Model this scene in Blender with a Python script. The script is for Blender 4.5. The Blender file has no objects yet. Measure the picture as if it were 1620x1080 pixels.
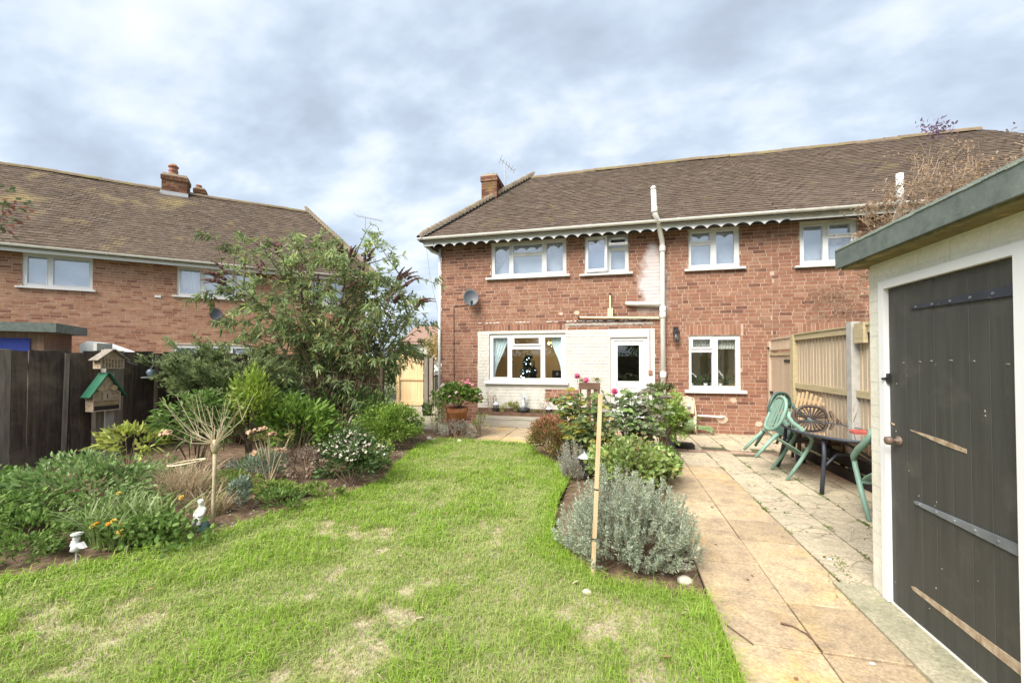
import bpy, math, random
import numpy as np
from mathutils import Vector, Matrix
from math import sin, cos, pi, radians, sqrt
sc = bpy.context.scene
COL = sc.collection
R = random.Random(11)
NR = np.random.RandomState(5)

# ------------------------------------------------------------------ camera
cam = bpy.data.cameras.new('camera')
co = bpy.data.objects.new('camera', cam); COL.objects.link(co)
cam.sensor_fit = 'HORIZONTAL'; cam.sensor_width = 36.0
cam.lens = 650 / 1620 * 36
cam.shift_y = 18.65 / 1620
cam.clip_start = 0.05; cam.clip_end = 1500
co.location = (0, 0, 1.5)
co.rotation_euler = (radians(91), 0, radians(13.6))
sc.camera = co

# ------------------------------------------------------------------ sky, sun, exposure
SUN_EL, SUN_AZ = 49.0, -114.0          # azimuth of the sun measured from +X
sd = Vector((cos(radians(SUN_AZ)) * cos(radians(SUN_EL)), sin(radians(SUN_AZ)) * cos(radians(SUN_EL)), sin(radians(SUN_EL))))
w = bpy.data.worlds.new('World'); sc.world = w; w.use_nodes = True
nt = w.node_tree; N = nt.nodes; Lk = nt.links
bg = N['Background']; bg.inputs['Strength'].default_value = 0.1
sky = N.new('ShaderNodeTexSky'); sky.sky_type = 'NISHITA'; sky.sun_disc = False
sky.sun_elevation = radians(SUN_EL); sky.sun_rotation = radians(90 - SUN_AZ)
def wn(t, **k):
    n = N.new(t)
    for a, b in k.items(): setattr(n, a, b)
    return n
tc = wn('ShaderNodeTexCoord'); sx = wn('ShaderNodeSeparateXYZ'); Lk.new(tc.outputs['Generated'], sx.inputs[0])
def wm(op, a, b=None, c=None):
    n = wn('ShaderNodeMath', operation=op)
    for i, v in enumerate((a, b, c)):
        if v is None: continue
        if isinstance(v, (int, float)): n.inputs[i].default_value = v
        else: Lk.new(v, n.inputs[i])
    return n.outputs[0]
zz = wm('ADD', wm('MAXIMUM', sx.outputs[2], 0.0), 0.42)
cxy = wn('ShaderNodeCombineXYZ')
Lk.new(wm('DIVIDE', sx.outputs[0], zz), cxy.inputs[0]); Lk.new(wm('DIVIDE', sx.outputs[1], zz), cxy.inputs[1])
mp = wn('ShaderNodeMapping'); mp.inputs['Rotation'].default_value = (0, 0, radians(28)); mp.inputs['Scale'].default_value = (0.85, 1.25, 1); mp.inputs['Location'].default_value = (8.2, 2.9, 0)
Lk.new(cxy.outputs[0], mp.inputs[0])
def wnoise(scale, detail, rough, dist=0.0):
    n = wn('ShaderNodeTexNoise'); n.inputs['Scale'].default_value = scale; n.inputs['Detail'].default_value = detail
    n.inputs['Roughness'].default_value = rough; n.inputs['Distortion'].default_value = dist
    Lk.new(mp.outputs[0], n.inputs['Vector']); return n.outputs['Fac']
n1 = wnoise(3.6, 4, 0.52, 0.10); n2 = wnoise(1.3, 2, 0.5); n3 = wnoise(9.5, 4, 0.55, 0.1)
mixv = wm('ADD', wm('ADD', wm('MULTIPLY', n1, 0.66), wm('MULTIPLY', n2, 0.22)), wm('MULTIPLY', n3, 0.24))
cr = wn('ShaderNodeValToRGB'); Lk.new(mixv, cr.inputs[0])
e = cr.color_ramp.elements
e[0].position = 0.42; e[0].color = (4.75, 5.4, 6.45, 1)
e[1].position = 0.50; e[1].color = (5.4, 6.25, 7.5, 1)
for p_, c_ in ((0.565, (6.25, 7.2, 8.4, 1)), (0.625, (7.5, 8.3, 9.5, 1)), (0.72, (9.0, 9.5, 10.2, 1))):
    x = e.new(p_); x.color = c_
SKYK = 0.190
mxs = wn('ShaderNodeMix', data_type='RGBA'); mxs.inputs[0].default_value = 0.96
vm = wn('ShaderNodeVectorMath', operation='SCALE'); vm.inputs['Scale'].default_value = SKYK
Lk.new(cr.outputs[0], vm.inputs[0])
Lk.new(sky.outputs[0], mxs.inputs['A']); Lk.new(vm.outputs[0], mxs.inputs['B'])
Lk.new(mxs.outputs['Result'], bg.inputs['Color'])
sl = bpy.data.lights.new('sun', 'SUN'); sl.energy = 1.5; sl.angle = radians(40); sl.color = (1.0, 0.95, 0.87)
so = bpy.data.objects.new('sun', sl); COL.objects.link(so); so.rotation_euler = sd.to_track_quat('Z', 'Y').to_euler()
vs = sc.view_settings
vs.view_transform = 'Standard'; vs.look = 'None'; vs.gamma = 1; vs.use_curve_mapping = False; vs.exposure = 2.55
sc.cycles.max_bounces = 8; sc.cycles.transparent_max_bounces = 12
sc.cycles.use_denoising = True

# ------------------------------------------------------------------ materials
def nmath(nt, op, a, b=None, c=None):
    n = nt.nodes.new('ShaderNodeMath'); n.operation = op
    for i, v in enumerate((a, b, c)):
        if v is None: continue
        if isinstance(v, (int, float)): n.inputs[i].default_value = v
        else: nt.links.new(v, n.inputs[i])
    return n.outputs[0]
def nnoise(nt, vec, scale, detail=4, rough=0.55, dist=0.0):
    n = nt.nodes.new('ShaderNodeTexNoise'); n.inputs['Scale'].default_value = scale; n.inputs['Detail'].default_value = detail
    n.inputs['Roughness'].default_value = rough; n.inputs['Distortion'].default_value = dist
    nt.links.new(vec, n.inputs['Vector']); return n.outputs['Fac']
def nramp(nt, fac, p0, p1):
    n = nt.nodes.new('ShaderNodeMapRange'); n.inputs[1].default_value = p0; n.inputs[2].default_value = p1; n.clamp = True
    nt.links.new(fac, n.inputs[0]); return n.outputs[0]
def nmix(nt, fac, a, b, blend='MIX'):
    n = nt.nodes.new('ShaderNodeMix'); n.data_type = 'RGBA'; n.blend_type = blend
    for s, v in ((0, fac), ('A', a), ('B', b)):
        if isinstance(v, (int, float)): n.inputs[s].default_value = v
        elif isinstance(v, tuple): n.inputs[s].default_value = (v[0], v[1], v[2], 1)
        else: nt.links.new(v, n.inputs[s])
    return n.outputs['Result']
def nvec(nt, stretch=None, rot=None):
    g = nt.nodes.new('ShaderNodeNewGeometry').outputs['Position']
    if stretch or rot:
        m = nt.nodes.new('ShaderNodeMapping')
        if stretch: m.inputs['Scale'].default_value = stretch
        if rot: m.inputs['Rotation'].default_value = rot
        nt.links.new(g, m.inputs[0]); return m.outputs[0]
    return g
def mk(name, c1, c2=None, scale=6.0, rough=0.75, bump=0.0, bscale=60.0, attr=False, spec=0.3, stretch=None, lo=0.35, hi=0.65,
       patch=None, pscale=2.0, plo=0.55, phi=0.65, rnd=0.0, metal=0.0, detail=5, trans=0.0, patch2=None):
    m = bpy.data.materials.new(name); m.use_nodes = True; nt = m.node_tree
    b = nt.nodes['Principled BSDF']; v = nvec(nt, stretch)
    n = nnoise(nt, v, scale, detail)
    f = nramp(nt, n, lo, hi)
    c2 = c2 or tuple(x * 0.7 for x in c1)
    if attr:
        a = nt.nodes.new('ShaderNodeAttribute'); a.attribute_name = 'Col'
        base = nmix(nt, 1.0, nmix(nt, f, c1, c2), a.outputs['Color'], 'MULTIPLY')
    else:
        base = nmix(nt, f, c1, c2)
    if patch:
        pn = nnoise(nt, nvec(nt), pscale, 6, 0.6, 0.3)
        base = nmix(nt, nramp(nt, pn, plo, phi), base, patch)
    if patch2:
        pc, ps, pl, ph = patch2
        mpn = nt.nodes.new('ShaderNodeVectorMath'); mpn.operation = 'ADD'; mpn.inputs[1].default_value = (7.3, 2.1, 4.4); nt.links.new(nvec(nt), mpn.inputs[0])
        pn = nnoise(nt, mpn.outputs[0], ps, 6, 0.65)
        base = nmix(nt, nramp(nt, pn, pl, ph), base, pc)
    if rnd:
        oi = nt.nodes.new('ShaderNodeObjectInfo')
        k = nmath(nt, 'MULTIPLY_ADD', oi.outputs['Random'], rnd, 1 - rnd * 0.5)
        vmm = nt.nodes.new('ShaderNodeVectorMath'); vmm.operation = 'SCALE'; nt.links.new(base, vmm.inputs[0]); nt.links.new(k, vmm.inputs['Scale'])
        base = vmm.outputs[0]
    nt.links.new(base, b.inputs['Base Color'])
    b.inputs['Roughness'].default_value = rough; b.inputs['Specular IOR Level'].default_value = spec; b.inputs['Metallic'].default_value = metal
    if bump:
        bp = nt.nodes.new('ShaderNodeBump'); bp.inputs['Strength'].default_value = bump; bp.inputs['Distance'].default_value = 0.01
        nt.links.new(nnoise(nt, v, bscale, 6, 0.65), bp.inputs['Height']); nt.links.new(bp.outputs[0], b.inputs['Normal'])
    if trans:
        t = nt.nodes.new('ShaderNodeBsdfTranslucent'); nt.links.new(base, t.inputs[0])
        ms = nt.nodes.new('ShaderNodeMixShader'); ms.inputs[0].default_value = trans
        nt.links.new(b.outputs[0], ms.inputs[1]); nt.links.new(t.outputs[0], ms.inputs[2])
        nt.links.new(ms.outputs[0], nt.nodes['Material Output'].inputs[0])
    return m
def glass(name, base, k=1.6, tint=(0.96, 0.98, 0.97)):
    m = bpy.data.materials.new(name); m.use_nodes = True; nt = m.node_tree; nt.nodes.remove(nt.nodes['Principled BSDF'])
    t = nt.nodes.new('ShaderNodeBsdfTransparent'); t.inputs[0].default_value = (*tint, 1)
    g = nt.nodes.new('ShaderNodeBsdfGlossy'); g.inputs['Roughness'].default_value = 0.01; g.inputs[0].default_value = (0.95, 0.97, 1, 1)
    ge = nt.nodes.new('ShaderNodeNewGeometry'); dt = nt.nodes.new('ShaderNodeVectorMath'); dt.operation = 'DOT_PRODUCT'
    nt.links.new(ge.outputs['Incoming'], dt.inputs[0]); nt.links.new(ge.outputs['Normal'], dt.inputs[1])
    # Schlick reflectance, the same on both faces of a thin pane
    f5 = nmath(nt, 'POWER', nmath(nt, 'SUBTRACT', 1.0, nmath(nt, 'ABSOLUTE', dt.outputs['Value'])), 5.0)
    ms = nt.nodes.new('ShaderNodeMixShader'); nt.links.new(nmath(nt, 'MULTIPLY_ADD', nmath(nt, 'MULTIPLY_ADD', f5, 0.96, 0.04), k, base), ms.inputs[0])
    nt.links.new(t.outputs[0], ms.inputs[1]); nt.links.new(g.outputs[0], ms.inputs[2])
    nt.links.new(ms.outputs[0], nt.nodes['Material Output'].inputs[0]); return m
def emit(name, c, s):
    m = bpy.data.materials.new(name); m.use_nodes = True; b = m.node_tree.nodes['Principled BSDF']
    b.inputs['Base Color'].default_value = (*c, 1); b.inputs['Emission Color'].default_value = (*c, 1); b.inputs['Emission Strength'].default_value = s
    return m

def stain(m, x0=0.86):
    # lime bloom washed down the wall below the old overflow, a mark of its own on bricks and mortar
    nt = m.node_tree; b = nt.nodes['Principled BSDF']; src = b.inputs['Base Color'].links[0].from_socket
    v = nvec(nt); s = nt.nodes.new('ShaderNodeSeparateXYZ'); nt.links.new(v, s.inputs[0]); X, Y, Z = s.outputs
    no = nnoise(nt, v, 5.0, 6, 0.7)
    # half width grows downward
    hw = nmath(nt, 'MULTIPLY_ADD', nmath(nt, 'SUBTRACT', 4.10, Z), 0.30, 0.06)
    hw = nmath(nt, 'MINIMUM', hw, 0.30)
    dist = nmath(nt, 'DIVIDE', nmath(nt, 'ABSOLUTE', nmath(nt, 'SUBTRACT', X, x0)), nmath(nt, 'MAXIMUM', hw, 0.01))
    q = nmath(nt, 'ADD', dist, nmath(nt, 'MULTIPLY', nmath(nt, 'SUBTRACT', no, 0.5), 2.6))
    f = nmath(nt, 'SUBTRACT', 1.0, nramp(nt, q, 0.45, 1.25))
    f = nmath(nt, 'MULTIPLY', f, nramp(nt, Z, 4.06, 3.95))
    f = nmath(nt, 'MULTIPLY', f, nramp(nt, nmath(nt, 'ADD', Z, nmath(nt, 'MULTIPLY', no, 0.35)), 2.62, 2.9))
    f = nmath(nt, 'MULTIPLY', f, nramp(nt, Y, 9.4, 9.35))
    f = nmath(nt, 'MULTIPLY', f, 0.86)
    nt.links.new(nmix(nt, f, src, (0.60, 0.55, 0.54)), b.inputs['Base Color']); return m

WHITE = (0.80, 0.79, 0.76)
M = {}
M['brick'] = stain(mk('brick_clay', (1.0, 1.0, 1.0), (0.78, 0.76, 0.75), 9, 0.88, 0.5, 90, attr=True, spec=0.15, patch=(0.47, 0.35, 0.28), pscale=3.2, plo=0.66, phi=0.84))
M['mortar'] = stain(mk('mortar', (0.49, 0.378, 0.29), (0.41, 0.312, 0.238), 5, 0.95, 0.4, 120, spec=0.1))
M['brick_pale'] = mk('brick_pale_clay', (1.0, 1.0, 1.0), (0.8, 0.78, 0.76), 9, 0.88, 0.5, 90, attr=True, spec=0.15)
M['mortar_pale'] = mk('mortar_pale', (0.55, 0.42, 0.32), (0.46, 0.35, 0.265), 5, 0.95, 0.3, 120, spec=0.1)
M['white_brick'] = mk('white_painted_brick', (0.60, 0.575, 0.52), (0.54, 0.515, 0.455), 5, 0.6, 0.35, 60, spec=0.2, patch=(0.45, 0.40, 0.33), pscale=3, plo=0.64, phi=0.8)
M['white_render'] = mk('white_render', (0.62, 0.60, 0.56), (0.57, 0.55, 0.51), 4, 0.7, 0.25, 50)
M['upvc'] = mk('white_upvc', (0.72, 0.72, 0.71), (0.68, 0.68, 0.67), 3, 0.32, spec=0.45)
M['upvc_old'] = mk('weathered_white_plastic', (0.72, 0.70, 0.65), (0.55, 0.53, 0.48), 7, 0.5, patch=(0.3, 0.28, 0.23), pscale=5, plo=0.62, phi=0.8)
M['gutter_white'] = mk('gutter_white', (0.80, 0.79, 0.75), (0.72, 0.70, 0.64), 2.5, 0.4, spec=0.4, patch=(0.5, 0.46, 0.37), pscale=1.6, plo=0.68, phi=0.85)
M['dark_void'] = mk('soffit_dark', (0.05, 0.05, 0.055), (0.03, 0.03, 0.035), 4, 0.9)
M['tile'] = mk('roof_tile', (1, 1, 1), (0.75, 0.72, 0.7), 7, 0.92, 0.4, 60, attr=True, spec=0.12, patch=(0.20, 0.165, 0.075), pscale=1.1, plo=0.60, phi=0.85, patch2=((0.24, 0.195, 0.15), 14.0, 0.66, 0.80))
M['tile_left'] = mk('roof_tile_left', (1, 1, 1), (0.75, 0.72, 0.7), 7, 0.92, 0.4, 60, attr=True, spec=0.12, patch=(0.255, 0.20, 0.095), pscale=0.8, plo=0.55, phi=0.78, patch2=((0.25, 0.20, 0.155), 14.0, 0.64, 0.80))
M['deck'] = mk('roof_felt', (0.12, 0.10, 0.09), (0.09, 0.08, 0.07), 8, 0.95)
M['ridge'] = mk('ridge_tile_clay', (0.20, 0.15, 0.095), (0.15, 0.11, 0.075), 6, 0.9, 0.4, 50, patch=(0.21, 0.185, 0.075), pscale=2.2, plo=0.5, phi=0.68)
M['hip'] = mk('hip_tile_clay', (0.21, 0.165, 0.115), (0.15, 0.115, 0.08), 9, 0.9, 0.5, 50, patch=(0.24, 0.21, 0.11), pscale=3.0, plo=0.55, phi=0.7)
M['chimney_brick'] = mk('chimney_brick', (1, 1, 1), (0.7, 0.68, 0.66), 7, 0.92, 0.5, 60, attr=True, spec=0.1, patch=(0.23, 0.20, 0.07), pscale=2.4, plo=0.50, phi=0.72)
M['pot_clay'] = mk('chimney_pot_clay', (0.36, 0.16, 0.10), (0.24, 0.11, 0.08), 8, 0.85, 0.3)
M['lead'] = mk('lead_flashing', (0.45, 0.46, 0.48), (0.35, 0.36, 0.38), 6, 0.6)
M['soil'] = mk('garden_soil', (0.17, 0.115, 0.075), (0.10, 0.068, 0.045), 10, 0.95, 1.0, 45, spec=0.1, patch=(0.30, 0.23, 0.16), pscale=9, plo=0.58, phi=0.7)
M['ground'] = mk('open_ground', (0.14, 0.15, 0.06), (0.10, 0.11, 0.05), 0.5, 0.95)
M['turf'] = mk('turf_soil', (0.46, 0.39, 0.29), (0.35, 0.29, 0.20), 9, 0.95, 1.0, 60, spec=0.1, patch=(0.30, 0.30, 0.12), pscale=6, plo=0.42, phi=0.62)
M['grass'] = mk('grass_blade', (1, 1, 1), (0.88, 0.9, 0.8), 3, 0.55, attr=True, spec=0.25, trans=0.35)
M['leaf'] = mk('leaf', (1, 1, 1), (0.85, 0.88, 0.8), 12, 0.5, attr=True, spec=0.3, trans=0.38)
M['leaf_matt'] = mk('leaf_matt', (1, 1, 1), (0.88, 0.88, 0.86), 12, 0.8, attr=True, spec=0.15, trans=0.40)
M['petal'] = mk('petal', (1, 1, 1), (0.9, 0.9, 0.9), 14, 0.6, attr=True, spec=0.2, trans=0.3)
M['bark'] = mk('bark', (0.21, 0.155, 0.10), (0.13, 0.095, 0.065), 22, 0.9, 0.6, 70)
M['bark_pale'] = mk('bark_pale', (0.48, 0.40, 0.27), (0.36, 0.29, 0.19), 20, 0.85, 0.4, 70)
M['twig'] = mk('dry_twig', (0.34, 0.25, 0.17), (0.24, 0.17, 0.115), 15, 0.9)
M['slab_gold'] = mk('slab_gold', (0.45, 0.345, 0.215), (0.40, 0.31, 0.205), 5, 0.85, 0.6, 90, spec=0.15, patch=(0.50, 0.315, 0.10), pscale=1.5, plo=0.52, phi=0.74, patch2=((0.27, 0.21, 0.15), 7.0, 0.46, 0.74), rnd=0.34)
M['slab_grey'] = mk('slab_grey', (0.47, 0.395, 0.28), (0.395, 0.34, 0.25), 5, 0.88, 0.5, 60, spec=0.15, patch=(0.30, 0.275, 0.18), pscale=2.4, plo=0.55, phi=0.70, patch2=((0.55, 0.48, 0.37), 9.0, 0.60, 0.72), rnd=0.16)
def grit(m, a=0.55, sc_=55.0, big=3.0):
    # gritty surface: fine dark and pale speckle plus worn blotches
    nt = m.node_tree; b = nt.nodes['Principled BSDF']; src = b.inputs['Base Color'].links[0].from_socket
    n = nramp(nt, nnoise(nt, nvec(nt), sc_, 5, 0.75), 0.34, 0.66); n2 = nramp(nt, nnoise(nt, nvec(nt), big * 5, 5, 0.7), 0.3, 0.7)
    k = nmath(nt, 'ADD', nmath(nt, 'MULTIPLY_ADD', n, a, 1 - a * 0.55), nmath(nt, 'MULTIPLY_ADD', n2, a * 0.5, -a * 0.25))
    v = nt.nodes.new('ShaderNodeVectorMath'); v.operation = 'SCALE'; nt.links.new(src, v.inputs[0]); nt.links.new(k, v.inputs['Scale']); nt.links.new(v.outputs[0], b.inputs['Base Color']); return m
def cobbles(m, col=(0.20, 0.18, 0.12), sc_=7.0, k=0.6):
    # relief lines cast into the slab face, filled with dirt
    nt = m.node_tree; b = nt.nodes['Principled BSDF']; src = b.inputs['Base Color'].links[0].from_socket
    mp_ = nt.nodes.new('ShaderNodeMapping'); mp_.inputs['Rotation'].default_value = (0, 0, 0.78); mp_.inputs['Scale'].default_value = (1, 1.5, 0.001); nt.links.new(nvec(nt), mp_.inputs[0])
    v = nt.nodes.new('ShaderNodeTexVoronoi'); v.feature = 'DISTANCE_TO_EDGE'; v.inputs['Scale'].default_value = sc_; v.inputs['Randomness'].default_value = 0.55; nt.links.new(mp_.outputs[0], v.inputs['Vector'])
    f = nmath(nt, 'SUBTRACT', 1.0, nramp(nt, v.outputs['Distance'], 0.015, 0.06)); f = nmath(nt, 'MULTIPLY', f, nramp(nt, nnoise(nt, nvec(nt), 3.0, 4), 0.42, 0.62)); nt.links.new(nmix(nt, nmath(nt, 'MULTIPLY', f, k), src, col), b.inputs['Base Color'])
    return m
cobbles(M['slab_grey'], (0.13, 0.115, 0.07), 6.0, 0.85)
M['slab_bed'] = mk('paving_bed', (0.12, 0.10, 0.065), (0.07, 0.065, 0.04), 6, 0.95, 0.6, 70, patch=(0.09, 0.12, 0.03), pscale=4)
M['paver'] = mk('red_paver', (0.37, 0.25, 0.19), (0.29, 0.19, 0.15), 8, 0.9, 0.4, 60, rnd=0.25)
M['concrete'] = mk('concrete', (0.36, 0.325, 0.23), (0.26, 0.25, 0.165), 6, 0.9, 0.5, 60, patch=(0.21, 0.24, 0.09), pscale=3.2, plo=0.58, phi=0.72)
M['concrete_post'] = mk('concrete_post', (0.42, 0.405, 0.37), (0.34, 0.33, 0.30), 10, 0.9, 0.5, 70, patch=(0.32, 0.33, 0.24), pscale=6, plo=0.6, phi=0.75)
M['fence_dark'] = mk('dark_creosoted_board', (0.095, 0.070, 0.052), (0.045, 0.034, 0.027), 5, 0.85, 0.6, 40, stretch=(6, 6, 0.6), patch=(0.17, 0.135, 0.10), pscale=2.6, plo=0.50, phi=0.80, rnd=0.7)
M['fence_grey'] = mk('weathered_grey_board', (0.27, 0.235, 0.19), (0.16, 0.135, 0.11), 5, 0.9, 0.6, 40, stretch=(6, 6, 0.6), rnd=0.3)
M['fence_new'] = mk('new_softwood_board', (0.53, 0.435, 0.315), (0.44, 0.355, 0.25), 4, 0.8, 0.35, 40, stretch=(7, 7, 0.5), rnd=0.14, patch2=((0.50, 0.44, 0.30), 3.0, 0.6, 0.75))
M['gate_wood'] = mk('weathered_gate_board', (0.52, 0.40, 0.29), (0.43, 0.325, 0.235), 4, 0.85, 0.4, 40, stretch=(7, 7, 0.5), rnd=0.16)
M['rail_wood'] = mk('mossy_rail', (0.48, 0.395, 0.245), (0.37, 0.315, 0.18), 5, 0.85, 0.4, 40, stretch=(1, 0.7, 5))
M['pine'] = mk('bright_pine', (0.68, 0.50, 0.29), (0.60, 0.42, 0.23), 4, 0.75, 0.3, 40, stretch=(7, 7, 0.5), rnd=0.1)
M['stake'] = mk('stake_wood', (0.56, 0.42, 0.26), (0.44, 0.31, 0.18), 5, 0.8, 0.4, 50, stretch=(9, 9, 0.7))
M['grey_wood'] = mk('grey_planed_board', (0.36, 0.335, 0.28), (0.29, 0.265, 0.22), 5, 0.85, 0.4, 50, stretch=(0.6, 6, 6), rnd=0.1)
M['brown_wood'] = mk('dark_brown_stained_wood', (0.15, 0.085, 0.055), (0.10, 0.06, 0.04), 6, 0.8, 0.4, 50)
M['black_timber'] = mk('tarred_timber', (0.045, 0.038, 0.034), (0.025, 0.022, 0.02), 6, 0.85, 0.5, 40)
M['terracotta'] = mk('terracotta', (0.42, 0.17, 0.075), (0.31, 0.115, 0.05), 5, 0.8, 0.3, 60, patch=(0.5, 0.3, 0.2), pscale=6, plo=0.62, phi=0.75)
M['felt_green'] = mk('mineral_felt', (0.175, 0.205, 0.185), (0.125, 0.15, 0.137), 14, 0.9, 0.6, 220, spec=0.2, patch=(0.23, 0.26, 0.235), pscale=3.5, plo=0.55, phi=0.75)
M['felt_edge'] = mk('felt_worn_edge', (0.34, 0.38, 0.33), (0.24, 0.28, 0.25), 14, 0.9, 0.6, 120)
M['soffit_mossy'] = mk('mossy_soffit_board', (0.20, 0.17, 0.075), (0.13, 0.11, 0.05), 8, 0.9, 0.5, 50, patch=(0.34, 0.28, 0.13), pscale=4)
M['shed_white'] = mk('shed_white_masonry_paint', (0.80, 0.775, 0.68), (0.73, 0.70, 0.59), 4, 0.65, 0.4, 40, patch=(0.58, 0.55, 0.36), pscale=2.5, plo=0.66, phi=0.84)
M['gloss_white'] = mk('white_gloss_frame', (0.82, 0.82, 0.82), (0.78, 0.78, 0.79), 4, 0.35)
M['door_black'] = mk('dark_painted_door', (0.066, 0.066, 0.058), (0.050, 0.050, 0.045), 3, 0.55, 0.3, 30, spec=0.3, stretch=(3, 8, 0.5), patch=(0.085, 0.082, 0.07), pscale=5, plo=0.55, phi=0.72, patch2=((0.55, 0.52, 0.45), 19.0, 0.80, 0.82))
M['bare_wood'] = mk('bare_scraped_wood', (0.50, 0.42, 0.30), (0.30, 0.20, 0.12), 24, 0.85, 0.4, 60)
M['steel'] = mk('galvanised_steel', (0.30, 0.33, 0.37), (0.2, 0.22, 0.25), 10, 0.45, spec=0.5, metal=0.5)
M['blue_steel'] = mk('blue_black_strap', (0.045, 0.052, 0.075), (0.03, 0.034, 0.045), 9, 0.5, patch=(0.45, 0.40, 0.2), pscale=5, plo=0.62, phi=0.7)
M['brass_brown'] = mk('tarnished_knob', (0.19, 0.13, 0.10), (0.12, 0.08, 0.06), 10, 0.5, spec=0.5)
M['black'] = mk('black_metal', (0.03, 0.03, 0.032), (0.022, 0.022, 0.024), 8, 0.45)
M['black_plastic'] = mk('black_plastic', (0.035, 0.038, 0.042), (0.028, 0.03, 0.033), 5, 0.5)
M['grey_dish'] = mk('grey_dish', (0.12, 0.13, 0.145), (0.10, 0.11, 0.12), 5, 0.5)
M['green_plastic'] = mk('green_plastic', (0.21, 0.335, 0.265), (0.175, 0.29, 0.23), 4, 0.42, spec=0.4, patch=(0.25, 0.38, 0.30), pscale=4, plo=0.58, phi=0.78)
M['dark_green_plastic'] = mk('dark_green_plastic', (0.06, 0.12, 0.10), (0.05, 0.10, 0.085), 4, 0.45, spec=0.4)
M['brown_plastic'] = mk('brown_resin', (0.075, 0.055, 0.045), (0.055, 0.04, 0.034), 4, 0.45, spec=0.4)
M['table_frame'] = mk('slate_blue_metal', (0.05, 0.058, 0.075), (0.04, 0.045, 0.058), 4, 0.45)
M['stone_white'] = mk('white_stone', (0.78, 0.77, 0.72), (0.66, 0.65, 0.6), 10, 0.8, 0.3)
M['stone_grey'] = mk('grey_stone', (0.28, 0.28, 0.28), (0.2, 0.2, 0.2), 8, 0.9, 0.6, 60)
M['pebble'] = mk('pebble', (0.62, 0.58, 0.5), (0.45, 0.41, 0.35), 20, 0.9, rnd=0.4)
M['verdigris'] = mk('green_grey_cast', (0.13, 0.24, 0.19), (0.1, 0.18, 0.15), 8, 0.7)
M['silver'] = mk('silver_grey_resin', (0.5, 0.52, 0.55), (0.34, 0.36, 0.38), 9, 0.55)
M['frost'] = mk('frosted_resin', (0.66, 0.66, 0.66), (0.5, 0.5, 0.5), 8, 0.4)
M['bluebird'] = mk('blue_grey_glass', (0.27, 0.35, 0.42), (0.17, 0.23, 0.29), 12, 0.25, spec=0.6)
M['hose'] = mk('green_hose', (0.24, 0.33, 0.16), (0.18, 0.26, 0.12), 6, 0.5)
M['cream'] = mk('cream_plastic', (0.60, 0.53, 0.40), (0.50, 0.44, 0.33), 6, 0.5)
M['cream_pipe'] = mk('cream_pipe', (0.74, 0.64, 0.42), (0.66, 0.55, 0.36), 6, 0.5)
M['room'] = mk('room_wall', (0.50, 0.41, 0.27), (0.46, 0.37, 0.24), 2, 0.9)
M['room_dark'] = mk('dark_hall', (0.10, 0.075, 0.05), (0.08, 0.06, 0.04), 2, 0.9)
M['room_lamp_glow'] = mk('kitchen_wall_lamp_glow', (0.82, 0.74, 0.48), (0.78, 0.70, 0.45), 2, 0.9)  # yellow lamp glow of the kitchen painted into its wall colour
M['cabinet'] = mk('kitchen_cabinet', (0.34, 0.29, 0.18), (0.3, 0.25, 0.15), 2, 0.7)
M['floor_in'] = mk('room_floor', (0.2, 0.15, 0.1), (0.16, 0.12, 0.08), 2, 0.8)
M['net'] = mk('pale_blind', (0.70, 0.74, 0.78), (0.64, 0.68, 0.72), 2, 0.9)
M['net_cream'] = mk('cream_blind', (0.68, 0.66, 0.60), (0.6, 0.58, 0.52), 2, 0.9)
M['lace'] = mk('white_lace', (0.78, 0.77, 0.74), (0.5, 0.5, 0.47), 60, 0.9)
M['curtain_blue'] = mk('pale_blue_curtain', (0.72, 0.80, 0.83), (0.58, 0.68, 0.72), 3, 0.9)
M['curtain_white'] = mk('white_curtain', (0.74, 0.74, 0.74), (0.62, 0.62, 0.64), 3, 0.9)
M['fir'] = mk('fir_needles', (1, 1, 1), (0.8, 0.8, 0.8), 9, 0.8, attr=True)
M['led'] = emit('cool_fairy_light', (0.55, 0.80, 1.0), 5.0)
M['warm'] = emit('warm_bulb', (1.0, 0.82, 0.45), 5.0)
M['purple_led'] = emit('purple_fairy_light', (0.45, 0.25, 1.0), 3.0)
M['gold'] = mk('gold_foil', (0.5, 0.36, 0.12), (0.32, 0.22, 0.07), 20, 0.35, metal=0.3)
M['glass_up'] = glass('upper_pane_glass', 0.16, 1.0, (0.95, 0.97, 0.99))
M['glass_low'] = glass('lower_pane_glass', 0.03, 1.2)
M['glass_lamp'] = glass('lamp_glass', 0.10, 1.0, (0.8, 0.85, 0.85))
M['smoked'] = glass('smoked_brown_glass', 0.10, 1.5, (0.34, 0.25, 0.20))
M['blue_sheet'] = mk('blue_panel', (0.03, 0.05, 0.27), (0.025, 0.04, 0.22), 4, 0.6)
M['white_sheet'] = mk('white_tarpaulin', (0.8, 0.8, 0.8), (0.72, 0.72, 0.73), 3, 0.5)
M['shed_boards'] = mk('purple_brown_boards', (0.26, 0.165, 0.11), (0.18, 0.11, 0.09), 5, 0.85, 0.3, 40, stretch=(6, 6, 0.7))
M['far_wall'] = mk('far_wall', (0.68, 0.66, 0.62), (0.62, 0.6, 0.56), 2, 0.9)
M['far_roof'] = mk('far_roof', (0.26, 0.16, 0.12), (0.2, 0.13, 0.1), 4, 0.9)
M['mat'] = mk('rubber_mat', (0.05, 0.045, 0.04), (0.03, 0.03, 0.028), 20, 0.9, 0.5, 120)
M['red_bit'] = mk('red_plastic', (0.45, 0.12, 0.09), (0.35, 0.09, 0.07), 6, 0.5)
M['paper'] = mk('white_scrap', (0.78, 0.77, 0.76), (0.7, 0.69, 0.68), 6, 0.8)
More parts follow.
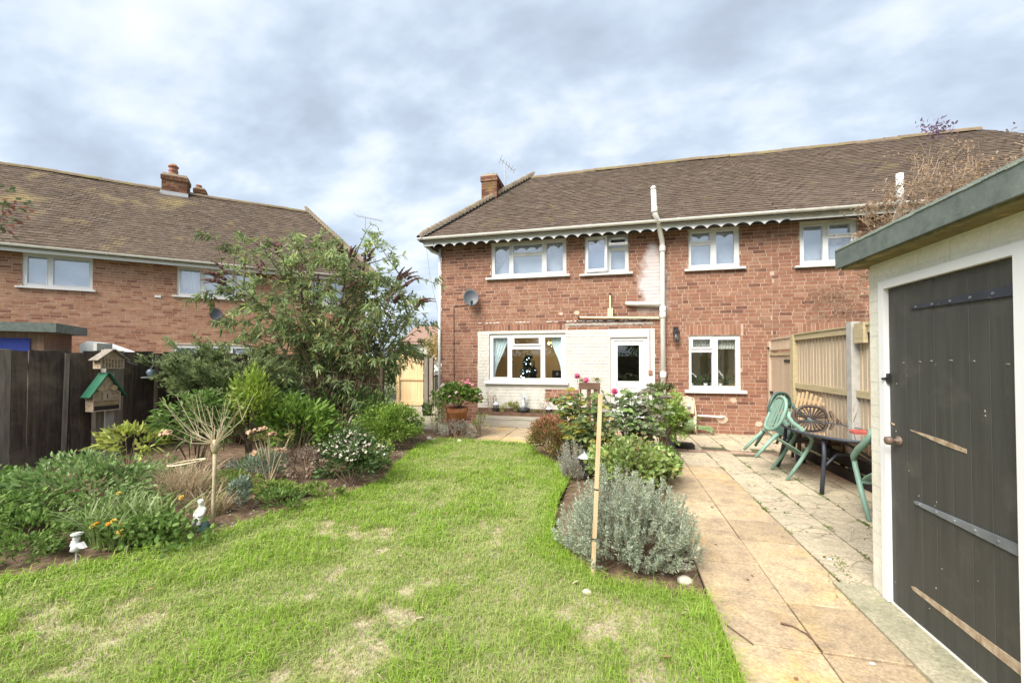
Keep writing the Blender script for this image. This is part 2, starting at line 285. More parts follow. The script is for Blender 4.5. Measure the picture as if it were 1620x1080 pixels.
M['brick_wall_far'] = None
for q_ in ('slab_gold', 'slab_grey', 'concrete', 'turf', 'soil', 'shed_white', 'felt_green'): grit(M[q_], 0.55 if q_ not in ('shed_white', 'felt_green') else 0.16)

# ------------------------------------------------------------------ mesh helpers
WL = {}
def link(o, parent=None):
    COL.objects.link(o)
    if parent is not None: o.parent = parent
    return o
def tag(o, label=None, cat=None, group=None, kind=None):
    if label: o['label'] = label
    if cat: o['category'] = cat
    if group: o['group'] = group
    if kind: o['kind'] = kind
    return o
def thing(name, label, cat, loc=(0, 0, 0), rz=0.0, group=None):
    o = bpy.data.objects.new(name, None); o.empty_display_size = 0.1
    o.location = loc; o.rotation_euler = (0, 0, rz); link(o); tag(o, label, cat, group)
    WL[o.name] = Vector(loc); return o
def wloc(p): return WL.get(p.name, Vector((0, 0, 0))) if p is not None else Vector((0, 0, 0))
class MB:
    def __init__(s): s.v = []; s.f = []; s.c = []; s.col = (1, 1, 1)
    def add(s, vs, fs, col=None):
        o = len(s.v); s.v.extend([tuple(p) for p in vs]); s.f.extend([tuple(o + i for i in f) for f in fs]); s.c.extend([col or s.col] * len(vs)); return s
    def box(s, x0, x1, y0, y1, z0, z1, col=None):
        return s.add([(x0, y0, z0), (x1, y0, z0), (x1, y1, z0), (x0, y1, z0), (x0, y0, z1), (x1, y0, z1), (x1, y1, z1), (x0, y1, z1)],
                     [(3, 2, 1, 0), (4, 5, 6, 7), (0, 1, 5, 4), (1, 2, 6, 5), (2, 3, 7, 6), (3, 0, 4, 7)], col)
    def bar(s, a, b, wd, th, up=(0, 0, 1), col=None, w2=None, t2=None):
        a = Vector(a); b = Vector(b); d = (b - a).normalized(); u = Vector(up)
        if abs(d.dot(u)) > 0.98: u = Vector((1, 0, 0))
        x = d.cross(u).normalized(); y = x.cross(d).normalized(); vs = []
        for p, q, r in ((a, wd, th), (b, w2 or wd, t2 or th)):
            for i, j in ((-1, -1), (1, -1), (1, 1), (-1, 1)): vs.append(p + x * (i * q / 2) + y * (j * r / 2))
        return s.add(vs, [(0, 1, 2, 3), (7, 6, 5, 4), (0, 4, 5, 1), (1, 5, 6, 2), (2, 6, 7, 3), (3, 7, 4, 0)], col)
    def tube(s, pts, r, n=6, col=None, cap=True):
        pts = [Vector(p) for p in pts]; k = len(pts)
        rr = [r] * k if isinstance(r, (int, float)) else list(r)
        d0 = (pts[1] - pts[0]).normalized(); u = Vector((0, 0, 1)) if abs(d0.z) < 0.9 else Vector((1, 0, 0))
        vs = []
        for i, p in enumerate(pts):
            d = (pts[min(i + 1, k - 1)] - pts[max(i - 1, 0)])
            d = d.normalized() if d.length > 1e-9 else d0
            x = d.cross(u)
            if x.length < 1e-6: x = d.cross(Vector((0.3, 0.9, 0.1)))
            x.normalize(); y = x.cross(d).normalized(); u = y
            for j in range(n):
                t = 2 * pi * j / n; vs.append(p + x * (rr[i] * cos(t)) + y * (rr[i] * sin(t)))
        fs = [(i * n + j, i * n + (j + 1) % n, (i + 1) * n + (j + 1) % n, (i + 1) * n + j) for i in range(k - 1) for j in range(n)]
        if cap: fs += [tuple(reversed(range(n))), tuple(range((k - 1) * n, k * n))]
        return s.add(vs, fs, col)
    def lathe(s, prof, c=(0, 0, 0), n=16, col=None, sx=1, sy=1, mat=None):
        c = Vector(c); vs = []
        for r, z in prof:
            for j in range(n):
                t = 2 * pi * j / n; p = Vector((r * cos(t) * sx, r * sin(t) * sy, z))
                if mat: p = mat @ p
                vs.append(p + c)
        k = len(prof)
        fs = [(i * n + j, i * n + (j + 1) % n, (i + 1) * n + (j + 1) % n, (i + 1) * n + j) for i in range(k - 1) for j in range(n)]
        fs += [tuple(reversed(range(n))), tuple(range((k - 1) * n, k * n))]
        return s.add(vs, fs, col)
    def prism(s, poly, a, b, axis='y', col=None):
        # 2-D polygon extruded from a to b along an axis
        def P(p, t): return {'y': (p[0], t, p[1]), 'x': (t, p[0], p[1]), 'z': (p[0], p[1], t)}[axis]
        n = len(poly)
        return s.add([P(p, a) for p in poly] + [P(p, b) for p in poly],
                     [tuple(range(n)), tuple(reversed(range(n, 2 * n)))] + [(i, i + n, (i + 1) % n + n, (i + 1) % n) for i in range(n)], col)
    def slab_holes(s, x0, x1, z0, z1, holes, y0, y1, col=None):
        xs = sorted(set([x0, x1] + [min(max(v, x0), x1) for h in holes for v in h[:2]])); zs = sorted(set([z0, z1] + [min(max(v, z0), z1) for h in holes for v in h[2:]]))
        def solid(i, j):
            if i < 0 or j < 0 or i >= len(xs) - 1 or j >= len(zs) - 1: return False
            cx = (xs[i] + xs[i + 1]) / 2; cz = (zs[j] + zs[j + 1]) / 2
            return not any(h[0] < cx < h[1] and h[2] < cz < h[3] for h in holes)
        for i in range(len(xs) - 1):
            for j in range(len(zs) - 1):
                if not solid(i, j): continue
                a, b, c, d = xs[i], xs[i + 1], zs[j], zs[j + 1]
                s.add([(a, y0, c), (b, y0, c), (b, y0, d), (a, y0, d)], [(0, 1, 2, 3)], col)
                s.add([(a, y1, c), (b, y1, c), (b, y1, d), (a, y1, d)], [(3, 2, 1, 0)], col)
                if not solid(i - 1, j): s.add([(a, y0, c), (a, y0, d), (a, y1, d), (a, y1, c)], [(0, 1, 2, 3)], col)
                if not solid(i + 1, j): s.add([(b, y0, c), (b, y1, c), (b, y1, d), (b, y0, d)], [(0, 1, 2, 3)], col)
                if not solid(i, j - 1): s.add([(a, y0, c), (a, y1, c), (b, y1, c), (b, y0, c)], [(0, 1, 2, 3)], col)
                if not solid(i, j + 1): s.add([(a, y0, d), (b, y0, d), (b, y1, d), (a, y1, d)], [(0, 1, 2, 3)], col)
        return s
    def build(s, name, mat, parent=None, smooth=False, local=False, kind=None, label=None):
        me = bpy.data.meshes.new(name)
        off = Vector((0, 0, 0)) if local else wloc(parent)
        me.from_pydata([(p[0] - off.x, p[1] - off.y, p[2] - off.z) for p in s.v], [], s.f); me.update()
        a = me.color_attributes.new('Col', 'FLOAT_COLOR', 'POINT')
        a.data.foreach_set('color', np.array([(*c, 1) for c in s.c], dtype=np.float32).ravel())
        if smooth:
            me.polygons.foreach_set('use_smooth', [True] * len(me.polygons))
        if mat: me.materials.append(mat)
        o = bpy.data.objects.new(name, me); link(o, parent)
        WL[o.name] = Vector(off) if parent is not None else Vector((0, 0, 0))
        if kind: o['kind'] = kind
        if label: o['label'] = label
        return o
def fast(name, V, F, C, mat, parent=None, kind=None, smooth=False, local=False):
    V = np.asarray(V, np.float32); F = np.asarray(F, np.int32)
    if not local:
        off = wloc(parent); V = V - np.array(off[:], np.float32)
    me = bpy.data.meshes.new(name); k = F.shape[1]
    me.vertices.add(len(V)); me.vertices.foreach_set('co', V.ravel())
    me.loops.add(F.size); me.loops.foreach_set('vertex_index', F.ravel())
    me.polygons.add(len(F)); me.polygons.foreach_set('loop_start', np.arange(0, F.size, k, dtype=np.int32)); me.polygons.foreach_set('loop_total', np.full(len(F), k, np.int32))
    me.polygons.foreach_set('use_smooth', np.full(len(F), bool(smooth)))
    me.update(calc_edges=True)
    a = me.color_attributes.new('Col', 'FLOAT_COLOR', 'POINT'); C = np.asarray(C, np.float32)
    a.data.foreach_set('color', np.concatenate([C, np.ones((len(C), 1), np.float32)], 1).ravel())
    if mat: me.materials.append(mat)
    o = bpy.data.objects.new(name, me); link(o, parent); WL[o.name] = wloc(parent)
    if kind: o['kind'] = kind
    return o
def inst(o0, parent, loc, rot=None, scale=None, name=None):
    o = bpy.data.objects.new(name or o0.name.split('.')[0], o0.data if hasattr(o0, 'data') else o0)
    o.location = loc
    if rot: o.rotation_euler = rot
    if scale: o.scale = scale
    return link(o, parent)
def copy_tree(o, parent=None):
    c = o.copy(); COL.objects.link(c)
    if parent is not None: c.parent = parent
    for ch in o.children: copy_tree(ch, c)
    return c
def struct(o): o['kind'] = 'structure'; return o
# numpy value noise -----------------------------------------------------------
_G = np.random.RandomState(3).rand(256, 256)
def vnoise(x, y):
    xi = np.floor(x).astype(int); yi = np.floor(y).astype(int); fx = x - xi; fy = y - yi
    fx = fx * fx * (3 - 2 * fx); fy = fy * fy * (3 - 2 * fy); g = lambda a, b: _G[a % 256, b % 256]
    return (g(xi, yi) * (1 - fx) + g(xi + 1, yi) * fx) * (1 - fy) + (g(xi, yi + 1) * (1 - fx) + g(xi + 1, yi + 1) * fx) * fy
def fbm(x, y, o=4): return sum(vnoise(x * 2 ** i + 13.7 * i, y * 2 ** i + 7.1 * i) * 0.5 ** i for i in range(o)) / sum(0.5 ** i for i in range(o))
def inside(px, py, poly):
    r = np.zeros(px.shape, bool); n = len(poly)
    for i in range(n):
        x1, y1 = poly[i]; x2, y2 = poly[(i + 1) % n]
        c = ((y1 > py) != (y2 > py)) & (px < (x2 - x1) * (py - y1) / (y2 - y1 + 1e-12) + x1); r ^= c
    return r
def pdist(px, py, poly):
    d = np.full(px.shape, 1e9); n = len(poly)
    for i in range(n):
        x1, y1 = poly[i]; x2, y2 = poly[(i + 1) % n]; dx, dy = x2 - x1, y2 - y1
        t = np.clip(((px - x1) * dx + (py - y1) * dy) / (dx * dx + dy * dy), 0, 1)
        d = np.minimum(d, np.hypot(px - x1 - t * dx, py - y1 - t * dy))
    return d
# ------------------------------------------------------------------ bricks
PAL = [(0.285, 0.139, 0.090), (0.302, 0.150, 0.099), (0.269, 0.128, 0.084), (0.317, 0.165, 0.108), (0.247, 0.113, 0.076), (0.294, 0.148, 0.100), (0.285, 0.143, 0.092), (0.329, 0.181, 0.123), (0.182, 0.087, 0.063), (0.293, 0.142, 0.092), (0.309, 0.168, 0.113), (0.294, 0.146, 0.095), (0.278, 0.135, 0.087)]
PALE = [(0.41, 0.218, 0.138), (0.435, 0.238, 0.152), (0.385, 0.198, 0.124), (0.45, 0.262, 0.172), (0.33, 0.158, 0.102), (0.42, 0.234, 0.156), (0.28, 0.132, 0.088), (0.44, 0.25, 0.16), (0.41, 0.222, 0.142)]
BOXF = np.array([(4, 5, 6, 7), (0, 1, 5, 4), (1, 2, 6, 5), (3, 0, 4, 7), (3, 2, 1, 0)])
def boxes(name, B, C, mat, parent, kind=None, local=True):
    B = np.asarray(B, np.float32); n = len(B)
    x0, x1, y0, y1, z0, z1 = B.T
    V = np.stack([np.stack(t, 1) for t in ((x0, y0, z0), (x1, y0, z0), (x1, y1, z0), (x0, y1, z0), (x0, y0, z1), (x1, y0, z1), (x1, y1, z1), (x0, y1, z1))], 1).reshape(-1, 3)
    F = (BOXF[None] + (np.arange(n) * 8)[:, None, None]).reshape(-1, 4)
    return fast(name, V, F, np.repeat(np.asarray(C, np.float32), 8, 0), mat, parent, kind, local=local)
def brickwork(parent, x0, x1, z0, z1, holes, pal, mat, n_ind, score, pname='brick', y=0.0, jit=0.004, depth=0.05, headers=0.22):
    out = []; r = 0; z = z0
    while z < z1 - 0.02:
        zb = min(z + 0.0625, z1); x = x0 - (R.random() * 0.2 if r % 2 else 0.1)
        while x < x1:
            L = 0.1025 if R.random() < headers else 0.215
            segs = [(max(x, x0), min(x + L, x1), L == 0.215 and x >= x0 and x + L <= x1)]
            for h in holes:
                if h[3] <= z + 0.012 or h[2] >= zb - 0.012: continue
                ns = []
                for a, b, fl in segs:
                    if h[1] <= a or h[0] >= b: ns.append((a, b, fl)); continue
                    if a < h[0]: ns.append((a, h[0], False))
                    if b > h[1]: ns.append((h[1], b, False))
                segs = ns
            for a, b, fl in segs:
                if b - a > 0.025: out.append((a, b, z, zb, fl and zb - z > 0.058))
            x += L + 0.012
        z += 0.075; r += 1
    ind = sorted([b for b in out if b[4]], key=lambda b: score((b[0] + b[1]) / 2, (b[2] + b[3]) / 2))[:n_ind] if n_ind else []
    s = set(ind); B = []; C = []
    for b in out:
        if b in s: continue
        B.append((b[0], b[1], y - R.uniform(0.001, jit + 0.001), y + depth, b[2], b[3]))
        c = R.choice(pal); k = R.uniform(0.93, 1.06); C.append(tuple(q * k for q in c))
    if B: boxes(pname if not n_ind else pname + '_field', B, C, mat, parent, 'stuff')
    protos = []
    for c in pal:
        m = MB(); m.box(-0.1075, 0.1075, 0, depth, 0, 0.0625, c)
        me = m.build('proto', mat, None); protos.append(me.data); bpy.data.objects.remove(me)
    for b in ind:
        o = bpy.data.objects.new(pname, R.choice(protos)); o.location = ((b[0] + b[1]) / 2, y - R.uniform(0.001, jit + 0.001), b[2]); link(o, parent)
def soldiers(parent, x0, x1, z0, z1, pal, mat, y=-0.002):
    B = []; C = []; x = x0
    while x < x1 - 0.03:
        B.append((x, min(x + 0.065, x1), y + R.uniform(-0.003, 0.002), 0.05, z0, z1)); c = R.choice(pal); k = R.uniform(0.95, 1.12); C.append(tuple(q * k for q in c)); x += 0.075
    protos = {}
    for b, c in zip(B, C):
        m = MB(); m.box(*b, c); m.build('soldier_brick', mat, parent, local=True)
# ------------------------------------------------------------------ windows
def window(parent, x0, x1, z0, z1, panes, sill, gm, y=0.03, opener=(), name='window', sill_d=0.075, fm=None):
    fm = fm or M['upvc']; fr = MB(); fr.slab_holes(x0, x1, z0, z1, panes, y, y + 0.065)
    for i, p in enumerate(panes):
        wd, pr = (0.038, 0.022) if i in opener else (0.016, 0.008)
        fr.slab_holes(p[0] - wd, p[1] + wd, p[2] - wd, p[3] + wd, [p], y - pr, y - 0.001)
    f = fr.build(name, fm, parent, local=True)
    for p in panes:
        m = MB(); m.box(p[0] - 0.01, p[1] + 0.01, y + 0.028, y + 0.036, p[2] - 0.01, p[3] + 0.01); m.build('pane', gm, f, local=True)
    if sill:
        m = MB(); m.prism([(-sill_d, sill[2] + 0.004), (-sill_d, sill[3] - 0.012), (y + 0.01, sill[3]), (y + 0.01, sill[2])], sill[0], sill[1], 'x'); m.build('sill', fm, f, local=True)
    return f
def room(parent, x0, x1, y0, y1, z0, z1, mat, floor=True):
    m = MB(); t = 0.02
    m.box(x0, x1, y1, y1 + t, z0, z1); m.box(x0 - t, x0, y0, y1, z0, z1); m.box(x1, x1 + t, y0, y1, z0, z1); m.box(x0, x1, y0, y1, z1, z1 + t); m.box(x0, x1, y0, y1, z0 - t, z0)
    return m.build('room', mat, parent, local=True)
def curtain(parent, pts_top, pts_bot, y, mat, folds=9, name='curtain'):
    # a pleated cloth between a top edge (x0,x1,z) and a bottom edge (x0,x1,z), swept by an S curve
    m = MB(); nu, nv = folds * 4, 8; vs = []
    for j in range(nv + 1):
        t = j / nv; s = t * t * (3 - 2 * t)
        a0 = pts_top[0] * (1 - s) + pts_bot[0] * s; a1 = pts_top[1] * (1 - s) + pts_bot[1] * s; z = pts_top[2] * (1 - t) + pts_bot[2] * t
        for i in range(nu + 1):
            q = i / nu; vs.append((a0 + (a1 - a0) * q, y + 0.018 * sin(q * folds * 2 * pi), z))
    fs = [(j * (nu + 1) + i, j * (nu + 1) + i + 1, (j + 1) * (nu + 1) + i + 1, (j + 1) * (nu + 1) + i) for j in range(nv) for i in range(nu)]
    m.add(vs, fs); return m.build(name, mat, parent, smooth=True, local=True)
# ------------------------------------------------------------------ roofs
TCOL = [(0.116, 0.088, 0.067), (0.122, 0.093, 0.071), (0.108, 0.082, 0.065), (0.128, 0.099, 0.076), (0.112, 0.085, 0.066), (0.120, 0.094, 0.075), (0.134, 0.104, 0.080)]
def sag(x, d): return 0.022 * sin(x * 0.83 + 0.5) * sin(d * 0.7) + 0.008 * sin(x * 2.3 + d) + 0.003 * sin(x * 5.1 - d * 3)
def tiled(parent, x0, x1, ye, ze, yr, zr, hip_lo=None, hip_hi=None, n_ind=300, mat=None, near=0.0, gauge=0.118, tw=0.165, xlim=None):
    # front slope from the eaves (ye,ze) to the ridge (yr,zr); hip_lo/hip_hi: x of the ridge end on that side
    L = sqrt((yr - ye) ** 2 + (zr - ze) ** 2); dy, dz = (yr - ye) / L, (zr - ze) / L; ny, nz = -dz, dy
    T = []; rows = int(L / gauge)
    for r in range(rows + 1):
        d = r * gauge; f = d / L
        a = x0 if hip_lo is None else x0 + (hip_lo - x0) * f; b = x1 if hip_hi is None else x1 + (hip_hi - x1) * f
        x = x0 - tw + (tw / 2 if r % 2 else 0) + R.uniform(-0.01, 0.01)
        while x < b:
            p, q = max(x, a), min(x + tw - 0.003, b)
            if q - p > 0.03 and (xlim is None or xlim[0] < p < xlim[1]):
                T.append((p, q, d, q - p > tw - 0.006))
            x += tw
    def corners(p, q, d, j):
        s0, s1 = d - 0.012, min(d + gauge + 0.03, L); vs = []
        lift = 0.0
        for dd, hh in ((s0, 0.022 + j), (s1, 0.006 + j)):
            for xx in (p, q):
                sg = sag((p + q) / 2, dd)
                for k in (0, -0.013): vs.append((xx, ye + dy * dd + ny * (hh + k + sg), ze + dz * dd + nz * (hh + k + sg)))
        return vs
    FQ = [(0, 2, 6, 4), (1, 3, 2, 0), (1, 0, 4, 5), (2, 3, 7, 6), (5, 7, 3, 1)]
    idx = sorted([i for i, t in enumerate(T) if t[3]], key=lambda i: abs((T[i][0]) - near) + T[i][2] * 0.9)[:n_ind]
    S = set(idx); V = []; F = []; C = []
    for i, t in enumerate(T):
        if i in S: continue
        o = len(V); V += corners(t[0], t[1], t[2], R.uniform(-0.002, 0.004)); F += [tuple(o + k for k in f) for f in FQ]
        c = R.choice(TCOL); k = R.uniform(0.85, 1.12) * (0.9 + 0.2 * fbm(np.array([t[0] * 1.2]), np.array([t[2] * 1.2]))[0]); C += [tuple(q * k for q in c)] * 8
    fast('tile_field', V, F, C, mat, parent, 'stuff', local=True)
    protos = []
    for c in TCOL:
        m = MB(); vs = corners(-tw / 2, tw / 2 - 0.003, 0.0, 0.0); s0 = sag(0, 0)
        vs = [(v[0], v[1] - ye - ny * s0, v[2] - ze - nz * s0) for v in vs]; m.add(vs, FQ, c)
        ob = m.build('proto', mat, None); protos.append(ob.data); bpy.data.objects.remove(ob)
    for i in idx:
        p, q, d, _ = T[i]; sg = sag((p + q) / 2, d) + R.uniform(-0.002, 0.003)
        o = bpy.data.objects.new('tile', R.choice(protos)); o.location = ((p + q) / 2, ye + dy * d + ny * sg, ze + dz * d + nz * sg); link(o, parent)
    return dict(L=L, dy=dy, dz=dz, ny=ny, nz=nz)
def halfround(r, ln, n=7, flare=0.0):
    m = MB(); vs = []
    for x, rr in ((0, r), (ln, r - flare)):
        for t in (0.014, 0):
            for j in range(n): a = pi * j / (n - 1); vs.append((x, (rr - t) * cos(a), (rr - t) * sin(a)))
    # rings: 0 inner x0, 1 outer x0, 2 inner x1, 3 outer x1
    g = lambda k, j: k * n + j; fs = []
    for j in range(n - 1):
        fs += [(g(1, j), g(1, j + 1), g(3, j + 1), g(3, j)), (g(0, j), g(0, j + 1), g(1, j + 1), g(1, j)), (g(2, j + 1), g(2, j), g(3, j), g(3, j + 1)), (g(0, j + 1), g(0, j), g(2, j), g(2, j + 1))]
    m.add(vs, fs); return m
def capline(parent, a, b, step, r, mat, name, n0=0, flare=0.0, ln=None, tilt=0.0):
    a = Vector(a); b = Vector(b); d = (b - a); Ln = d.length; d.normalize()
    m = halfround(r, ln or step * 1.12, flare=flare); ob = m.build('proto', mat, None, smooth=False); me = ob.data; bpy.data.objects.remove(ob)
    q = d.to_track_quat('X', 'Z')
    for i in range(int(math.ceil(Ln / step - 0.05))):
        o = bpy.data.objects.new(name, me); o.location = a + d * (i * step) + Vector((0, 0, sag(a.x + d.x * i * step, 3.0) * 0.8)); o.rotation_mode = 'QUATERNION'
        o.rotation_quaternion = q @ Matrix.Rotation(R.uniform(-0.02, 0.02) - tilt, 3, 'Y').to_quaternion(); link(o, parent)
def gutter(parent, x0, x1, y, z, mat, down=0.056):
    m = MB(); pr = [(y + 0.056 * cos(t), z - 0.056 * sin(t)) for t in [pi * k / 10 for k in range(11)]]
    inn = [(y + 0.050 * cos(t), z - 0.050 * sin(t)) for t in [pi * k / 10 for k in range(10, -1, -1)]]
    m.prism(pr + inn, x0, x1, 'x')
    for xe in (x0, x1): m.prism(pr, xe - 0.004, xe + 0.004, 'x')
    g = m.build('gutter', mat, parent, local=True)
    k = x0 + 0.5
    while k < x1:
        c = MB(); c.prism([(y + 0.063 * cos(t), z + 0.003 - 0.063 * sin(t)) for t in [pi * q / 10 for q in range(11)]], k - 0.02, k + 0.02, 'x'); c.build('bracket', mat, g, local=True); k += 1.75
    return g
def scallop(parent, x0, x1, y, zt, zb, mat, amp=0.062, per=0.258):
    m = MB(); n = int((x1 - x0) / 0.0125); vs = []
    for i in range(n + 1):
        x = x0 + (x1 - x0) * i / n; s = abs(sin(pi * (x - x0) / per)); z = zb + amp * s ** 0.75 - 0.012 * (1 - s) ** 2
        vs += [(x, y, zt), (x, y, z), (x, y + 0.016, z), (x, y + 0.016, zt)]
    fs = []
    for i in range(n):
        a = i * 4; b = a + 4; fs += [(a, a + 1, b + 1, b), (a + 1, a + 2, b + 2, b + 1), (a + 2, a + 3, b + 3, b + 2), (a + 3, a, b, b + 3)]
    m.add(vs, fs); return m.build('scalloped_fascia', mat, parent, local=True)
def chimney(parent, x0, x1, y0, y1, z0, z1, pots, pal=PAL, name='chimney', flash=True):
    m = MB(); m.box(x0 + 0.01, x1 - 0.01, y0 + 0.01, y1 - 0.01, z0, z1 - 0.005); ch = m.build(name, M['mortar'], parent, local=True)
    B = []; C = []; z = z0; r = 0
    while z < z1 - 0.07:
        o = 0.025 if z > z1 - 0.24 and z < z1 - 0.08 else 0.0
        for (a, b, fx) in ((x0 - o, x1 + o, 0), (y0 - o, y1 + o, 1)):
            t = a - (0.11 if r % 2 else 0)
            while t < b - 0.02:
                p, q = max(t, a), min(t + 0.215, b)
                if q - p > 0.03:
                    for side in (0, 1):
                        if fx == 0: yy = (y0 - o, y0 + 0.03) if side == 0 else (y1 - 0.03, y1 + o); B.append((p, q, yy[0], yy[1], z, z + 0.065))
                        else: xx = (x0 - o - 0.001, x0 + 0.03) if side == 0 else (x1 - 0.03, x1 + o + 0.001); B.append((xx[0], xx[1], p + 0.002, q - 0.002, z, z + 0.065))
                        c = R.choice(pal); k = R.uniform(0.45, 0.85); C.append(tuple(v * k for v in c))
                t += 0.225
        z += 0.075; r += 1
    boxes('chimney_bricks', B, C, M['chimney_brick'], ch, 'stuff')
    m = MB(); m.box(x0 + 0.02, x1 - 0.02, y0 + 0.02, y1 - 0.02, z1 - 0.06, z1 + 0.03); m.build('flaunching', M['concrete'], ch, local=True)
    if flash:
        m = MB(); m.box(x0 - 0.03, x1 + 0.03, y0 - 0.03, y0 - 0.005, flash - 0.02, flash + 0.11); m.build('lead_flashing', M['lead'], ch, local=True)
    for (px, py, h, r0) in pots:
        m = MB(); m.lathe([(r0 * 0.95, z1), (r0, z1 + 0.05), (r0 * 0.86, z1 + 0.08), (r0 * 0.82, z1 + h * 0.4), (r0 * 0.95, z1 + h * 0.45), (r0 * 0.8, z1 + h * 0.52), (r0 * 0.78, z1 + h * 0.72), (r0 * 0.98, z1 + h * 0.76), (r0 * 0.98, z1 + h * 0.84), (r0 * 0.72, z1 + h * 0.9), (r0 * 0.6, z1 + h)], (px, py, 0), 14)
        m.build('chimney_pot', M['pot_clay'], ch, smooth=True, local=True)
    return ch
def aerial(label, base, h, boom_dir, boom_len, nel, loc_name='tv_aerial'):
    t = thing('tv_aerial', label, 'aerial', base)
    m = MB(); m.tube([(0, 0, 0), (0, 0, h)], 0.016, 8); m.build('mast', M['lead'], t, local=True)
    d = Vector(boom_dir).normalized(); c = Vector((0, 0, h - 0.04)); a = c - d * boom_len * 0.35; b = c + d * boom_len * 0.65
    m = MB(); m.tube([a, b], 0.011, 6); m.build('boom', M['lead'], t, local=True)
    sd_ = d.cross(Vector((0, 0, 1))).normalized(); m = MB()
    for i in range(nel):
        p = a + (b - a) * (i / (nel - 1)); l = 0.16 if i else 0.26
        m.tube([p - sd_ * l, p + sd_ * l], 0.005, 5)
    m.build('element', M['lead'], t, local=True); return t

# ================================================================== THE SETTING
g = MB(); g.add([(-400, -400, -0.16), (400, -400, -0.16), (400, 400, -0.16), (-400, 400, -0.16)], [(0, 1, 2, 3)]); struct(g.build('ground', M['ground']))
LAWN = [(0.585, -1.5), (0.585, 2.80), (0.30, 2.84), (-0.05, 2.86), (-0.28, 3.1), (-0.50, 3.6), (-0.56, 4.3), (-0.52, 5.1), (-0.70, 5.75), (-1.0, 6.2), (-1.25, 6.75), (-1.38, 7.2), (-2.3, 7.26), (-3.2, 7.22),
        (-3.28, 6.7), (-3.12, 5.9), (-2.95, 5.2), (-2.72, 4.55), (-2.88, 3.95), (-3.12, 3.45), (-3.22, 3.0), (-3.36, 2.62), (-3.62, 2.3), (-3.9, 2.02), (-4.6, 1.5), (-5.3, 0.4), (-5.5, -1.5)]
la = MB(); la.add([(x, y, -0.006) for x, y in LAWN], [tuple(range(len(LAWN)))]); struct(la.build('lawn', M['turf']))
# planting beds: one sheet mounded away from the lawn edge
def bed(name, x0, x1, y0, y1, rise, cap, st=0.05):
    nx = int((x1 - x0) / st); ny = int((y1 - y0) / st); X, Y = np.meshgrid(np.linspace(x0, x1, nx), np.linspace(y0, y1, ny))
    ins = inside(X, Y, LAWN); d = pdist(X, Y, LAWN); Z = np.where(ins, -0.07, np.minimum(cap, -0.025 + d * rise)) + (fbm(X * 6, Y * 6) - 0.5) * 0.05 * (~ins) + (vnoise(X * 25, Y * 25) - 0.5) * 0.02
    V = np.stack([X, Y, Z], -1).reshape(-1, 3); i = np.arange(nx * ny).reshape(ny, nx)
    F = np.stack([i[:-1, :-1], i[:-1, 1:], i[1:, 1:], i[1:, :-1]], -1).reshape(-1, 4)
    return struct(fast(name, V, F, np.ones((len(V), 3)), M['soil'], None, smooth=True))
bed('flower_bed', -7.75, -2.55, -0.5, 7.9, 0.12, 0.07)
bed('flower_bed', -1.4, 0.585, 2.6, 7.28, 0.10, 0.03)
gp = MB(); gp.box(-9.0, -3.15, 7.9, 16.0, -0.12, -0.03); struct(gp.build('side_path', M['concrete']))
# paving -------------------------------------------------------------------
def slabmesh(wd, dp, h, mat, c=0.004):
    m = MB(); x, y = wd / 2, dp / 2; vs = []
    for xx, yy, zz_ in ((x, y, -h), (x, y, -c), (x - c, y - c, 0)): vs += [(-xx, -yy, zz_), (xx, -yy, zz_), (xx, yy, zz_), (-xx, yy, zz_)]
    fs = []
    for k in (0, 4): fs += [(k + i, k + (i + 1) % 4, k + 4 + (i + 1) % 4, k + 4 + i) for i in range(4)]
    fs.append((8, 9, 10, 11)); m.add(vs, fs); o = m.build('proto', mat); me = o.data; bpy.data.objects.remove(o); return me
def pave(parent, me, x, y, dz=0.0, name='paving_slab', rz=0.0):
    o = bpy.data.objects.new(name, me); o.location = (x, y, dz + R.uniform(-0.005, 0.003)); o.rotation_euler = (R.uniform(-0.008, 0.008), R.uniform(-0.008, 0.008), rz + R.uniform(-0.008, 0.008)); link(o, parent); return o
pb = MB(); pb.box(0.60, 1.50, -1.5, 6.36, -0.11, -0.018); path = struct(pb.build('path', M['slab_bed']))
me = slabmesh(0.443, 0.453, 0.04, M['slab_gold'])
for r in range(-10, 7):
    for cx in (0.825, 1.275): pave(path, me, cx, 3.38 + 0.462 * r + 0.231 - (0.0))
pb = MB(); pb.box(0.60, 3.12, 6.365, 9.24, -0.12, -0.02); pb.box(1.505, 3.12, 3.20, 6.36, -0.12, -0.021); patio = struct(pb.build('patio', M['slab_bed']))
me = slabmesh(0.368, 0.44, 0.04, M['slab_grey'], 0.006)
for ci, cx in enumerate((1.695, 2.08, 2.465, 2.85)):
    y = 3.22 + 0.23 * (ci % 2)
    if ci % 2: pave(patio, slabmesh(0.368, 0.21, 0.04, M['slab_grey'], 0.006), cx, 3.325)
    while y < 9.1:
        if abs(y + 0.23 - 7.45) > 0.26 or cx > 2.6: pave(patio, me, cx, y + 0.23)
        y += 0.462
me = slabmesh(0.436, 0.444, 0.04, M['slab_grey'], 0.006)
for cx in (0.825, 1.275):
    for cy in (6.6, 7.06, 7.80, 8.26, 8.72, 9.06): pave(patio, me, cx, cy) if cy < 9 else pave(patio, slabmesh(0.44, 0.2, 0.04, M['slab_grey'], 0.006), cx, 9.06)
me = slabmesh(0.205, 0.10, 0.04, M['paver'], 0.006)
for k in range(9): pave(patio, me, 0.92 + 0.213 * k, 7.42, 0.004, 'red_paver')
pb = MB(); pb.box(-3.35, 0.58, 7.24, 9.24, -0.12, -0.02); terr = struct(pb.build('terrace', M['slab_bed']))
me = slabmesh(0.595, 0.595, 0.04, M['slab_gold'], 0.01)
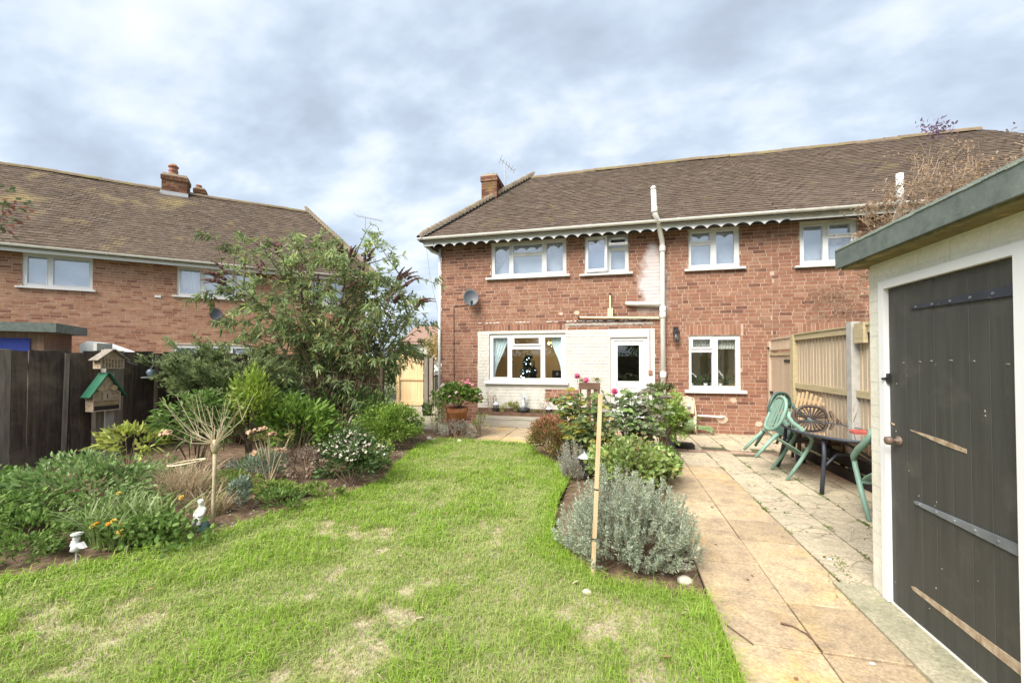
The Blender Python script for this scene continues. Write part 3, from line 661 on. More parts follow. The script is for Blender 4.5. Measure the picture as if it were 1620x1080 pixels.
for i in range(6):
    for j in range(3): pave(terr, me, -2.96 + 0.605 * i, 7.62 + 0.605 * j)
cs = MB(); cs.box(1.44, 1.68, -2.5, 3.22, -0.1, 0.015); struct(cs.build('concrete_strip', M['concrete']))

# ================================================================== OUR HOUSE
CAMX, CAMY = 0.0, -9.25
H1 = thing('brick_house', 'red brick house with white painted ground floor panel and scalloped white eaves board', 'house', (0, 9.25, 0))
W1 = (-2.74, -0.98, 3.44, 4.25); W2 = (-0.57, 0.37, 3.42, 4.25); W3 = (-2.79, -1.00, 1.03, 2.12); W4 = (1.58, 2.56, 0.89, 2.02); W5 = (1.59, 2.56, 3.42, 4.25); DR = (-0.02, 0.75, 0.03, 2.0)
holes = [W1, W2, W3, W4, W5, DR]
m = MB(); m.slab_holes(-3.99, 3.15, -0.1, 4.27, holes, 0.0015, 0.23); wall = m.build('wall', M['mortar'], H1, local=True)
def hole(w_, a=0.004): return (w_[0] - a, w_[1] + a, w_[2] - a, w_[3] + a)
PANEL = (-3.07, 0.90, -0.1, 2.18)
bh = [hole(h) for h in holes] + [PANEL, (-2.95, -0.95, 2.18, 2.33), (1.52, 2.62, 2.025, 2.245)]
brickwork(wall, -4.0, 3.145, 0.0, 4.25, bh, PAL, M['brick'], 300, lambda x, z: (x - 2.2) ** 2 * 0.6 + (z - 1.9) ** 2 + (40 if x < 1.17 or (z < 0.3) else 0))
soldiers(wall, -2.94, -0.96, 2.195, 2.325, PAL, M['brick']); soldiers(wall, 1.53, 2.61, 2.03, 2.24, PAL[:2] + PAL[3:4] + PAL[5:8], M['brick'])
# painted panel: bricks under white paint, flat render round the door
PATCH = (-1.46, -0.70, 0.56, 0.85)
brickwork(wall, -3.05, -0.06, 0.0, 2.165, [hole(W3), PATCH], [(1, 1, 1)], M['white_brick'], 120, lambda x, z: abs(x + 0.5) + abs(z - 1.5) * 0.3, 'painted_brick', -0.009, 0.003, 0.05)
brickwork(wall, PATCH[0], PATCH[1], PATCH[2] + 0.005, PATCH[3], [], PAL, M['brick'], 0, None, 'bare_brick', 0.0)
m = MB(); m.slab_holes(-3.068, -0.06, 0.0, 2.18, [W3, PATCH], -0.0045, 0.008); m.build('paint_coat', M['white_brick'], wall, local=True)
m = MB(); m.slab_holes(-0.058, 0.90, 0.0, 2.185, [hole(DR)], -0.016, 0.008); m.build('render_surround', M['white_render'], wall, local=True)
# remains of the old lean-to roof line: torn mortar, flashing, grey cement
m = MB()
for i in range(46):
    x = -3.15 + i * 0.09; 
    if -2.9 < x < -2.55 or -2.1 < x < -1.85 or x > -1.0 or R.random() < 0.35:
        x2 = x + R.uniform(0.04, 0.1); z0 = 2.368 + R.uniform(-0.006, 0.006); m.prism([(x, z0), (x2, z0 + R.uniform(-.006, .006)), (x2 + 0.01, z0 + 0.012), (x + 0.02, z0 + R.uniform(0.012, 0.03))], -R.uniform(0.006, 0.014), 0.004, 'y')
m.build('old_flashing', M['white_render'], wall, local=True, kind='stuff')
m = MB()
for i in range(30): x = -1.0 + i * 0.062; m.prism([(x, 2.28 + R.uniform(-.018, .012)), (x + 0.07, 2.28 + R.uniform(-.018, .012)), (x + 0.064, 2.33 + R.uniform(-.02, .008)), (x - 0.004, 2.33 + R.uniform(-.02, .008))], -R.uniform(0.004, 0.009), 0.004, 'y')
m.build('cement_fillet', M['concrete_post'], wall, local=True, kind='stuff')
m = MB()
for i in range(22): x = -0.75 + i * 0.07; m.prism([(x, 2.35 + R.uniform(-.008, .006)), (x + 0.078, 2.35 + R.uniform(-.008, .006)), (x + 0.07, 2.39 + R.uniform(-.014, .01)), (x, 2.385 + R.uniform(-.014, .01))], -R.uniform(0.005, 0.008), 0.004, 'y')
m.build('dark_chase', M['dark_void'], wall, local=True, kind='stuff')
m = MB(); 
for (x, z, r) in ((2.42, 0.69, 0.07), (2.2, 0.30, 0.11), (2.88, 0.22, 0.07), (-1.1, 2.55, 0.05), (-0.75, 2.56, 0.06)):
    pts = [(x + r * cos(t) * R.uniform(0.8, 1.15), z + r * 0.8 * sin(t) * R.uniform(0.8, 1.15)) for t in [2 * pi * k / 12 for k in range(12)]]; m = MB(); m.prism(pts, -0.010, 0.006, 'y'); m.build('mortar_patch', M['mortar_pale'], wall, local=True)
# side and back of the body
M['brick_wall_far'] = mk('brick_side', (0.36, 0.16, 0.10), (0.30, 0.13, 0.085), 8, 0.9, 0.4)
m = MB(); m.box(-3.99, -3.77, 0.232, 6.4, -0.1, 4.25); m.box(-3.99, 3.15, 6.4, 6.6, -0.1, 4.25); m.box(2.95, 3.14, 0.232, 6.4, -0.1, 4.25); m.build('side_wall', M['brick_wall_far'], H1, local=True)
m = MB(); m.box(-4.02, 3.15, -0.055, 0.0, -0.12, -0.005); m.build('plinth', M['concrete'], H1, local=True)
# windows
GU, GL = M['glass_up'], M['glass_low']
window(H1, *W1, [(-2.66, -2.31, 3.52, 4.19), (-2.21, -1.54, 4.00, 4.18), (-2.21, -1.54, 3.51, 3.92), (-1.43, -1.06, 3.52, 4.19)], (-2.86, -0.90, 3.385, 3.44), GU, opener=(1,))
window(H1, *W2, [(-0.49, -0.10, 3.50, 4.17), (0.00, 0.30, 3.98, 4.16), (0.00, 0.30, 3.49, 3.90)], (-0.68, 0.45, 3.37, 3.42), GU)
window(H1, *W3, [(-2.70, -2.35, 1.11, 2.03), (-2.20, -1.61, 1.88, 2.02), (-2.25, -1.57, 1.09, 1.76), (-1.47, -1.10, 1.10, 2.03)], (-2.89, -0.94, 0.955, 1.03), GL, opener=(1,))
window(H1, *W4, [(1.66, 2.00, 1.78, 1.94), (1.63, 2.03, 0.97, 1.67), (2.14, 2.48, 0.97, 1.93)], (1.49, 2.66, 0.825, 0.89), GL, opener=(0,))
window(H1, *W5, [(1.66, 2.00, 4.00, 4.18), (1.64, 2.02, 3.50, 3.92), (2.13, 2.47, 3.50, 4.19)], (1.50, 2.66, 3.365, 3.42), GU, opener=(0,))
# the ajar casement and the open top light of the second window
m = MB(); m.slab_holes(0, 0.47, 0, 0.77, [(0.055, 0.415, 0.06, 0.71)], 0, 0.05); oc = m.build('open_casement', M['upvc'], H1, local=True); oc.location = (-0.545, -0.03, 3.455); oc.rotation_euler = (0, 0, radians(-9))
m = MB(); m.box(0.05, 0.42, 0.02, 0.028, 0.055, 0.715); m.build('pane', GU, oc, local=True)
m = MB(); m.slab_holes(0, 0.40, -0.24, 0, [(0.05, 0.35, -0.20, -0.045)], 0, 0.045); oc = m.build('open_top_light', M['upvc'], H1, local=True); oc.location = (-0.05, -0.03, 4.21); oc.rotation_euler = (radians(-32), 0, 0)
m = MB(); m.box(0.045, 0.355, 0.02, 0.028, -0.205, -0.04); m.build('pane', GU, oc, local=True)
# back door
m = MB(); m.slab_holes(DR[0], DR[1], DR[2], DR[3], [(0.06, 0.67, 0.09, 1.93)], 0.02, 0.09); dfr = m.build('door_frame', M['upvc'], H1, local=True)
m = MB(); m.slab_holes(0.064, 0.666, 0.095, 1.926, [(0.13, 0.585, 1.05, 1.83)], 0.035, 0.08)
m.slab_holes(0.11, 0.605, 1.03, 1.85, [(0.13, 0.585, 1.05, 1.83)], 0.022, 0.034); m.slab_holes(0.14, 0.59, 0.2, 0.93, [(0.165, 0.565, 0.225, 0.905)], 0.022, 0.034)
m.box(0.15, 0.55, 0.024, 0.034, 1.88, 1.905); dl = m.build('door', M['upvc'], H1, local=True)
m = MB(); m.box(0.12, 0.595, 0.055, 0.063, 1.04, 1.84); m.build('pane', GL, dl, local=True)
m = MB(); m.tube([(0.095, 0.03, 1.0), (0.095, -0.02, 1.0), (0.2, -0.025, 1.0)], 0.01, 8); m.build('handle', M['silver'], dl, local=True)
m = MB(); m.box(-0.1, 0.85, -0.30, -0.02, -0.05, 0.09); m.build('doorstep', M['concrete'], H1, local=True)
# rooms
rm = room(H1, -3.7, -0.32, 0.24, 3.4, 0.0, 2.35, M['room']); room(H1, -0.22, 1.2, 0.24, 2.4, 0.0, 2.3, M['room_dark']); rk = room(H1, 1.32, 2.92, 0.24, 1.15, 0.0, 2.3, M['room_lamp_glow'])  # kitchen made shallow so window light reaches its back wall
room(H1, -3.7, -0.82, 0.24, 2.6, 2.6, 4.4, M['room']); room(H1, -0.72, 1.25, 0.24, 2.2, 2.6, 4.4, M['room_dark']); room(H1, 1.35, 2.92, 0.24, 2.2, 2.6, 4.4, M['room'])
m = MB(); m.box(2.2, 2.90, 1.0, 1.13, 1.35, 2.28); m.build('glow_panel', M['room_lamp_glow'], rk, local=True)  # panel carrying the painted yellow glow on the right wall
m = MB(); m.box(1.55, 1.82, 0.95, 1.12, 0.0, 1.72); m.box(2.20, 2.42, 0.9, 1.1, 0.0, 1.55); m.build('cabinet', M['cabinet'], rk, local=True)
curtain(H1, (-2.76, -2.36, 2.08), (-2.76, -2.68, 1.1), 0.125, M['curtain_blue'], 5); curtain(H1, (-1.36, -1.03, 2.08), (-1.12, -1.03, 1.25), 0.125, M['curtain_blue'], 4)
curtain(H1, (1.6, 2.06, 1.99), (1.6, 2.06, 1.80), 0.15, M['lace'], 8, 'valance'); curtain(H1, (2.1, 2.54, 1.99), (2.1, 2.54, 1.74), 0.15, M['lace'], 8, 'valance')
for (a, b) in ((-2.72, -1.0), (-0.55, 0.35), (1.61, 2.54)):
    m = MB(); m.box(a, b, 0.20, 0.206, 3.43, 4.24 if a != -0.55 else 3.93); m.build('roller_blind', M['net'], H1, local=True)
curtain(H1, (-2.70, -2.35, 4.2), (-2.72, -2.66, 3.5), 0.155, M['curtain_white'], 5); curtain(H1, (-1.38, -1.04, 4.2), (-1.12, -1.04, 3.6), 0.155, M['curtain_white'], 5)
# eaves
scallop(H1, -4.05, 3.36, -0.345, 4.33, 4.165, M['upvc'])
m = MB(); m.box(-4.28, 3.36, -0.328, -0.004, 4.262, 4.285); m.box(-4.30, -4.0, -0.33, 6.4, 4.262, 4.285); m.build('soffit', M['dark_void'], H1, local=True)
m = MB(); m.box(-4.31, -4.29, -0.345, 6.5, 4.19, 4.35); m.box(-4.29, -4.06, -0.345, -0.329, 4.19, 4.33); m.build('side_fascia', M['upvc'], H1, local=True)
gutter(H1, -4.42, 3.40, -0.405, 4.372, M['gutter_white'])
# soil stack in front of the eaves
X = 1.05
m = MB(); m.tube([(X + 0.01, -0.075, 0.0), (X + 0.01, -0.075, 3.90), (X, -0.10, 4.02), (X - 0.11, -0.40, 4.36), (X - 0.175, -0.50, 4.46), (X - 0.19, -0.50, 4.58), (X - 0.205, -0.49, 5.0)], 0.052, 12)
pp = m.build('soil_pipe', M['gutter_white'], H1, smooth=True, local=True)
for (z, r) in ((2.58, 0.064), (2.46, 0.062), (3.86, 0.062), (1.2, 0.062)):
    m = MB(); m.lathe([(r, z - 0.06), (r + 0.004, z - 0.04), (r + 0.004, z + 0.04), (r, z + 0.06)], (X + 0.01, -0.075, 0), 14); m.build('collar', M['gutter_white'], pp, smooth=True, local=True)
m = MB(); m.lathe([(0.06, 4.50), (0.062, 4.52), (0.062, 4.60), (0.058, 4.62)], (X - 0.186, -0.50, 0), 14); m.lathe([(0.056, 4.97), (0.056, 5.02), (0.03, 5.05), (0.004, 5.06)], (X - 0.205, -0.49, 0), 12); m.build('vent_cap', M['upvc_old'], pp, smooth=True, local=True)
m = MB(); m.tube([(X - 0.04, -0.075, 2.68), (0.42, -0.075, 2.72), (0.34, -0.03, 2.73), (0.33, 0.0, 2.73)], 0.05, 10); m.build('branch_pipe', M['upvc_old'], pp, smooth=True, local=True)
m = MB(); m.tube([(-0.70, -0.05, 2.455), (0.98, -0.05, 2.40)], 0.022, 8); m.tube([(-0.02, -0.05, 2.45), (-0.02, -0.05, 2.93)], 0.02, 8); m.box(-0.075, -0.045, -0.055, -0.02, 2.43, 2.64); m.box(0.005, 0.035, -0.055, -0.02, 2.43, 2.64); m.build('waste_pipe', M['cream_pipe'], H1, local=True)
m = MB(); m.lathe([(0.03, 0), (0.03, 0.03)], (-0.70, -0.05, 2.44), 8); m.lathe([(0.027, 0), (0.027, 0.04)], (-0.02, -0.05, 2.93), 8); m.build('pipe_cap', M['black'], H1, local=True)
m = MB(); m.tube([(-4.03, -0.03, 4.2), (-4.03, -0.03, 0.0)], 0.034, 8); m.tube([(-4.3, -0.2, 4.24), (-4.2, -0.12, 4.12), (-4.03, -0.03, 4.06)], 0.032, 8); m.build('downpipe', M['upvc'], H1, smooth=True, local=True)
m = MB(); m.tube([(0.80, -0.022, 2.17), (0.80, -0.022, 1.3)], 0.007, 5); m.box(0.77, 0.845, -0.045, -0.016, 1.20, 1.29); m.build('cable_box', M['pot_clay'], H1, local=True)
m = MB(); m.tube([(-3.66, -0.012, 0.4), (-3.67, -0.012, 2.79), (-3.3, -0.012, 2.82)], 0.008, 5); m.build('cable', M['black'], H1, local=True)
m = MB(); m.tube([(1.72, -0.06, 0.36), (2.2, -0.06, 0.345), (2.24, 0.0, 0.345)], 0.02, 8); m.build('overflow_pipe', M['upvc'], H1, local=True)
m = MB(); m.tube([(-4.25, -0.3, 4.18), (-4.2, -0.25, 3.6), (-4.05, -0.05, 2.6)], 0.006, 5); m.build('hanging_cable', M['lead'], H1, local=True)
# roof
YE, ZE, YR, ZR = -0.42, 4.335, 3.05, 7.10
rd = MB(); DK = 0.055; rd.add([(-4.35, YE, ZE - DK), (3.15, YE, ZE - DK), (3.15, YR, ZR - DK), (-2.38, YR, ZR - DK), (-4.35, 6.52, ZE - DK), (3.15, 6.52, ZE - DK)], [(0, 1, 2, 3), (4, 0, 3), (5, 4, 3, 2)]); roof = rd.build('roof', M['deck'], H1, local=True)
tiled(roof, -4.37, 3.15, YE, ZE, YR, ZR, hip_lo=-2.38, n_ind=300, mat=M['tile'], near=1.6)
hb = MB(); hb.tube([(-4.36, YE, ZE - 0.02), (-2.38, YR, ZR - 0.02)], 0.055, 8); hb.build('hip_rafter', M['deck'], roof, local=True)
capline(roof, (-4.36, YE + 0.0, ZE + 0.03), (-2.38, YR, ZR + 0.03), 0.142, 0.095, M['hip'], 'hip_tile', flare=0.030, ln=0.24, tilt=0.30)
capline(roof, (-2.42, YR, ZR - 0.05), (3.10, YR, ZR - 0.05), 0.325, 0.115, M['ridge'], 'ridge_tile', flare=0.004)
chimney(H1, -3.50, -3.06, 1.6, 2.35, 4.9, 6.66, [(-3.28, 2.1, 0.22, 0.10)], flash=None)
aerial('slim aerial beside the tall narrow chimney of the white panelled house', (-2.93, 11.3, 5.9), 1.28, (0.75, 0.35, -0.62), 0.5, 6)

# satellite dish, lantern on the wall ------------------------------------------------
def dish(label, loc, rz, r, mat):
    t = thing('satellite_dish', label, 'satellite dish', loc, rz)
    m = MB(); prof = [(0.001, 0.0), (r * 0.3, 0.006), (r * 0.6, 0.024), (r * 0.85, 0.05), (r, 0.072), (r * 1.01, 0.066), (r * 0.85, 0.042), (r * 0.5, 0.008), (0.001, -0.01)]
    mt = Matrix.Rotation(radians(78), 3, 'X'); m.lathe(prof, (0, -0.16, 0), 24, sx=0.9, mat=mt); m.build('reflector', mat, t, smooth=True, local=True)
    m = MB(); m.tube([(0, 0.0, -0.1), (0, -0.08, -0.06), (0, -0.15, 0.0)], 0.018, 8); m.build('bracket', M['black'], t, local=True)
    m = MB(); m.tube([(0, -0.17, -r * 0.95), (0, -0.42, -r * 0.75)], 0.01, 6); m.lathe([(0.02, -0.05), (0.03, 0.02), (0.02, 0.05)], (0, -0.44, -r * 0.68), 10); m.build('receiver_arm', M['black'], t, local=True)
    return t
dish('dark grey satellite dish on the brick wall left of the upstairs triple window', (-3.26, 9.24, 2.95), radians(24), 0.20, M['grey_dish'])
t = thing('wall_lantern', 'black glazed lantern fixed to the brick wall right of the white soil pipe', 'wall light', (1.32, 9.24, 2.05))
m = MB(); m.box(-0.045, 0.045, -0.02, 0.0, 0.0, 0.16); m.tube([(0, -0.02, 0.11), (0, -0.10, 0.11), (0, -0.10, 0.07)], 0.012, 6); m.build('bracket', M['black'], t, local=True)
m = MB(); m.lathe([(0.075, 0.0), (0.07, 0.02), (0.03, 0.06), (0.01, 0.07)], (0, -0.10, 0.03), 4); m.lathe([(0.055, 0.0), (0.05, 0.015)], (0, -0.10, -0.15), 4)
for a in (0, 1, 2, 3): q = a * pi / 2; m.tube([(0.06 * cos(q), -0.10 + 0.06 * sin(q), 0.03), (0.048 * cos(q), -0.10 + 0.048 * sin(q), -0.14)], 0.006, 4)
m.build('lantern_cage', M['black'], t, local=True)
m = MB(); m.lathe([(0.045, -0.135), (0.056, 0.03)], (0, -0.10, 0), 4); m.build('lamp_glass', M['glass_lamp'], t, local=True)
m = MB(); m.lathe([(0.012, -0.09), (0.024, -0.06), (0.024, -0.03), (0.01, 0.02)], (0, -0.10, 0), 8); m.build('bulb', M['frost'], t, local=True)

# ------------------------------------------------------------------ christmas tree and other things seen through the glass
def leafmesh(name, P, A, Nn, L, Wd, C, mat, parent, fold=0.12, droop=0.0, kind='stuff', local=False, mid=0.45, hexa=None):
    if hexa is None: hexa = float(np.mean(L)) > 0.043 and float(np.mean(Wd)) > 0.011
    P = np.asarray(P, float); A = np.asarray(A, float); Nn = np.asarray(Nn, float); n = len(P)
    A = A / (np.linalg.norm(A, axis=1, keepdims=True) + 1e-9); S = np.cross(A, Nn); S /= (np.linalg.norm(S, axis=1, keepdims=True) + 1e-9); U = np.cross(S, A)
    L = np.broadcast_to(np.asarray(L, float), (n,))[:, None]; Wd = np.broadcast_to(np.asarray(Wd, float), (n,))[:, None]
    tip = P + A * L; tip[:, 2] -= droop * L[:, 0]
    if hexa:
        q = lambda a, b: P + A * L * a + S * Wd * b + U * np.abs(Wd * b) * fold * 2.2 - np.array([[0, 0, 1.0]]) * droop * L * a * a
        V = np.stack([P, q(0.22, 0.40), q(0.62, 0.42), tip, q(0.62, -0.42), q(0.22, -0.40)], 1).reshape(-1, 3)
        o = (np.arange(n) * 6)[:, None]; F = np.concatenate([o + np.array([[0, 3, 2, 1]]), o + np.array([[0, 5, 4, 3]])], 0)
        return fast(name, V, F, np.repeat(np.asarray(C, float), 6, 0), mat, parent, kind, local=local)
    V = np.stack([P, P + A * L * mid + S * Wd * 0.5 + U * Wd * fold, tip, P + A * L * mid - S * Wd * 0.5 + U * Wd * fold], 1).reshape(-1, 3)
    o = (np.arange(n) * 4)[:, None]; F = np.concatenate([o + np.array([[0, 2, 1]]), o + np.array([[0, 3, 2]])], 0)
    return fast(name, V, F, np.repeat(np.asarray(C, float), 4, 0), mat, parent, kind, local=local)
def rdir(n, zmin=-1.0):
    z = NR.uniform(zmin, 1, n); t = NR.uniform(0, 2 * pi, n); r = np.sqrt(1 - z * z); return np.stack([r * np.cos(t), r * np.sin(t), z], 1)
def pick(pal, n, k=0.18):
    pal = np.array(pal); return pal[NR.randint(0, len(pal), n)] * NR.uniform(1 - k, 1 + k, (n, 1))
t = thing('christmas_tree', 'decorated Christmas tree with cool white lights inside the lounge window', 'Christmas tree', (-2.02, 10.15, 0.45))
m = MB(); m.tube([(0, 0, -0.45), (0, 0, 1.25)], [0.03, 0.008], 6); m.lathe([(0.11, -0.45), (0.13, -0.3)], (0, 0, 0), 12); m.build('trunk', M['bark'], t, local=True)
n = 2600; h = NR.uniform(0, 1.18, n); ang = NR.uniform(0, 2 * pi, n); rr = (0.40 * (1 - h / 1.25)) * NR.uniform(0.4, 1.0, n) ** 0.6 * (0.8 + 0.2 * np.sin(h * 26))
P = np.stack([rr * np.cos(ang), rr * np.sin(ang), h], 1); A = np.stack([np.cos(ang), np.sin(ang), NR.uniform(-0.5, 0.3, n)], 1)
leafmesh('foliage', P, A, rdir(n), 0.10, 0.03, pick([(0.02, 0.045, 0.045), (0.03, 0.06, 0.05)], n), M['fir'], t, local=True)
for mm, cnt, r0 in (('led', 60, 0.011), ('purple_led', 8, 0.012)):
    m = MB()
    for i in range(cnt):
        hh = R.uniform(0.02, 1.15) if mm == 'led' else R.uniform(0, 0.2); a = R.uniform(-pi, 0.2) if mm == 'led' else R.uniform(-pi, -2); q = 0.42 * (1 - hh / 1.25) + 0.02
        m.lathe([(0.002, -r0), (r0, 0), (0.002, r0)], (q * cos(a), q * sin(a), hh), 6)
    m.build('fairy_lights' if mm == 'led' else 'purple_lights', M[mm], t, local=True, kind='stuff')
m = MB()
for k in range(3): m.lathe([(0.005, -0.06), (0.05, 0), (0.005, 0.06)], (0.14 + R.uniform(-0.05, 0.05), -0.2 + R.uniform(-0.03, 0.03), 1.0 + R.uniform(-0.08, 0.08)), 8)
m.build('gold_bow', M['gold'], t, local=True)
t = thing('ceiling_pendant', 'small warm ceiling bulbs glowing at the top of the lounge window', 'lamp', (-1.55, 11.2, 1.95))
m = MB(); m.tube([(0, 0, 0.05), (0, 0, 0.38)], 0.006, 5); m.tube([(-0.12, 0, 0.05), (0.12, 0, 0.05)], 0.008, 5); m.build('fitting', M['gold'], t, local=True)
for sx_ in (-0.12, 0.12):
    m = MB(); m.lathe([(0.004, -0.04), (0.024, -0.02), (0.024, 0.01), (0.008, 0.04)], (sx_, 0, 0.02), 10); m.build('bulb', M['warm'], t, smooth=True, local=True)
pl_ = bpy.data.lights.new('pendant_light', 'POINT'); pl_.energy = 6; pl_.color = (1.0, 0.80, 0.52); pl_.shadow_soft_size = 0.08
po_ = bpy.data.objects.new('pendant_light', pl_); COL.objects.link(po_); po_.location = (0, 0, 0.0); po_.parent = t
t = thing('side_cabinet', 'dark low cabinet behind the right lounge pane', 'cabinet', (-1.18, 10.3, 0))
m = MB(); m.box(-0.25, 0.25, -0.15, 0.15, 0, 1.26); m.build('body', M['black'], t, local=True)
for sx_ in (-0.12, 0.08):
    m = MB(); m.lathe([(0.03, 0), (0.035, 0.03), (0.01, 0.07)], (sx_, -0.16, 1.14), 8); m.build('handle', M['silver'], t, local=True)
t = thing('houseplant', 'white orchids and green pot plants lined up on the kitchen windowsill', 'houseplant', (2.05, 9.42, 0.93))
n = 260; cx = NR.choice([-0.33, -0.12, 0.02, 0.28], n); P = np.stack([cx + NR.normal(0, 0.05, n), NR.normal(0, 0.02, n), NR.uniform(0.05, 0.22, n)], 1)
leafmesh('foliage', P, rdir(n, -0.1), rdir(n), 0.07, 0.025, pick([(0.06, 0.10, 0.03), (0.10, 0.13, 0.04), (0.04, 0.08, 0.03)], n), M['leaf'], t, local=True)
m = MB()
for q in (-0.40, -0.12, 0.02, 0.16): m.lathe([(0.035, 0), (0.048, 0.09)], (q, -0.01, 0), 10)
m.build('pot', M['gloss_white'], t, local=True)
m = MB()
for k in range(16): q = k / 15; m.lathe([(0.002, -0.018), (0.02, 0), (0.002, 0.018)], (0.07 + 0.16 * q + R.uniform(-0.01, 0.01), R.uniform(-0.02, 0.02), 0.38 - 0.18 * q * q), 6)
for k in range(7): m.lathe([(0.002, -0.018), (0.02, 0), (0.002, 0.018)], (-0.42 + 0.02 * k, R.uniform(-0.02, 0.02), 0.30 - 0.008 * k * k * 0.3), 6)
m.build('blossom', M['gloss_white'], t, local=True)

# ================================================================== NEIGHBOUR'S HALF (right)
H2 = thing('brick_house', 'red brick half house on the right with plain dirty gutter, beyond the board fence', 'house', (0, 9.25, 0))
W6 = (3.65, 4.63, 3.38, 4.25)
m = MB(); m.slab_holes(3.152, 10.4, -0.1, 4.27, [W6], 0.0015, 0.23); w2 = m.build('wall', M['mortar'], H2, local=True)
brickwork(w2, 3.155, 6.2, 0.9, 4.25, [hole(W6), (3.60, 4.7, 2.03, 2.24)], PAL, M['brick'], 160, lambda x, z: abs(x - 3.9) + abs(z - 2.9) * 0.6)
soldiers(w2, 3.61, 4.70, 2.035, 2.24, PAL[:2] + PAL[5:8], M['brick'])
m = MB(); m.box(10.18, 10.4, 0.232, 6.4, -0.1, 4.25); m.box(3.152, 10.4, 6.4, 6.6, -0.1, 4.25); m.build('side_wall', M['brick_wall_far'], H2, local=True)
window(H2, *W6, [(3.73, 4.06, 3.47, 4.17), (4.17, 4.52, 3.98, 4.17), (4.15, 4.54, 3.47, 3.90)], (3.55, 4.73, 3.33, 3.38), GU, opener=(1,))
room(H2, 3.3, 5.4, 0.24, 2.2, 2.6, 4.4, M['room']); m = MB(); m.box(3.7, 4.6, 0.20, 0.206, 3.4, 4.24); m.build('roller_blind', M['net'], H2, local=True)
m = MB(); m.box(3.362, 10.6, -0.345, -0.329, 4.20, 4.33); m.build('fascia', M['upvc_old'], H2, local=True)
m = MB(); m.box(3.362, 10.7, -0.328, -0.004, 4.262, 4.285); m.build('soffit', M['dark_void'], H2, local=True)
gutter(H2, 3.405, 10.8, -0.405, 4.365, M['upvc_old'])
m = MB(); m.tube([(5.06, -0.47, 4.2), (5.06, -0.47, 4.86)], 0.055, 10); m.tube([(5.06, -0.47, 4.25), (5.10, -0.2, 3.98), (5.10, -0.075, 3.85), (5.10, -0.075, 0)], 0.052, 10); m.build('soil_pipe', M['upvc_old'], H2, smooth=True, local=True)
rd = MB(); rd.add([(3.15, YE, ZE - DK), (10.75, YE, ZE - DK), (8.75, YR, ZR - DK), (3.15, YR, ZR - DK), (10.75, 6.52, ZE - DK), (3.15, 6.52, ZE - DK)], [(0, 1, 2, 3), (1, 4, 2), (4, 5, 3, 2)]); roof = rd.build('roof', M['deck'], H2, local=True)
tiled(roof, 3.15, 10.75, YE, ZE, YR, ZR, hip_hi=8.75, n_ind=220, mat=M['tile'], near=4.4)
capline(roof, (3.155, YR, ZR - 0.05), (8.5, YR, ZR - 0.05), 0.325, 0.115, M['ridge'], 'ridge_tile', flare=0.004)

# ================================================================== LEFT HOUSE
a43 = radians(43)
H3 = thing('brick_house', 'pale orange brick house on the left behind the dark fence, mossy roof', 'house', (-sin(a43) * 15.2, cos(a43) * 15.2, 0), a43)
WA = (-5.75, -4.44, 3.40, 4.25); WB = (-2.65, -0.72, 3.40, 4.25); WC = (0.83, 1.95, 3.40, 4.25); WD = (-2.72, -0.78, 0.95, 1.96)
hs = [WA, WB, WC, WD]
m = MB(); m.slab_holes(-9.5, 2.6, -0.2, 4.27, hs, 0.0015, 0.23); w3 = m.build('wall', M['mortar_pale'], H3, local=True)
brickwork(w3, -8.2, 2.595, 0.9, 4.25, [hole(h) for h in hs], PALE, M['brick_pale'], 300, lambda x, z: abs(x + 3.6) + abs(z - 2.9) * 0.8 + (9 if z < 1.6 else 0))
m = MB(); m.box(2.38, 2.6, 0.232, 5.2, -0.2, 4.25); m.box(-9.5, -9.28, 0.232, 5.2, -0.2, 4.25); m.box(-9.5, 2.6, 5.2, 5.4, -0.2, 4.25); m.build('side_wall', M['brick_wall_far'], H3, local=True)
window(H3, *WA, [(-5.67, -5.32, 3.48, 4.17), (-5.20, -4.52, 3.48, 4.17)], (-5.85, -4.36, 3.345, 3.40), GU)
window(H3, *WB, [(-2.57, -2.12, 3.48, 4.17), (-2.0, -1.32, 3.98, 4.17), (-2.0, -1.32, 3.48, 3.90), (-1.2, -0.80, 3.48, 4.17)], (-2.75, -0.62, 3.345, 3.40), GU)
window(H3, *WC, [(0.91, 1.34, 3.48, 4.17), (1.45, 1.87, 3.48, 4.17)], (0.73, 2.05, 3.345, 3.40), GU)
window(H3, *WD, [(-2.64, -2.2, 1.03, 1.87), (-2.08, -1.4, 1.03, 1.87), (-1.28, -0.86, 1.03, 1.87)], (-2.82, -0.68, 0.89, 0.95), GU)
for (a, b, z0, z1) in ((-5.7, -4.5, 3.42, 4.22), (-2.62, -0.75, 3.42, 4.22), (0.86, 1.92, 3.42, 4.22), (-2.7, -0.8, 0.97, 1.95)):
    m = MB(); m.box(a, b, 0.20, 0.206, z0, z1); m.build('roller_blind', M['net'], H3, local=True); room(H3, a - 0.3, b + 0.3, 0.24, 1.8, z0 - 0.6, z1 + 0.1, M['room'])
curtain(H3, (-2.6, -2.1, 4.2), (-2.6, -2.1, 3.45), 0.16, M['curtain_white'], 6)
m = MB(); m.box(-9.7, 2.9, -0.345, -0.329, 4.20, 4.33); m.build('fascia', M['upvc'], H3, local=True)
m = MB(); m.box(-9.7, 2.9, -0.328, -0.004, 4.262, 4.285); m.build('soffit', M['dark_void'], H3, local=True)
gutter(H3, -9.8, 3.05, -0.405, 4.368, M['gutter_white'])
rd = MB(); yr3, zr3 = 2.45, 7.22
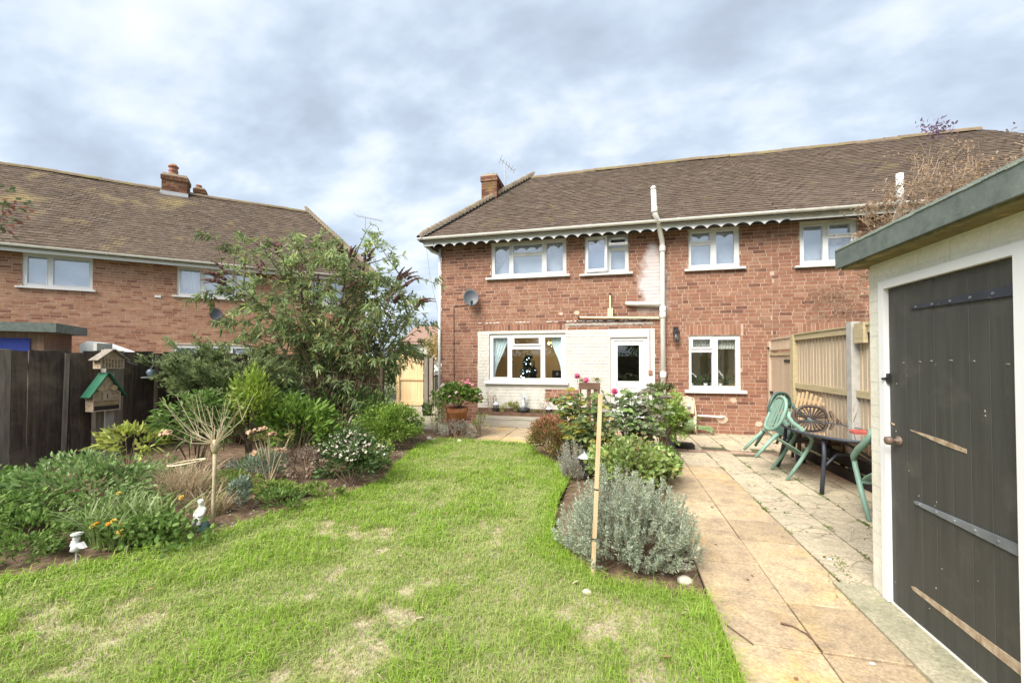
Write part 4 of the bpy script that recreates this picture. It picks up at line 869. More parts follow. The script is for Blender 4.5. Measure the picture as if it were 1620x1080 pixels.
rd.add([(-9.9, YE, ZE - DK), (2.98, YE, ZE - DK), (0.85, yr3, zr3 - DK), (-9.9, yr3, zr3 - DK), (2.98, 5.3, ZE - DK), (-9.9, 5.3, ZE - DK)], [(0, 1, 2, 3), (1, 4, 2), (4, 5, 3, 2)]); roof = rd.build('roof', M['deck'], H3, local=True)
tiled(roof, -9.9, 2.98, YE, ZE, yr3, zr3, hip_hi=0.85, n_ind=300, mat=M['tile_left'], near=-3.4, xlim=(-8.6, 3.2))
hb = MB(); hb.tube([(2.98, YE, ZE - 0.02), (0.85, yr3, zr3 - 0.02)], 0.055, 8); hb.build('hip_rafter', M['deck'], roof, local=True)
capline(roof, (2.98, YE, ZE + 0.03), (0.85, yr3, zr3 + 0.03), 0.142, 0.095, M['hip'], 'hip_tile', flare=0.030, ln=0.24, tilt=0.30)
capline(roof, (-8.6, yr3, zr3 - 0.05), (0.72, yr3, zr3 - 0.05), 0.325, 0.115, M['ridge'], 'ridge_tile', flare=0.004)
chimney(H3, -3.48, -2.80, 2.25, 2.75, 6.4, 7.72, [(-3.22, 2.5, 0.42, 0.15)], PAL, flash=7.02)
chimney(H3, -2.72, -2.40, 2.9, 3.4, 6.4, 7.62, [(-2.6, 3.05, 0.16, 0.10)], PAL, flash=None)
m = MB(); m.box(-3.14, -3.0, -0.03, 0.0, 3.30, 3.36); m.build('wall_vent', M['upvc'], H3, local=True)
def h3(s, d, z): return (-sin(a43) * (15.2 + d) + cos(a43) * s, cos(a43) * (15.2 + d) + sin(a43) * s, z)
dish('pale grey satellite dish on the left house wall above the feathery shrub', h3(-1.80, -0.02, 2.86), a43 + radians(30), 0.20, M['grey_dish'])
aerial('tall aerial with long slanted boom behind the hip of the left house', h3(2.9, 1.9, 4.6), 2.65, (0.9, 0.1, -0.22), 1.1, 11)

# ================================================================== far things between the houses
t = thing('far_house', 'distant pale house with brown roof in the gap above the pine gate', 'house', (-14.5, 38, 0))
m = MB(); m.box(-6, 4.5, 0, 6, 0, 3.1); m.build('wall', M['far_wall'], t, local=True)
m = MB(); m.prism([(-0.4, 3.1), (6.4, 3.1), (3, 5.2)], -6.3, 4.8, 'x'); m.build('roof', M['far_roof'], t, local=True)
for q in (-4, -1, 2):
    m = MB(); m.box(q, q + 1.2, -0.03, 0.01, 1.0, 2.2); f_ = m.build('window', M['upvc'], t, local=True); m = MB(); m.box(q + 0.1, q + 1.1, -0.05, -0.035, 1.1, 2.1); m.build('pane', M['black'], f_, local=True)

# ================================================================== SHED (right foreground)
SH = thing('garden_shed', 'white painted masonry shed with dark plank door and green felt roof', 'shed', (1.66, 3.2, 0))
m = MB(); 
def xwall(m, y0, y1, z0, z1, holes, x0, x1):
    q = MB(); q.slab_holes(y0, y1, z0, z1, holes, x0, x1); m.add([(p[1], p[0], p[2]) for p in q.v], [tuple(reversed(f)) for f in q.f])
xwall(m, -2.2, 3.195, -0.05, 2.16, [(2.16, 3.04, 0.02, 1.96)], 1.666, 1.86)
m.box(1.862, 3.0, 3.0, 3.195, -0.05, 2.16); m.box(1.862, 3.0, -2.2, -2.0, -0.05, 2.16); m.box(2.8, 3.0, -1.99, 2.99, -0.05, 2.16); sw = m.build('wall', M['shed_white'], SH)
z = 0.02; r_ = 0
BB = []
while z < 2.1:
    ys = [3.195, 3.195 - (0.10 if r_ % 2 else 0.155)] if z < 1.95 else None
    if ys:
        m = MB(); m.box(1.6630 + R.uniform(-0.0015, 0.0012), 1.68, 3.0755, 3.197, z, z + 0.0725); m.build('painted_brick', M['shed_white'], sw)
    else:
        y = 3.2
        while y > 1.6:
            m = MB(); m.box(1.6640 + R.uniform(-0.001, 0.0008), 1.68, y - 0.222, y, max(z, 1.9965), min(z + 0.0725, 2.14)); m.build('painted_brick', M['shed_white'], sw); y -= 0.224
    z += 0.0745; r_ += 1
z = 0.02; r_ = 0
while z < 2.1:
    x = 1.672 + (0.11 if r_ % 2 else 0)
    while x < 2.95:
        m = MB(); m.box(x, min(x + 0.215, 3.0), 3.19, 3.2035 + R.uniform(-0.002, 0.002), z, min(z + 0.066, 2.14)); BB.append(m); x += 0.224
    z += 0.0745; r_ += 1
mm_ = MB()
for q in BB: mm_.add(q.v, q.f)
mm_.build('painted_brick_field', M['shed_white'], sw, kind='stuff')
# frame, door planks, furniture
m = MB(); xwall(m, 2.10, 3.075, 0.02, 1.995, [(2.175, 3.025, 0.0, 1.945)], 1.646, 1.70); m.build('door_frame', M['gloss_white'], SH)
m = MB(); m.box(1.70, 1.72, 2.18, 3.02, 0.03, 1.94); dr = m.build('door', M['door_black'], SH)
ys = [3.022, 2.985, 2.875, 2.765, 2.655, 2.545, 2.435, 2.325, 2.18]
for i in range(len(ys) - 1):
    m = MB(); y1, y0 = ys[i] - 0.0007, ys[i + 1] + 0.0007; x = 1.672 + R.uniform(-0.0008, 0.0008)
    m.prism([(y0, 1.70), (y0, x + 0.002), (y0 + 0.002, x), (y1 - 0.002, x), (y1, x + 0.002), (y1, 1.70)], 0.03, 1.94, 'z')
    m.v = [(p[1], p[0], p[2]) for p in m.v]; m.f = [tuple(reversed(f)) for f in m.f]; m.build('plank', M['door_black'], dr)
def strap(z, y0, y1, mat, w0, w1, name, dz=0.0):
    x = 1.663; m = MB(); m.prism([(y0, z - w0 / 2 + dz), (y1, z - w1 / 2), (y1 + 0.02, z), (y1, z + w1 / 2), (y0, z + w0 / 2 + dz)], x, x + 0.007, 'x'); o = m.build(name, mat, dr)
    y = y1 - 0.03
    while y > y0: b_ = MB(); b_.tube([(x - 0.004, y, z), (x + 0.002, y, z)], 0.007, 6); b_.build('screw', M['steel'], o); y -= 0.12
    return o
strap(1.80, 2.20, 2.80, M['blue_steel'], 0.045, 0.018, 'strap_hinge'); strap(0.70, 2.20, 2.80, M['steel'], 0.05, 0.02, 'strap_hinge')
for pl in ([(2.2, 0.175), (2.84, 0.19), (2.86, 0.205), (2.83, 0.215), (2.2, 0.225)], [(2.46, 1.05), (2.6, 1.062), (2.84, 1.097), (2.845, 1.103), (2.7, 1.095), (2.6, 1.088), (2.46, 1.070)], [(2.98, 1.105), (3.02, 1.112), (3.02, 1.12), (2.98, 1.115)]):
    m = MB(); m.prism(pl, 1.6685, 1.673, 'x'); m.build('bare_scar', M['bare_wood'], dr)
m = MB()
for i in range(6): y = 2.25 + i * 0.13 + R.uniform(-0.05, 0.03); z = 1.49 + R.uniform(-0.012, 0.012); l = R.uniform(0.006, 0.03); m.prism([(y, z), (y + l, z + 0.002), (y + l, z + 0.005), (y + l * 0.3, z + 0.006)], 1.669, 1.673, 'x')
for i in range(16): y = R.uniform(2.25, 3.0); z = R.uniform(0.1, 1.9); l = R.uniform(0.0015, 0.0036); h_ = l * R.uniform(0.8, 3.5); m.prism([(y, z), (y + l, z + h_ * 0.3), (y + l * 0.8, z + h_), (y + l * 0.1, z + h_ * 0.7)], 1.669, 1.673, 'x')
M['chip'] = mk('old_undercoat', (0.36, 0.35, 0.31), (0.25, 0.245, 0.215), 30, 0.8); m.build('paint_chips', M['chip'], dr, kind='stuff')
m = MB(); rot = Matrix.Rotation(radians(-90), 3, 'Y'); m.lathe([(0.028, 0.0), (0.028, 0.006), (0.012, 0.012), (0.011, 0.035), (0.02, 0.04), (0.027, 0.052), (0.024, 0.068), (0.008, 0.074)], (1.672, 2.94, 1.02), 14, mat=rot); m.build('knob', M['brass_brown'], dr, smooth=True)
m = MB(); m.box(1.655, 1.668, 3.005, 3.03, 1.36, 1.42); m.tube([(1.65, 3.015, 1.39), (1.635, 3.03, 1.385)], 0.008, 6); m.build('latch', M['black'], dr)
# roof
m = MB(); m.box(1.52, 3.25, -2.5, 3.305, 2.135, 2.262); rf = m.build('roof', M['felt_green'], SH)
m = MB(); m.prism([(1.56, 2.262), (1.575, 2.30), (1.63, 2.315), (3.2, 2.315), (3.2, 2.262)], -2.4, 3.24, 'y'); m.build('felt_upstand', M['felt_green'], rf)
m = MB()
y = -2.5
while y < 3.29: l = R.uniform(0.04, 0.12); m.box(1.516, 1.556, y, min(y + l, 3.308), 2.255 + R.uniform(-0.003, 0.002), 2.266 + R.uniform(0, 0.004)); y += l
m.build('felt_lip', M['felt_edge'], rf)
m = MB(); m.box(1.54, 1.664, -2.4, 3.27, 2.12, 2.134); m.box(1.665, 3.1, 3.206, 3.27, 2.12, 2.134); m.build('soffit', M['soffit_mossy'], rf)

# ================================================================== LEFT FENCE
FL = thing('board_fence', 'old dark creosoted board fence along the left border', 'fence', (-7.5, 5, 0))
y = 0.6; i = 0
while y < 12.5:
    wd = R.uniform(0.115, 0.17); top = 1.635 + R.uniform(-0.025, 0.02); m = MB(); tl = R.uniform(-0.008, 0.008); x = -7.5 + (0.012 if i % 2 else 0.0) + R.uniform(-0.004, 0.004)
    m.add([(x, y, -0.05), (x, y + wd, -0.05), (x, y + wd + tl, top), (x, y + tl, top + R.uniform(-0.01, 0.01)), (x - 0.018, y, -0.05), (x - 0.018, y + wd, -0.05), (x - 0.018, y + wd + tl, top), (x - 0.018, y + tl, top)],
          [(0, 1, 2, 3), (7, 6, 5, 4), (0, 4, 5, 1), (1, 5, 6, 2), (2, 6, 7, 3), (3, 7, 4, 0)])
    m.build('board', M['fence_grey'] if (i % 9 in (2,) or R.random() < 0.10) else M['fence_dark'], FL); y += wd + R.uniform(-0.004, 0.006); i += 1
for z in (0.3, 1.4):
    m = MB(); m.box(-7.56, -7.52, 0.6, 12.5, z, z + 0.08); m.build('rail', M['fence_dark'], FL)
for yy in (4.14, 5.32):
    m = MB(); m.bar((-7.478, yy, -0.05), (-7.478, yy + 0.03, 1.6), 0.05, 0.02, (1, 0, 0)); m.build('batten', M['fence_grey'], FL)
t = thing('fence_post', 'pale concrete fence post carrying two insect houses', 'post', (-7.38, 4.58, 0))
m = MB(); m.box(-7.44, -7.33, 4.54, 4.65, -0.1, 1.66); m.build('concrete_shaft', M['concrete_post'], t); m = MB(); m.box(-7.45, -7.36, 4.44, 4.525, -0.1, 1.2); m.build('timber_post', M['fence_grey'], t)
m = MB(); m.box(-7.60, -7.53, 4.54, 4.74, 1.60, 1.76); m.build('cap_block', M['concrete_post'], t)
# insect houses (face +X)
def insect(label, c, wd, dp, z0, ze, zp, roofmat, kind):
    t = thing('insect_house', label, 'insect house', c); cx, cy, _ = c; y0, y1 = cy - wd / 2, cy + wd / 2
    m = MB(); m.prism([(y0, z0), (y1, z0), (y1, ze), (cy, zp), (y0, ze)], cx - dp / 2, cx + dp / 2 - 0.03, 'x'); m.build('case', M['bare_wood'], t)
    m = MB(); xx = cx + dp / 2
    for q in ((y0, z0, y1, z0 + 0.014), (y0, ze - 0.012, y1, ze)): m.box(xx - 0.031, xx, q[0], q[2], q[1], q[3])
    m.box(xx - 0.031, xx - 0.001, y0, y0 + 0.013, z0 + 0.0145, ze - 0.0125); m.box(xx - 0.031, xx - 0.001, y1 - 0.013, y1, z0 + 0.0145, ze - 0.0125)
    if kind == 2:
        m.box(xx - 0.031, xx - 0.002, y0 + 0.0135, y1 - 0.0135, z0 + 0.15, z0 + 0.163); m.box(xx - 0.031, xx - 0.002, cy - 0.05, cy + 0.05, z0 + 0.165, ze - 0.014)
    m.build('front_frame', M['gate_wood'], t)
    m = MB()
    if kind == 1:
        for a in range(7):
            for b in range(5): m.tube([(xx - 0.032, y0 + 0.02 + 0.036 * a * wd / 0.28, z0 + 0.03 + 0.03 * b), (xx - 0.008, y0 + 0.02 + 0.036 * a * wd / 0.28, z0 + 0.03 + 0.03 * b)], 0.013, 6)
    else:
        for yy in (cy - 0.085, cy + 0.085): m.tube([(xx - 0.03, yy, ze + 0.055), (xx + 0.005, yy, ze + 0.055)], 0.042, 12)
        for a in range(12): m.tube([(xx - 0.032, y0 + 0.03 + a * 0.024, z0 + 0.02), (xx - 0.012, y0 + 0.03 + a * 0.024, z0 + 0.13)], 0.009, 5)
    m.build('log_filling', M['stake'] if kind == 2 else M['bare_wood'], t, kind='stuff')
    if kind == 2:
        m = MB(); m.box(xx - 0.032, xx - 0.012, y0 + 0.014, y1 - 0.014, z0 + 0.016, z0 + 0.075); m.box(xx - 0.003, xx - 0.0005, cy - 0.006, cy + 0.006, z0 + 0.18, ze - 0.03); m.build('dark_compartment', M['black_timber'], t)
    ov = 0.05
    for s in (-1, 1):
        a = (cx, cy + s * 0.0, zp + 0.012); e_ = (cx, cy + s * (wd / 2 + ov), ze - ov * (zp - ze) / (wd / 2) + 0.012)
        m = MB(); n_ = Vector((0, s * (zp - ze), wd / 2)).normalized() * 0.016; x0, x1 = cx - dp / 2, cx + dp / 2 + 0.035
        A_ = Vector((0, cy, zp + 0.003)); B_ = Vector((0, e_[1], e_[2] - 0.009)); vs = []
        for x in (x0, x1):
            for p in (A_, B_): vs += [(x, p.y, p.z), (x, p.y + n_.y, p.z + n_.z)]
        m.add(vs, [(0, 1, 3, 2), (4, 6, 7, 5), (0, 4, 5, 1), (2, 3, 7, 6), (1, 5, 7, 3), (0, 2, 6, 4)]); m.build('roof_board', roofmat, t)
M['green_paint'] = mk('green_painted_roof', (0.03, 0.145, 0.085), (0.025, 0.11, 0.065), 6, 0.5)
insect('small natural wood insect hotel, upper one of two on the concrete post', (-7.26, 4.53, 1.36), 0.30, 0.15, 1.38, 1.53, 1.655, M['fence_grey'], 1)
insect('larger insect hotel with green painted roof, lower on the concrete post', (-7.26, 4.47, 0.76), 0.34, 0.15, 0.765, 1.04, 1.31, M['green_paint'], 2)
t = thing('bird_feeder', 'blue grey glass bird feeder hanging on a wire bracket on the dark fence', 'bird feeder', (-7.42, 5.2, 1.3))
m = MB(); m.tube([(-7.48, 5.28, 1.52), (-7.42, 5.25, 1.42), (-7.40, 5.2, 1.36)], 0.006, 5); m.tube([(-7.3, 4.72, 1.52), (-7.40, 4.95, 1.44), (-7.46, 5.05, 1.43)], 0.004, 5); m.build('bracket', M['silver'], t)
m = MB(); m.lathe([(0.004, 0.07), (0.04, 0.06), (0.065, 0.02), (0.05, -0.03), (0.03, -0.05)], (-7.40, 5.2, 1.29), 12); m.build('glass_body', M['bluebird'], t, smooth=True); m = MB(); m.lathe([(0.07, 0.0), (0.075, 0.02), (0.03, 0.025)], (-7.39, 5.13, 1.21), 12); m.build('tray', M['silver'], t)

# neighbour's little shed and tarpaulin beyond the fence
nsx = h3(-5.3, -1.75, 0)
t = thing('neighbour_shed', 'small brown shed with green felt roof and blue panel beyond the dark fence', 'shed', nsx, a43)
m = MB(); m.box(-1.6, 0.75, -0.5, 0.9, 0, 2.12); m.build('wall', M['shed_boards'], t, local=True); m = MB(); m.box(-1.75, 1.0, -0.68, 1.0, 2.121, 2.32); m.build('roof', M['felt_green'], t, local=True); m = MB(); m.box(-0.62, 0.55, -0.53, -0.502, 1.3, 1.98); m.build('blue_panel', M['blue_sheet'], t, local=True)
tp = h3(-3.9, -1.2, 0)
t = thing('tarpaulin', 'white sheet draped over garden clutter beside the small brown shed', 'tarpaulin', tp, a43)
m = MB(); m.prism([(-0.28, 0), (0.62, 0), (0.62, 1.70), (0.35, 1.82), (0.1, 1.93), (-0.15, 1.97), (-0.28, 1.88)], -0.4, 0.4, 'y'); m.build('sheet', M['white_sheet'], t, local=True)

# ================================================================== RIGHT FENCE AND GATE
FR = thing('board_fence', 'pale featheredge board fence between patio and the house next door', 'fence', (3.08, 7, 0))
y = 4.0; i = 0
while y < 8.0:
    wd = 0.112; m = MB(); x = 3.085; t0 = 1.88
    m.add([(x, y, 0.06), (x + 0.012, y + wd, 0.06), (x + 0.012, y + wd, t0), (x, y, t0), (x + 0.022, y, 0.06), (x + 0.02, y + wd, 0.06), (x + 0.02, y + wd, t0), (x + 0.022, y, t0)], [(3, 2, 1, 0), (4, 5, 6, 7), (0, 1, 5, 4), (1, 2, 6, 5), (2, 3, 7, 6), (3, 0, 4, 7)])
    m.build('board', M['fence_new'], FR); y += 0.1; i += 1
for (z, h_) in ((1.845, 0.085), (1.03, 0.09), (0.25, 0.09)):
    m = MB(); m.box(3.045, 3.083, 4.0, 6.16, z, z + h_); m.build('rail', M['rail_wood'], FR); m = MB(); m.box(3.045, 3.083, 6.28, 7.96, z, z + h_); m.build('rail', M['rail_wood'], FR)
m = MB(); m.box(3.03, 3.115, 4.0, 7.96, 1.932, 1.955); m.build('capping', M['rail_wood'], FR)
m = MB(); m.box(3.0, 3.10, 6.165, 6.275, -0.05, 2.0); m.build('concrete_post', M['concrete_post'], FR); m = MB(); m.box(3.02, 3.12, 7.965, 8.085, -0.05, 1.93); m.build('timber_post', M['rail_wood'], FR)
m = MB(); m.box(3.01, 3.06, 5.92, 6.12, 1.72, 1.97); m.build('post_cleat', M['rail_wood'], FR)
GT = thing('side_gate', 'weathered pale plank gate next to the brick wall with trellis above', 'gate', (3.08, 8.6, 0))
y = 8.10
while y < 9.05:
    m = MB(); m.box(3.06 + R.uniform(0, 0.003), 3.08, y, y + 0.115, 0.06, 1.60); m.build('plank', M['gate_wood'], GT); y += 0.12
for (z) in (1.595,): m = MB(); m.box(3.04, 3.085, 8.09, 9.16, z, z + 0.05); m.build('rail', M['rail_wood'], GT)
y = 8.12
while y < 9.05: m = MB(); m.box(3.07, 3.085, y, y + 0.032, 1.68, 1.94); m.build('trellis_slat', M['gate_wood'], GT); y += 0.062
for z in (1.70, 1.90): m = MB(); m.box(3.055, 3.069, 8.1, 9.1, z, z + 0.03); m.build('trellis_rail', M['gate_wood'], GT)
m = MB(); m.box(3.03, 3.11, 9.10, 9.19, 0, 1.88); m.build('gate_post', M['gate_wood'], GT)
m = MB(); m.box(3.045, 3.058, 8.09, 8.42, 1.47, 1.515); m.build('hinge', M['black'], GT); m = MB(); m.box(3.03, 3.058, 8.98, 9.08, 0.86, 0.90); m.tube([(3.02, 9.06, 1.72), (3.0, 9.06, 1.76)], 0.02, 6); m.build('latch', M['black'], GT)

# ================================================================== PINE GATE at the side passage
t = thing('garden_gate', 'new pine side gate with sloping top rail in the far passage', 'gate', (-6.5, 12.7, 0))
x = -6.95
while x < -6.16:
    zt = 1.70 - (x + 6.95) / 0.82 * 0.22; m = MB(); m.box(x, x + 0.098, 12.7, 12.72, 0.05, zt - 0.02); m.build('plank', M['pine'], t); x += 0.102
m = MB(); m.bar((-6.97, 12.685, 1.66), (-6.12, 12.685, 1.43), 0.03, 0.11, (0, 0, 1)); m.build('rail', M['pine'], t)
for z in (0.84, 0.0): m = MB(); m.box(-6.97, -6.12, 12.66, 12.699, z, z + 0.085 + (0.06 if z == 0 else 0)); m.build('rail', M['pine'], t)
m = MB(); m.box(-7.08, -6.98, 12.62, 12.72, 0, 1.5); m.build('gate_post', M['pine'], t)
t = thing('old_gate', 'old grey timber gate with diagonal brace between pine gate and house', 'gate', (-5.8, 12.75, 0))
for x in (-6.08, -5.90): m = MB(); m.box(x, x + 0.13, 12.65, 12.76, 0, 1.62 - (0.04 if x > -6 else 0)); m.build('gate_post', M['fence_grey'], t)
x = -5.74
while x < -5.0: m = MB(); m.box(x, x + 0.14, 12.74, 12.76, 0.05, 1.15); m.build('plank', M['fence_dark'], t); x += 0.145
for z in (0.08, 1.02, 1.40): m = MB(); m.box(-5.76, -4.9, 12.69, 12.735, z, z + 0.09); m.build('rail', M['fence_grey'], t)
m = MB(); m.bar((-5.7, 12.68, 1.40), (-5.2, 12.68, 0.95), 0.03, 0.09, (0, 1, 0)); m.build('brace', M['fence_grey'], t)
t = thing('bucket', 'black plastic bucket standing in the passage before the gates', 'bucket', (-5.0, 10.6, -0.03))
m = MB(); m.lathe([(0.12, 0), (0.15, 0.28), (0.158, 0.28), (0.158, 0.30), (0.145, 0.30), (0.115, 0.02)], (0, 0, 0), 20); m.build('body', M['black_plastic'], t, smooth=True, local=True); m = MB(); m.tube([(0.15, 0, 0.28), (0.12, -0.1, 0.21), (0, -0.16, 0.17), (-0.12, -0.1, 0.21), (-0.15, 0, 0.28)], 0.005, 5); m.build('handle', M['silver'], t, local=True)

# ================================================================== PATIO FURNITURE
def garden_chair(label, loc, rz, tip, mat, style='slat', group=None, name='garden_chair'):
    # origin on the ground between the front feet, facing +x; tip leans it forward over its front feet
    t = thing(name, label, 'chair', loc, rz, group); Rm = Matrix.Rotation(radians(tip), 3, 'Y')
    def put(m, nm, sm=True): m.v = [tuple(Rm @ Vector(p)) for p in m.v]; return m.build(nm, mat, t, smooth=sm, local=True)
    for s in (-1, 1):
        m = MB(); m.tube([(0.0, s * 0.275, 0.0), (-0.02, s * 0.262, 0.30), (-0.05, s * 0.25, 0.55), (-0.075, s * 0.25, 0.62)], [0.020, 0.026, 0.026, 0.024], 8); put(m, 'leg')
        m = MB(); m.tube([(-0.46, s * 0.25, 0.0), (-0.45, s * 0.235, 0.22), (-0.43, s * 0.22, 0.43)], [0.020, 0.026, 0.024], 8); put(m, 'leg')
        m = MB(); m.tube([(-0.06, s * 0.25, 0.60), (-0.11, s * 0.262, 0.645), (-0.25, s * 0.27, 0.655), (-0.40, s * 0.265, 0.66), (-0.475, s * 0.245, 0.70), (-0.50, s * 0.225, 0.76)], [0.024, 0.03, 0.032, 0.03, 0.026, 0.02], 8); put(m, 'armrest')
    # seat: dished shell with a rolled front edge
    m = MB(); nu, nv = 10, 8; vs = []
    for sgn in (0, -0.012):
        for j in range(nv + 1):
            v = j / nv; x = -0.03 - 0.43 * v; hw = 0.245 - 0.035 * v
            for i in range(nu + 1):
                u = i / nu * 2 - 1; vs.append((x, u * hw, 0.43 - 0.035 * v - 0.018 * (1 - u * u) * sin(pi * v) - 0.05 * max(0, 0.18 - v) / 0.18 * 0.6 + sgn - 0.03 * max(0, abs(u) - 0.85)))
    q = (nu + 1) * (nv + 1); idx = lambda j, i: j * (nu + 1) + i; fs = []
    for j in range(nv):
        for i in range(nu): a = (idx(j, i), idx(j, i + 1), idx(j + 1, i + 1), idx(j + 1, i)); fs += [a, tuple(q + k for k in reversed(a))]
    for i in range(nu): fs += [(idx(0, i + 1), idx(0, i), q + idx(0, i), q + idx(0, i + 1)), (idx(nv, i), idx(nv, i + 1), q + idx(nv, i + 1), q + idx(nv, i))]
    for j in range(nv): fs += [(idx(j, 0), idx(j + 1, 0), q + idx(j + 1, 0), q + idx(j, 0)), (idx(j + 1, nu), idx(j, nu), q + idx(j, nu), q + idx(j + 1, nu))]
    m.add(vs, fs); m.tube([(-0.035, -0.24, 0.395), (-0.02, 0, 0.39), (-0.035, 0.24, 0.395)], 0.022, 8); put(m, 'seat')
    zc, hh, hw = (0.66, 0.235, 0.235) if style == 'slat' else (0.64, 0.165, 0.20)
    bx = lambda z: -0.455 - (z - 0.42) * 0.28
    def P(u, v): z = zc + v * hh; return (bx(z) + 0.03 * (1 - u * u) * -1, u * hw, z)
    m = MB(); ring = []
    e_ = 2.6
    for k in range(29):
        a = 2 * pi * k / 28; c_, s_ = cos(a), sin(a); ring.append(P(math.copysign(abs(c_) ** (2 / e_), c_), math.copysign(abs(s_) ** (2 / e_), s_)))
    m.tube(ring, 0.023, 8); put(m, 'back_frame')
    if style == 'slat':
        for k in range(-2, 3):
            u = k * 0.33; v = 0.93 * (1 - abs(u) ** 2.6) ** (1 / 2.6); m = MB(); m.bar(P(u, -v), P(u * 0.9, v), 0.045, 0.010, (1, 0, 0)); put(m, 'slat', False)
    else:
        for k in range(-5, 6):
            a = radians(k * 16.5); u0, v0 = sin(a) * 0.12, -0.15 - 0.0 * k
            u1, v1 = sin(a) * 0.97, cos(a) * 0.93 if abs(k) < 4 else cos(a) * 0.9; m = MB(); m.bar(P(u0, v0), P(u1, v1), 0.013, 0.012, (1, 0, 0), w2=0.026); put(m, 'slat', False)
            if abs(k) < 5: m = MB(); m.bar(P(u0, v0 - 0.02), P(u1 * 0.95, -0.15 - v1 * 0.72), 0.013, 0.012, (1, 0, 0), w2=0.026); put(m, 'slat', False)
    t.scale = (0.94, 0.94, 0.94)
    return t
garden_chair('green plastic armchair tipped forward against the left side of the patio table', (2.13, 6.10, 0), 0, 37, M['green_plastic'])
garden_chair('green plastic armchair leaning on the table end, half hidden by the white shed', (2.59, 4.53, 0), radians(90), 36, M['green_plastic'])
garden_chair('dark brown resin armchair with fan shaped back slats behind the table', (2.78, 6.50, 0), radians(-99), 8, M['brown_plastic'], 'fan')
garden_chair('dark green plastic armchair pushed under the far corner of the patio table', (2.56, 6.86, 0), radians(-55), 26, M['dark_green_plastic'])
TB = thing('patio_table', 'oval patio table with smoked brown glass top and dark metal legs', 'table', (2.62, 5.95, 0))
ov = [(0.42 * cos(2 * pi * k / 40), 0.80 * sin(2 * pi * k / 40)) for k in range(40)]
m = MB(); m.prism([(x * 0.965, y * 0.98) for x, y in ov], 0.632, 0.640, 'z'); m.build('tabletop', M['smoked'], TB, local=True)
m = MB(); m.tube([(x, y, 0.63) for x, y in ov] + [(0.42, 0, 0.63)], 0.017, 8); m.build('rim', M['table_frame'], TB, smooth=True, local=True)
for sx_ in (-1, 1):
    for sy in (-1, 1): m = MB(); m.tube([(sx_ * 0.33, sy * 0.62, 0.0), (sx_ * 0.27, sy * 0.55, 0.40), (sx_ * 0.26, sy * 0.52, 0.62)], [0.024, 0.022, 0.022], 8); m.build('leg', M['table_frame'], TB, smooth=True, local=True)
for sy in (-1, 1):
    m = MB(); m.tube([(-0.28, sy * 0.57, 0.30), (-0.1, sy * 0.45, 0.42), (0.1, sy * 0.45, 0.42), (0.28, sy * 0.57, 0.30)], 0.015, 6); m.build('brace', M['table_frame'], TB, smooth=True, local=True)
for sx_ in (-1, 1):
    m = MB(); m.tube([(sx_ * 0.27, -0.56, 0.36), (sx_ * 0.12, -0.2, 0.50), (sx_ * 0.12, 0.2, 0.50), (sx_ * 0.27, 0.56, 0.36)], 0.015, 6); m.build('brace', M['table_frame'], TB, smooth=True, local=True)
t = thing('plastic_tray', 'small red plastic tray lying on the glass tabletop', 'tray', (2.88, 5.8, 0.642))
m = MB(); m.box(-0.07, 0.10, -0.04, 0.04, 0, 0.012); m.box(-0.07, 0.10, -0.05, -0.04, 0, 0.022); m.box(-0.07, 0.10, 0.04, 0.05, 0, 0.022); m.build('tray', M['red_bit'], t, local=True)
for k, (x, z, y0, y1, lb) in enumerate(((2.90, 0.0, 4.2, 7.25, 'black tarred sleeper lying along the fence under the table, lower front one'), (2.99, 0.14, 4.3, 7.4, 'black tarred sleeper lying higher at the fence foot behind the front one'))):
    t = thing('timber_sleeper', lb, 'sleeper', (x, 5.7, z)); m = MB(); m.prism([(x - 0.035, z), (x + 0.03, z), (x + 0.03, z + 0.115), (x + 0.02, z + 0.125), (x - 0.03, z + 0.125), (x - 0.035, z + 0.118)], y0, y1, 'y'); m.build('beam', M['black_timber'], t)
t = thing('leaning_trellis', 'cream slatted wooden panel leaning on the board fence behind the chairs', 'trellis', (2.98, 7.45, 0))
for k in range(6): m = MB(); m.bar((2.93, 7.82 - 0.115 * k, 0.30), (3.03, 7.74 - 0.145 * k + 0.02, 1.0 - 0.02 * abs(k - 2)), 0.05, 0.014, (1, 0, 0)); m.build('slat', M['pine'], t)
for z, x in ((0.36, 2.952), (0.86, 3.03)): m = MB(); m.bar((x, 7.9, z), (x, 6.95, z), 0.012, 0.04, (0, 0, 1)); m.build('rail', M['pine'], t)
t = thing('blue_tub', 'small blue plastic pot beneath the patio table', 'pot', (2.70, 6.9, 0)); m = MB(); m.lathe([(0.05, 0), (0.065, 0.12), (0.07, 0.12), (0.06, 0.02)], (0, 0, 0), 12); m.build('pot', M['blue_sheet'], t, smooth=True, local=True)
t = thing('hose_reel', 'cream hose reel with pale green hose against the brick wall', 'hose reel', (1.50, 9.0, 0))
m = MB(); m.tube([(-0.17, -0.04, 0.0), (-0.16, 0, 0.45), (-0.13, 0.05, 0.72), (0, 0.06, 0.76), (0.13, 0.05, 0.72), (0.16, 0, 0.45), (0.17, -0.04, 0.0)], 0.014, 8); m.build('frame', M['cream'], t, smooth=True, local=True)
m = MB(); rot = Matrix.Rotation(radians(90), 3, 'Y'); m.lathe([(0.17, -0.14), (0.175, -0.13), (0.1, -0.12), (0.1, 0.12), (0.175, 0.13), (0.17, 0.14)], (0, 0, 0.20), 18, mat=rot); m.build('drum', M['cream'], t, smooth=True, local=True)
m = MB(); m.prism([(-0.13, 0.42), (0.13, 0.42), (0.13, 0.66), (0.07, 0.73), (-0.07, 0.73), (-0.13, 0.66)], 0.0, 0.05, 'y'); m.build('back_plate', M['cream'], t, local=True)
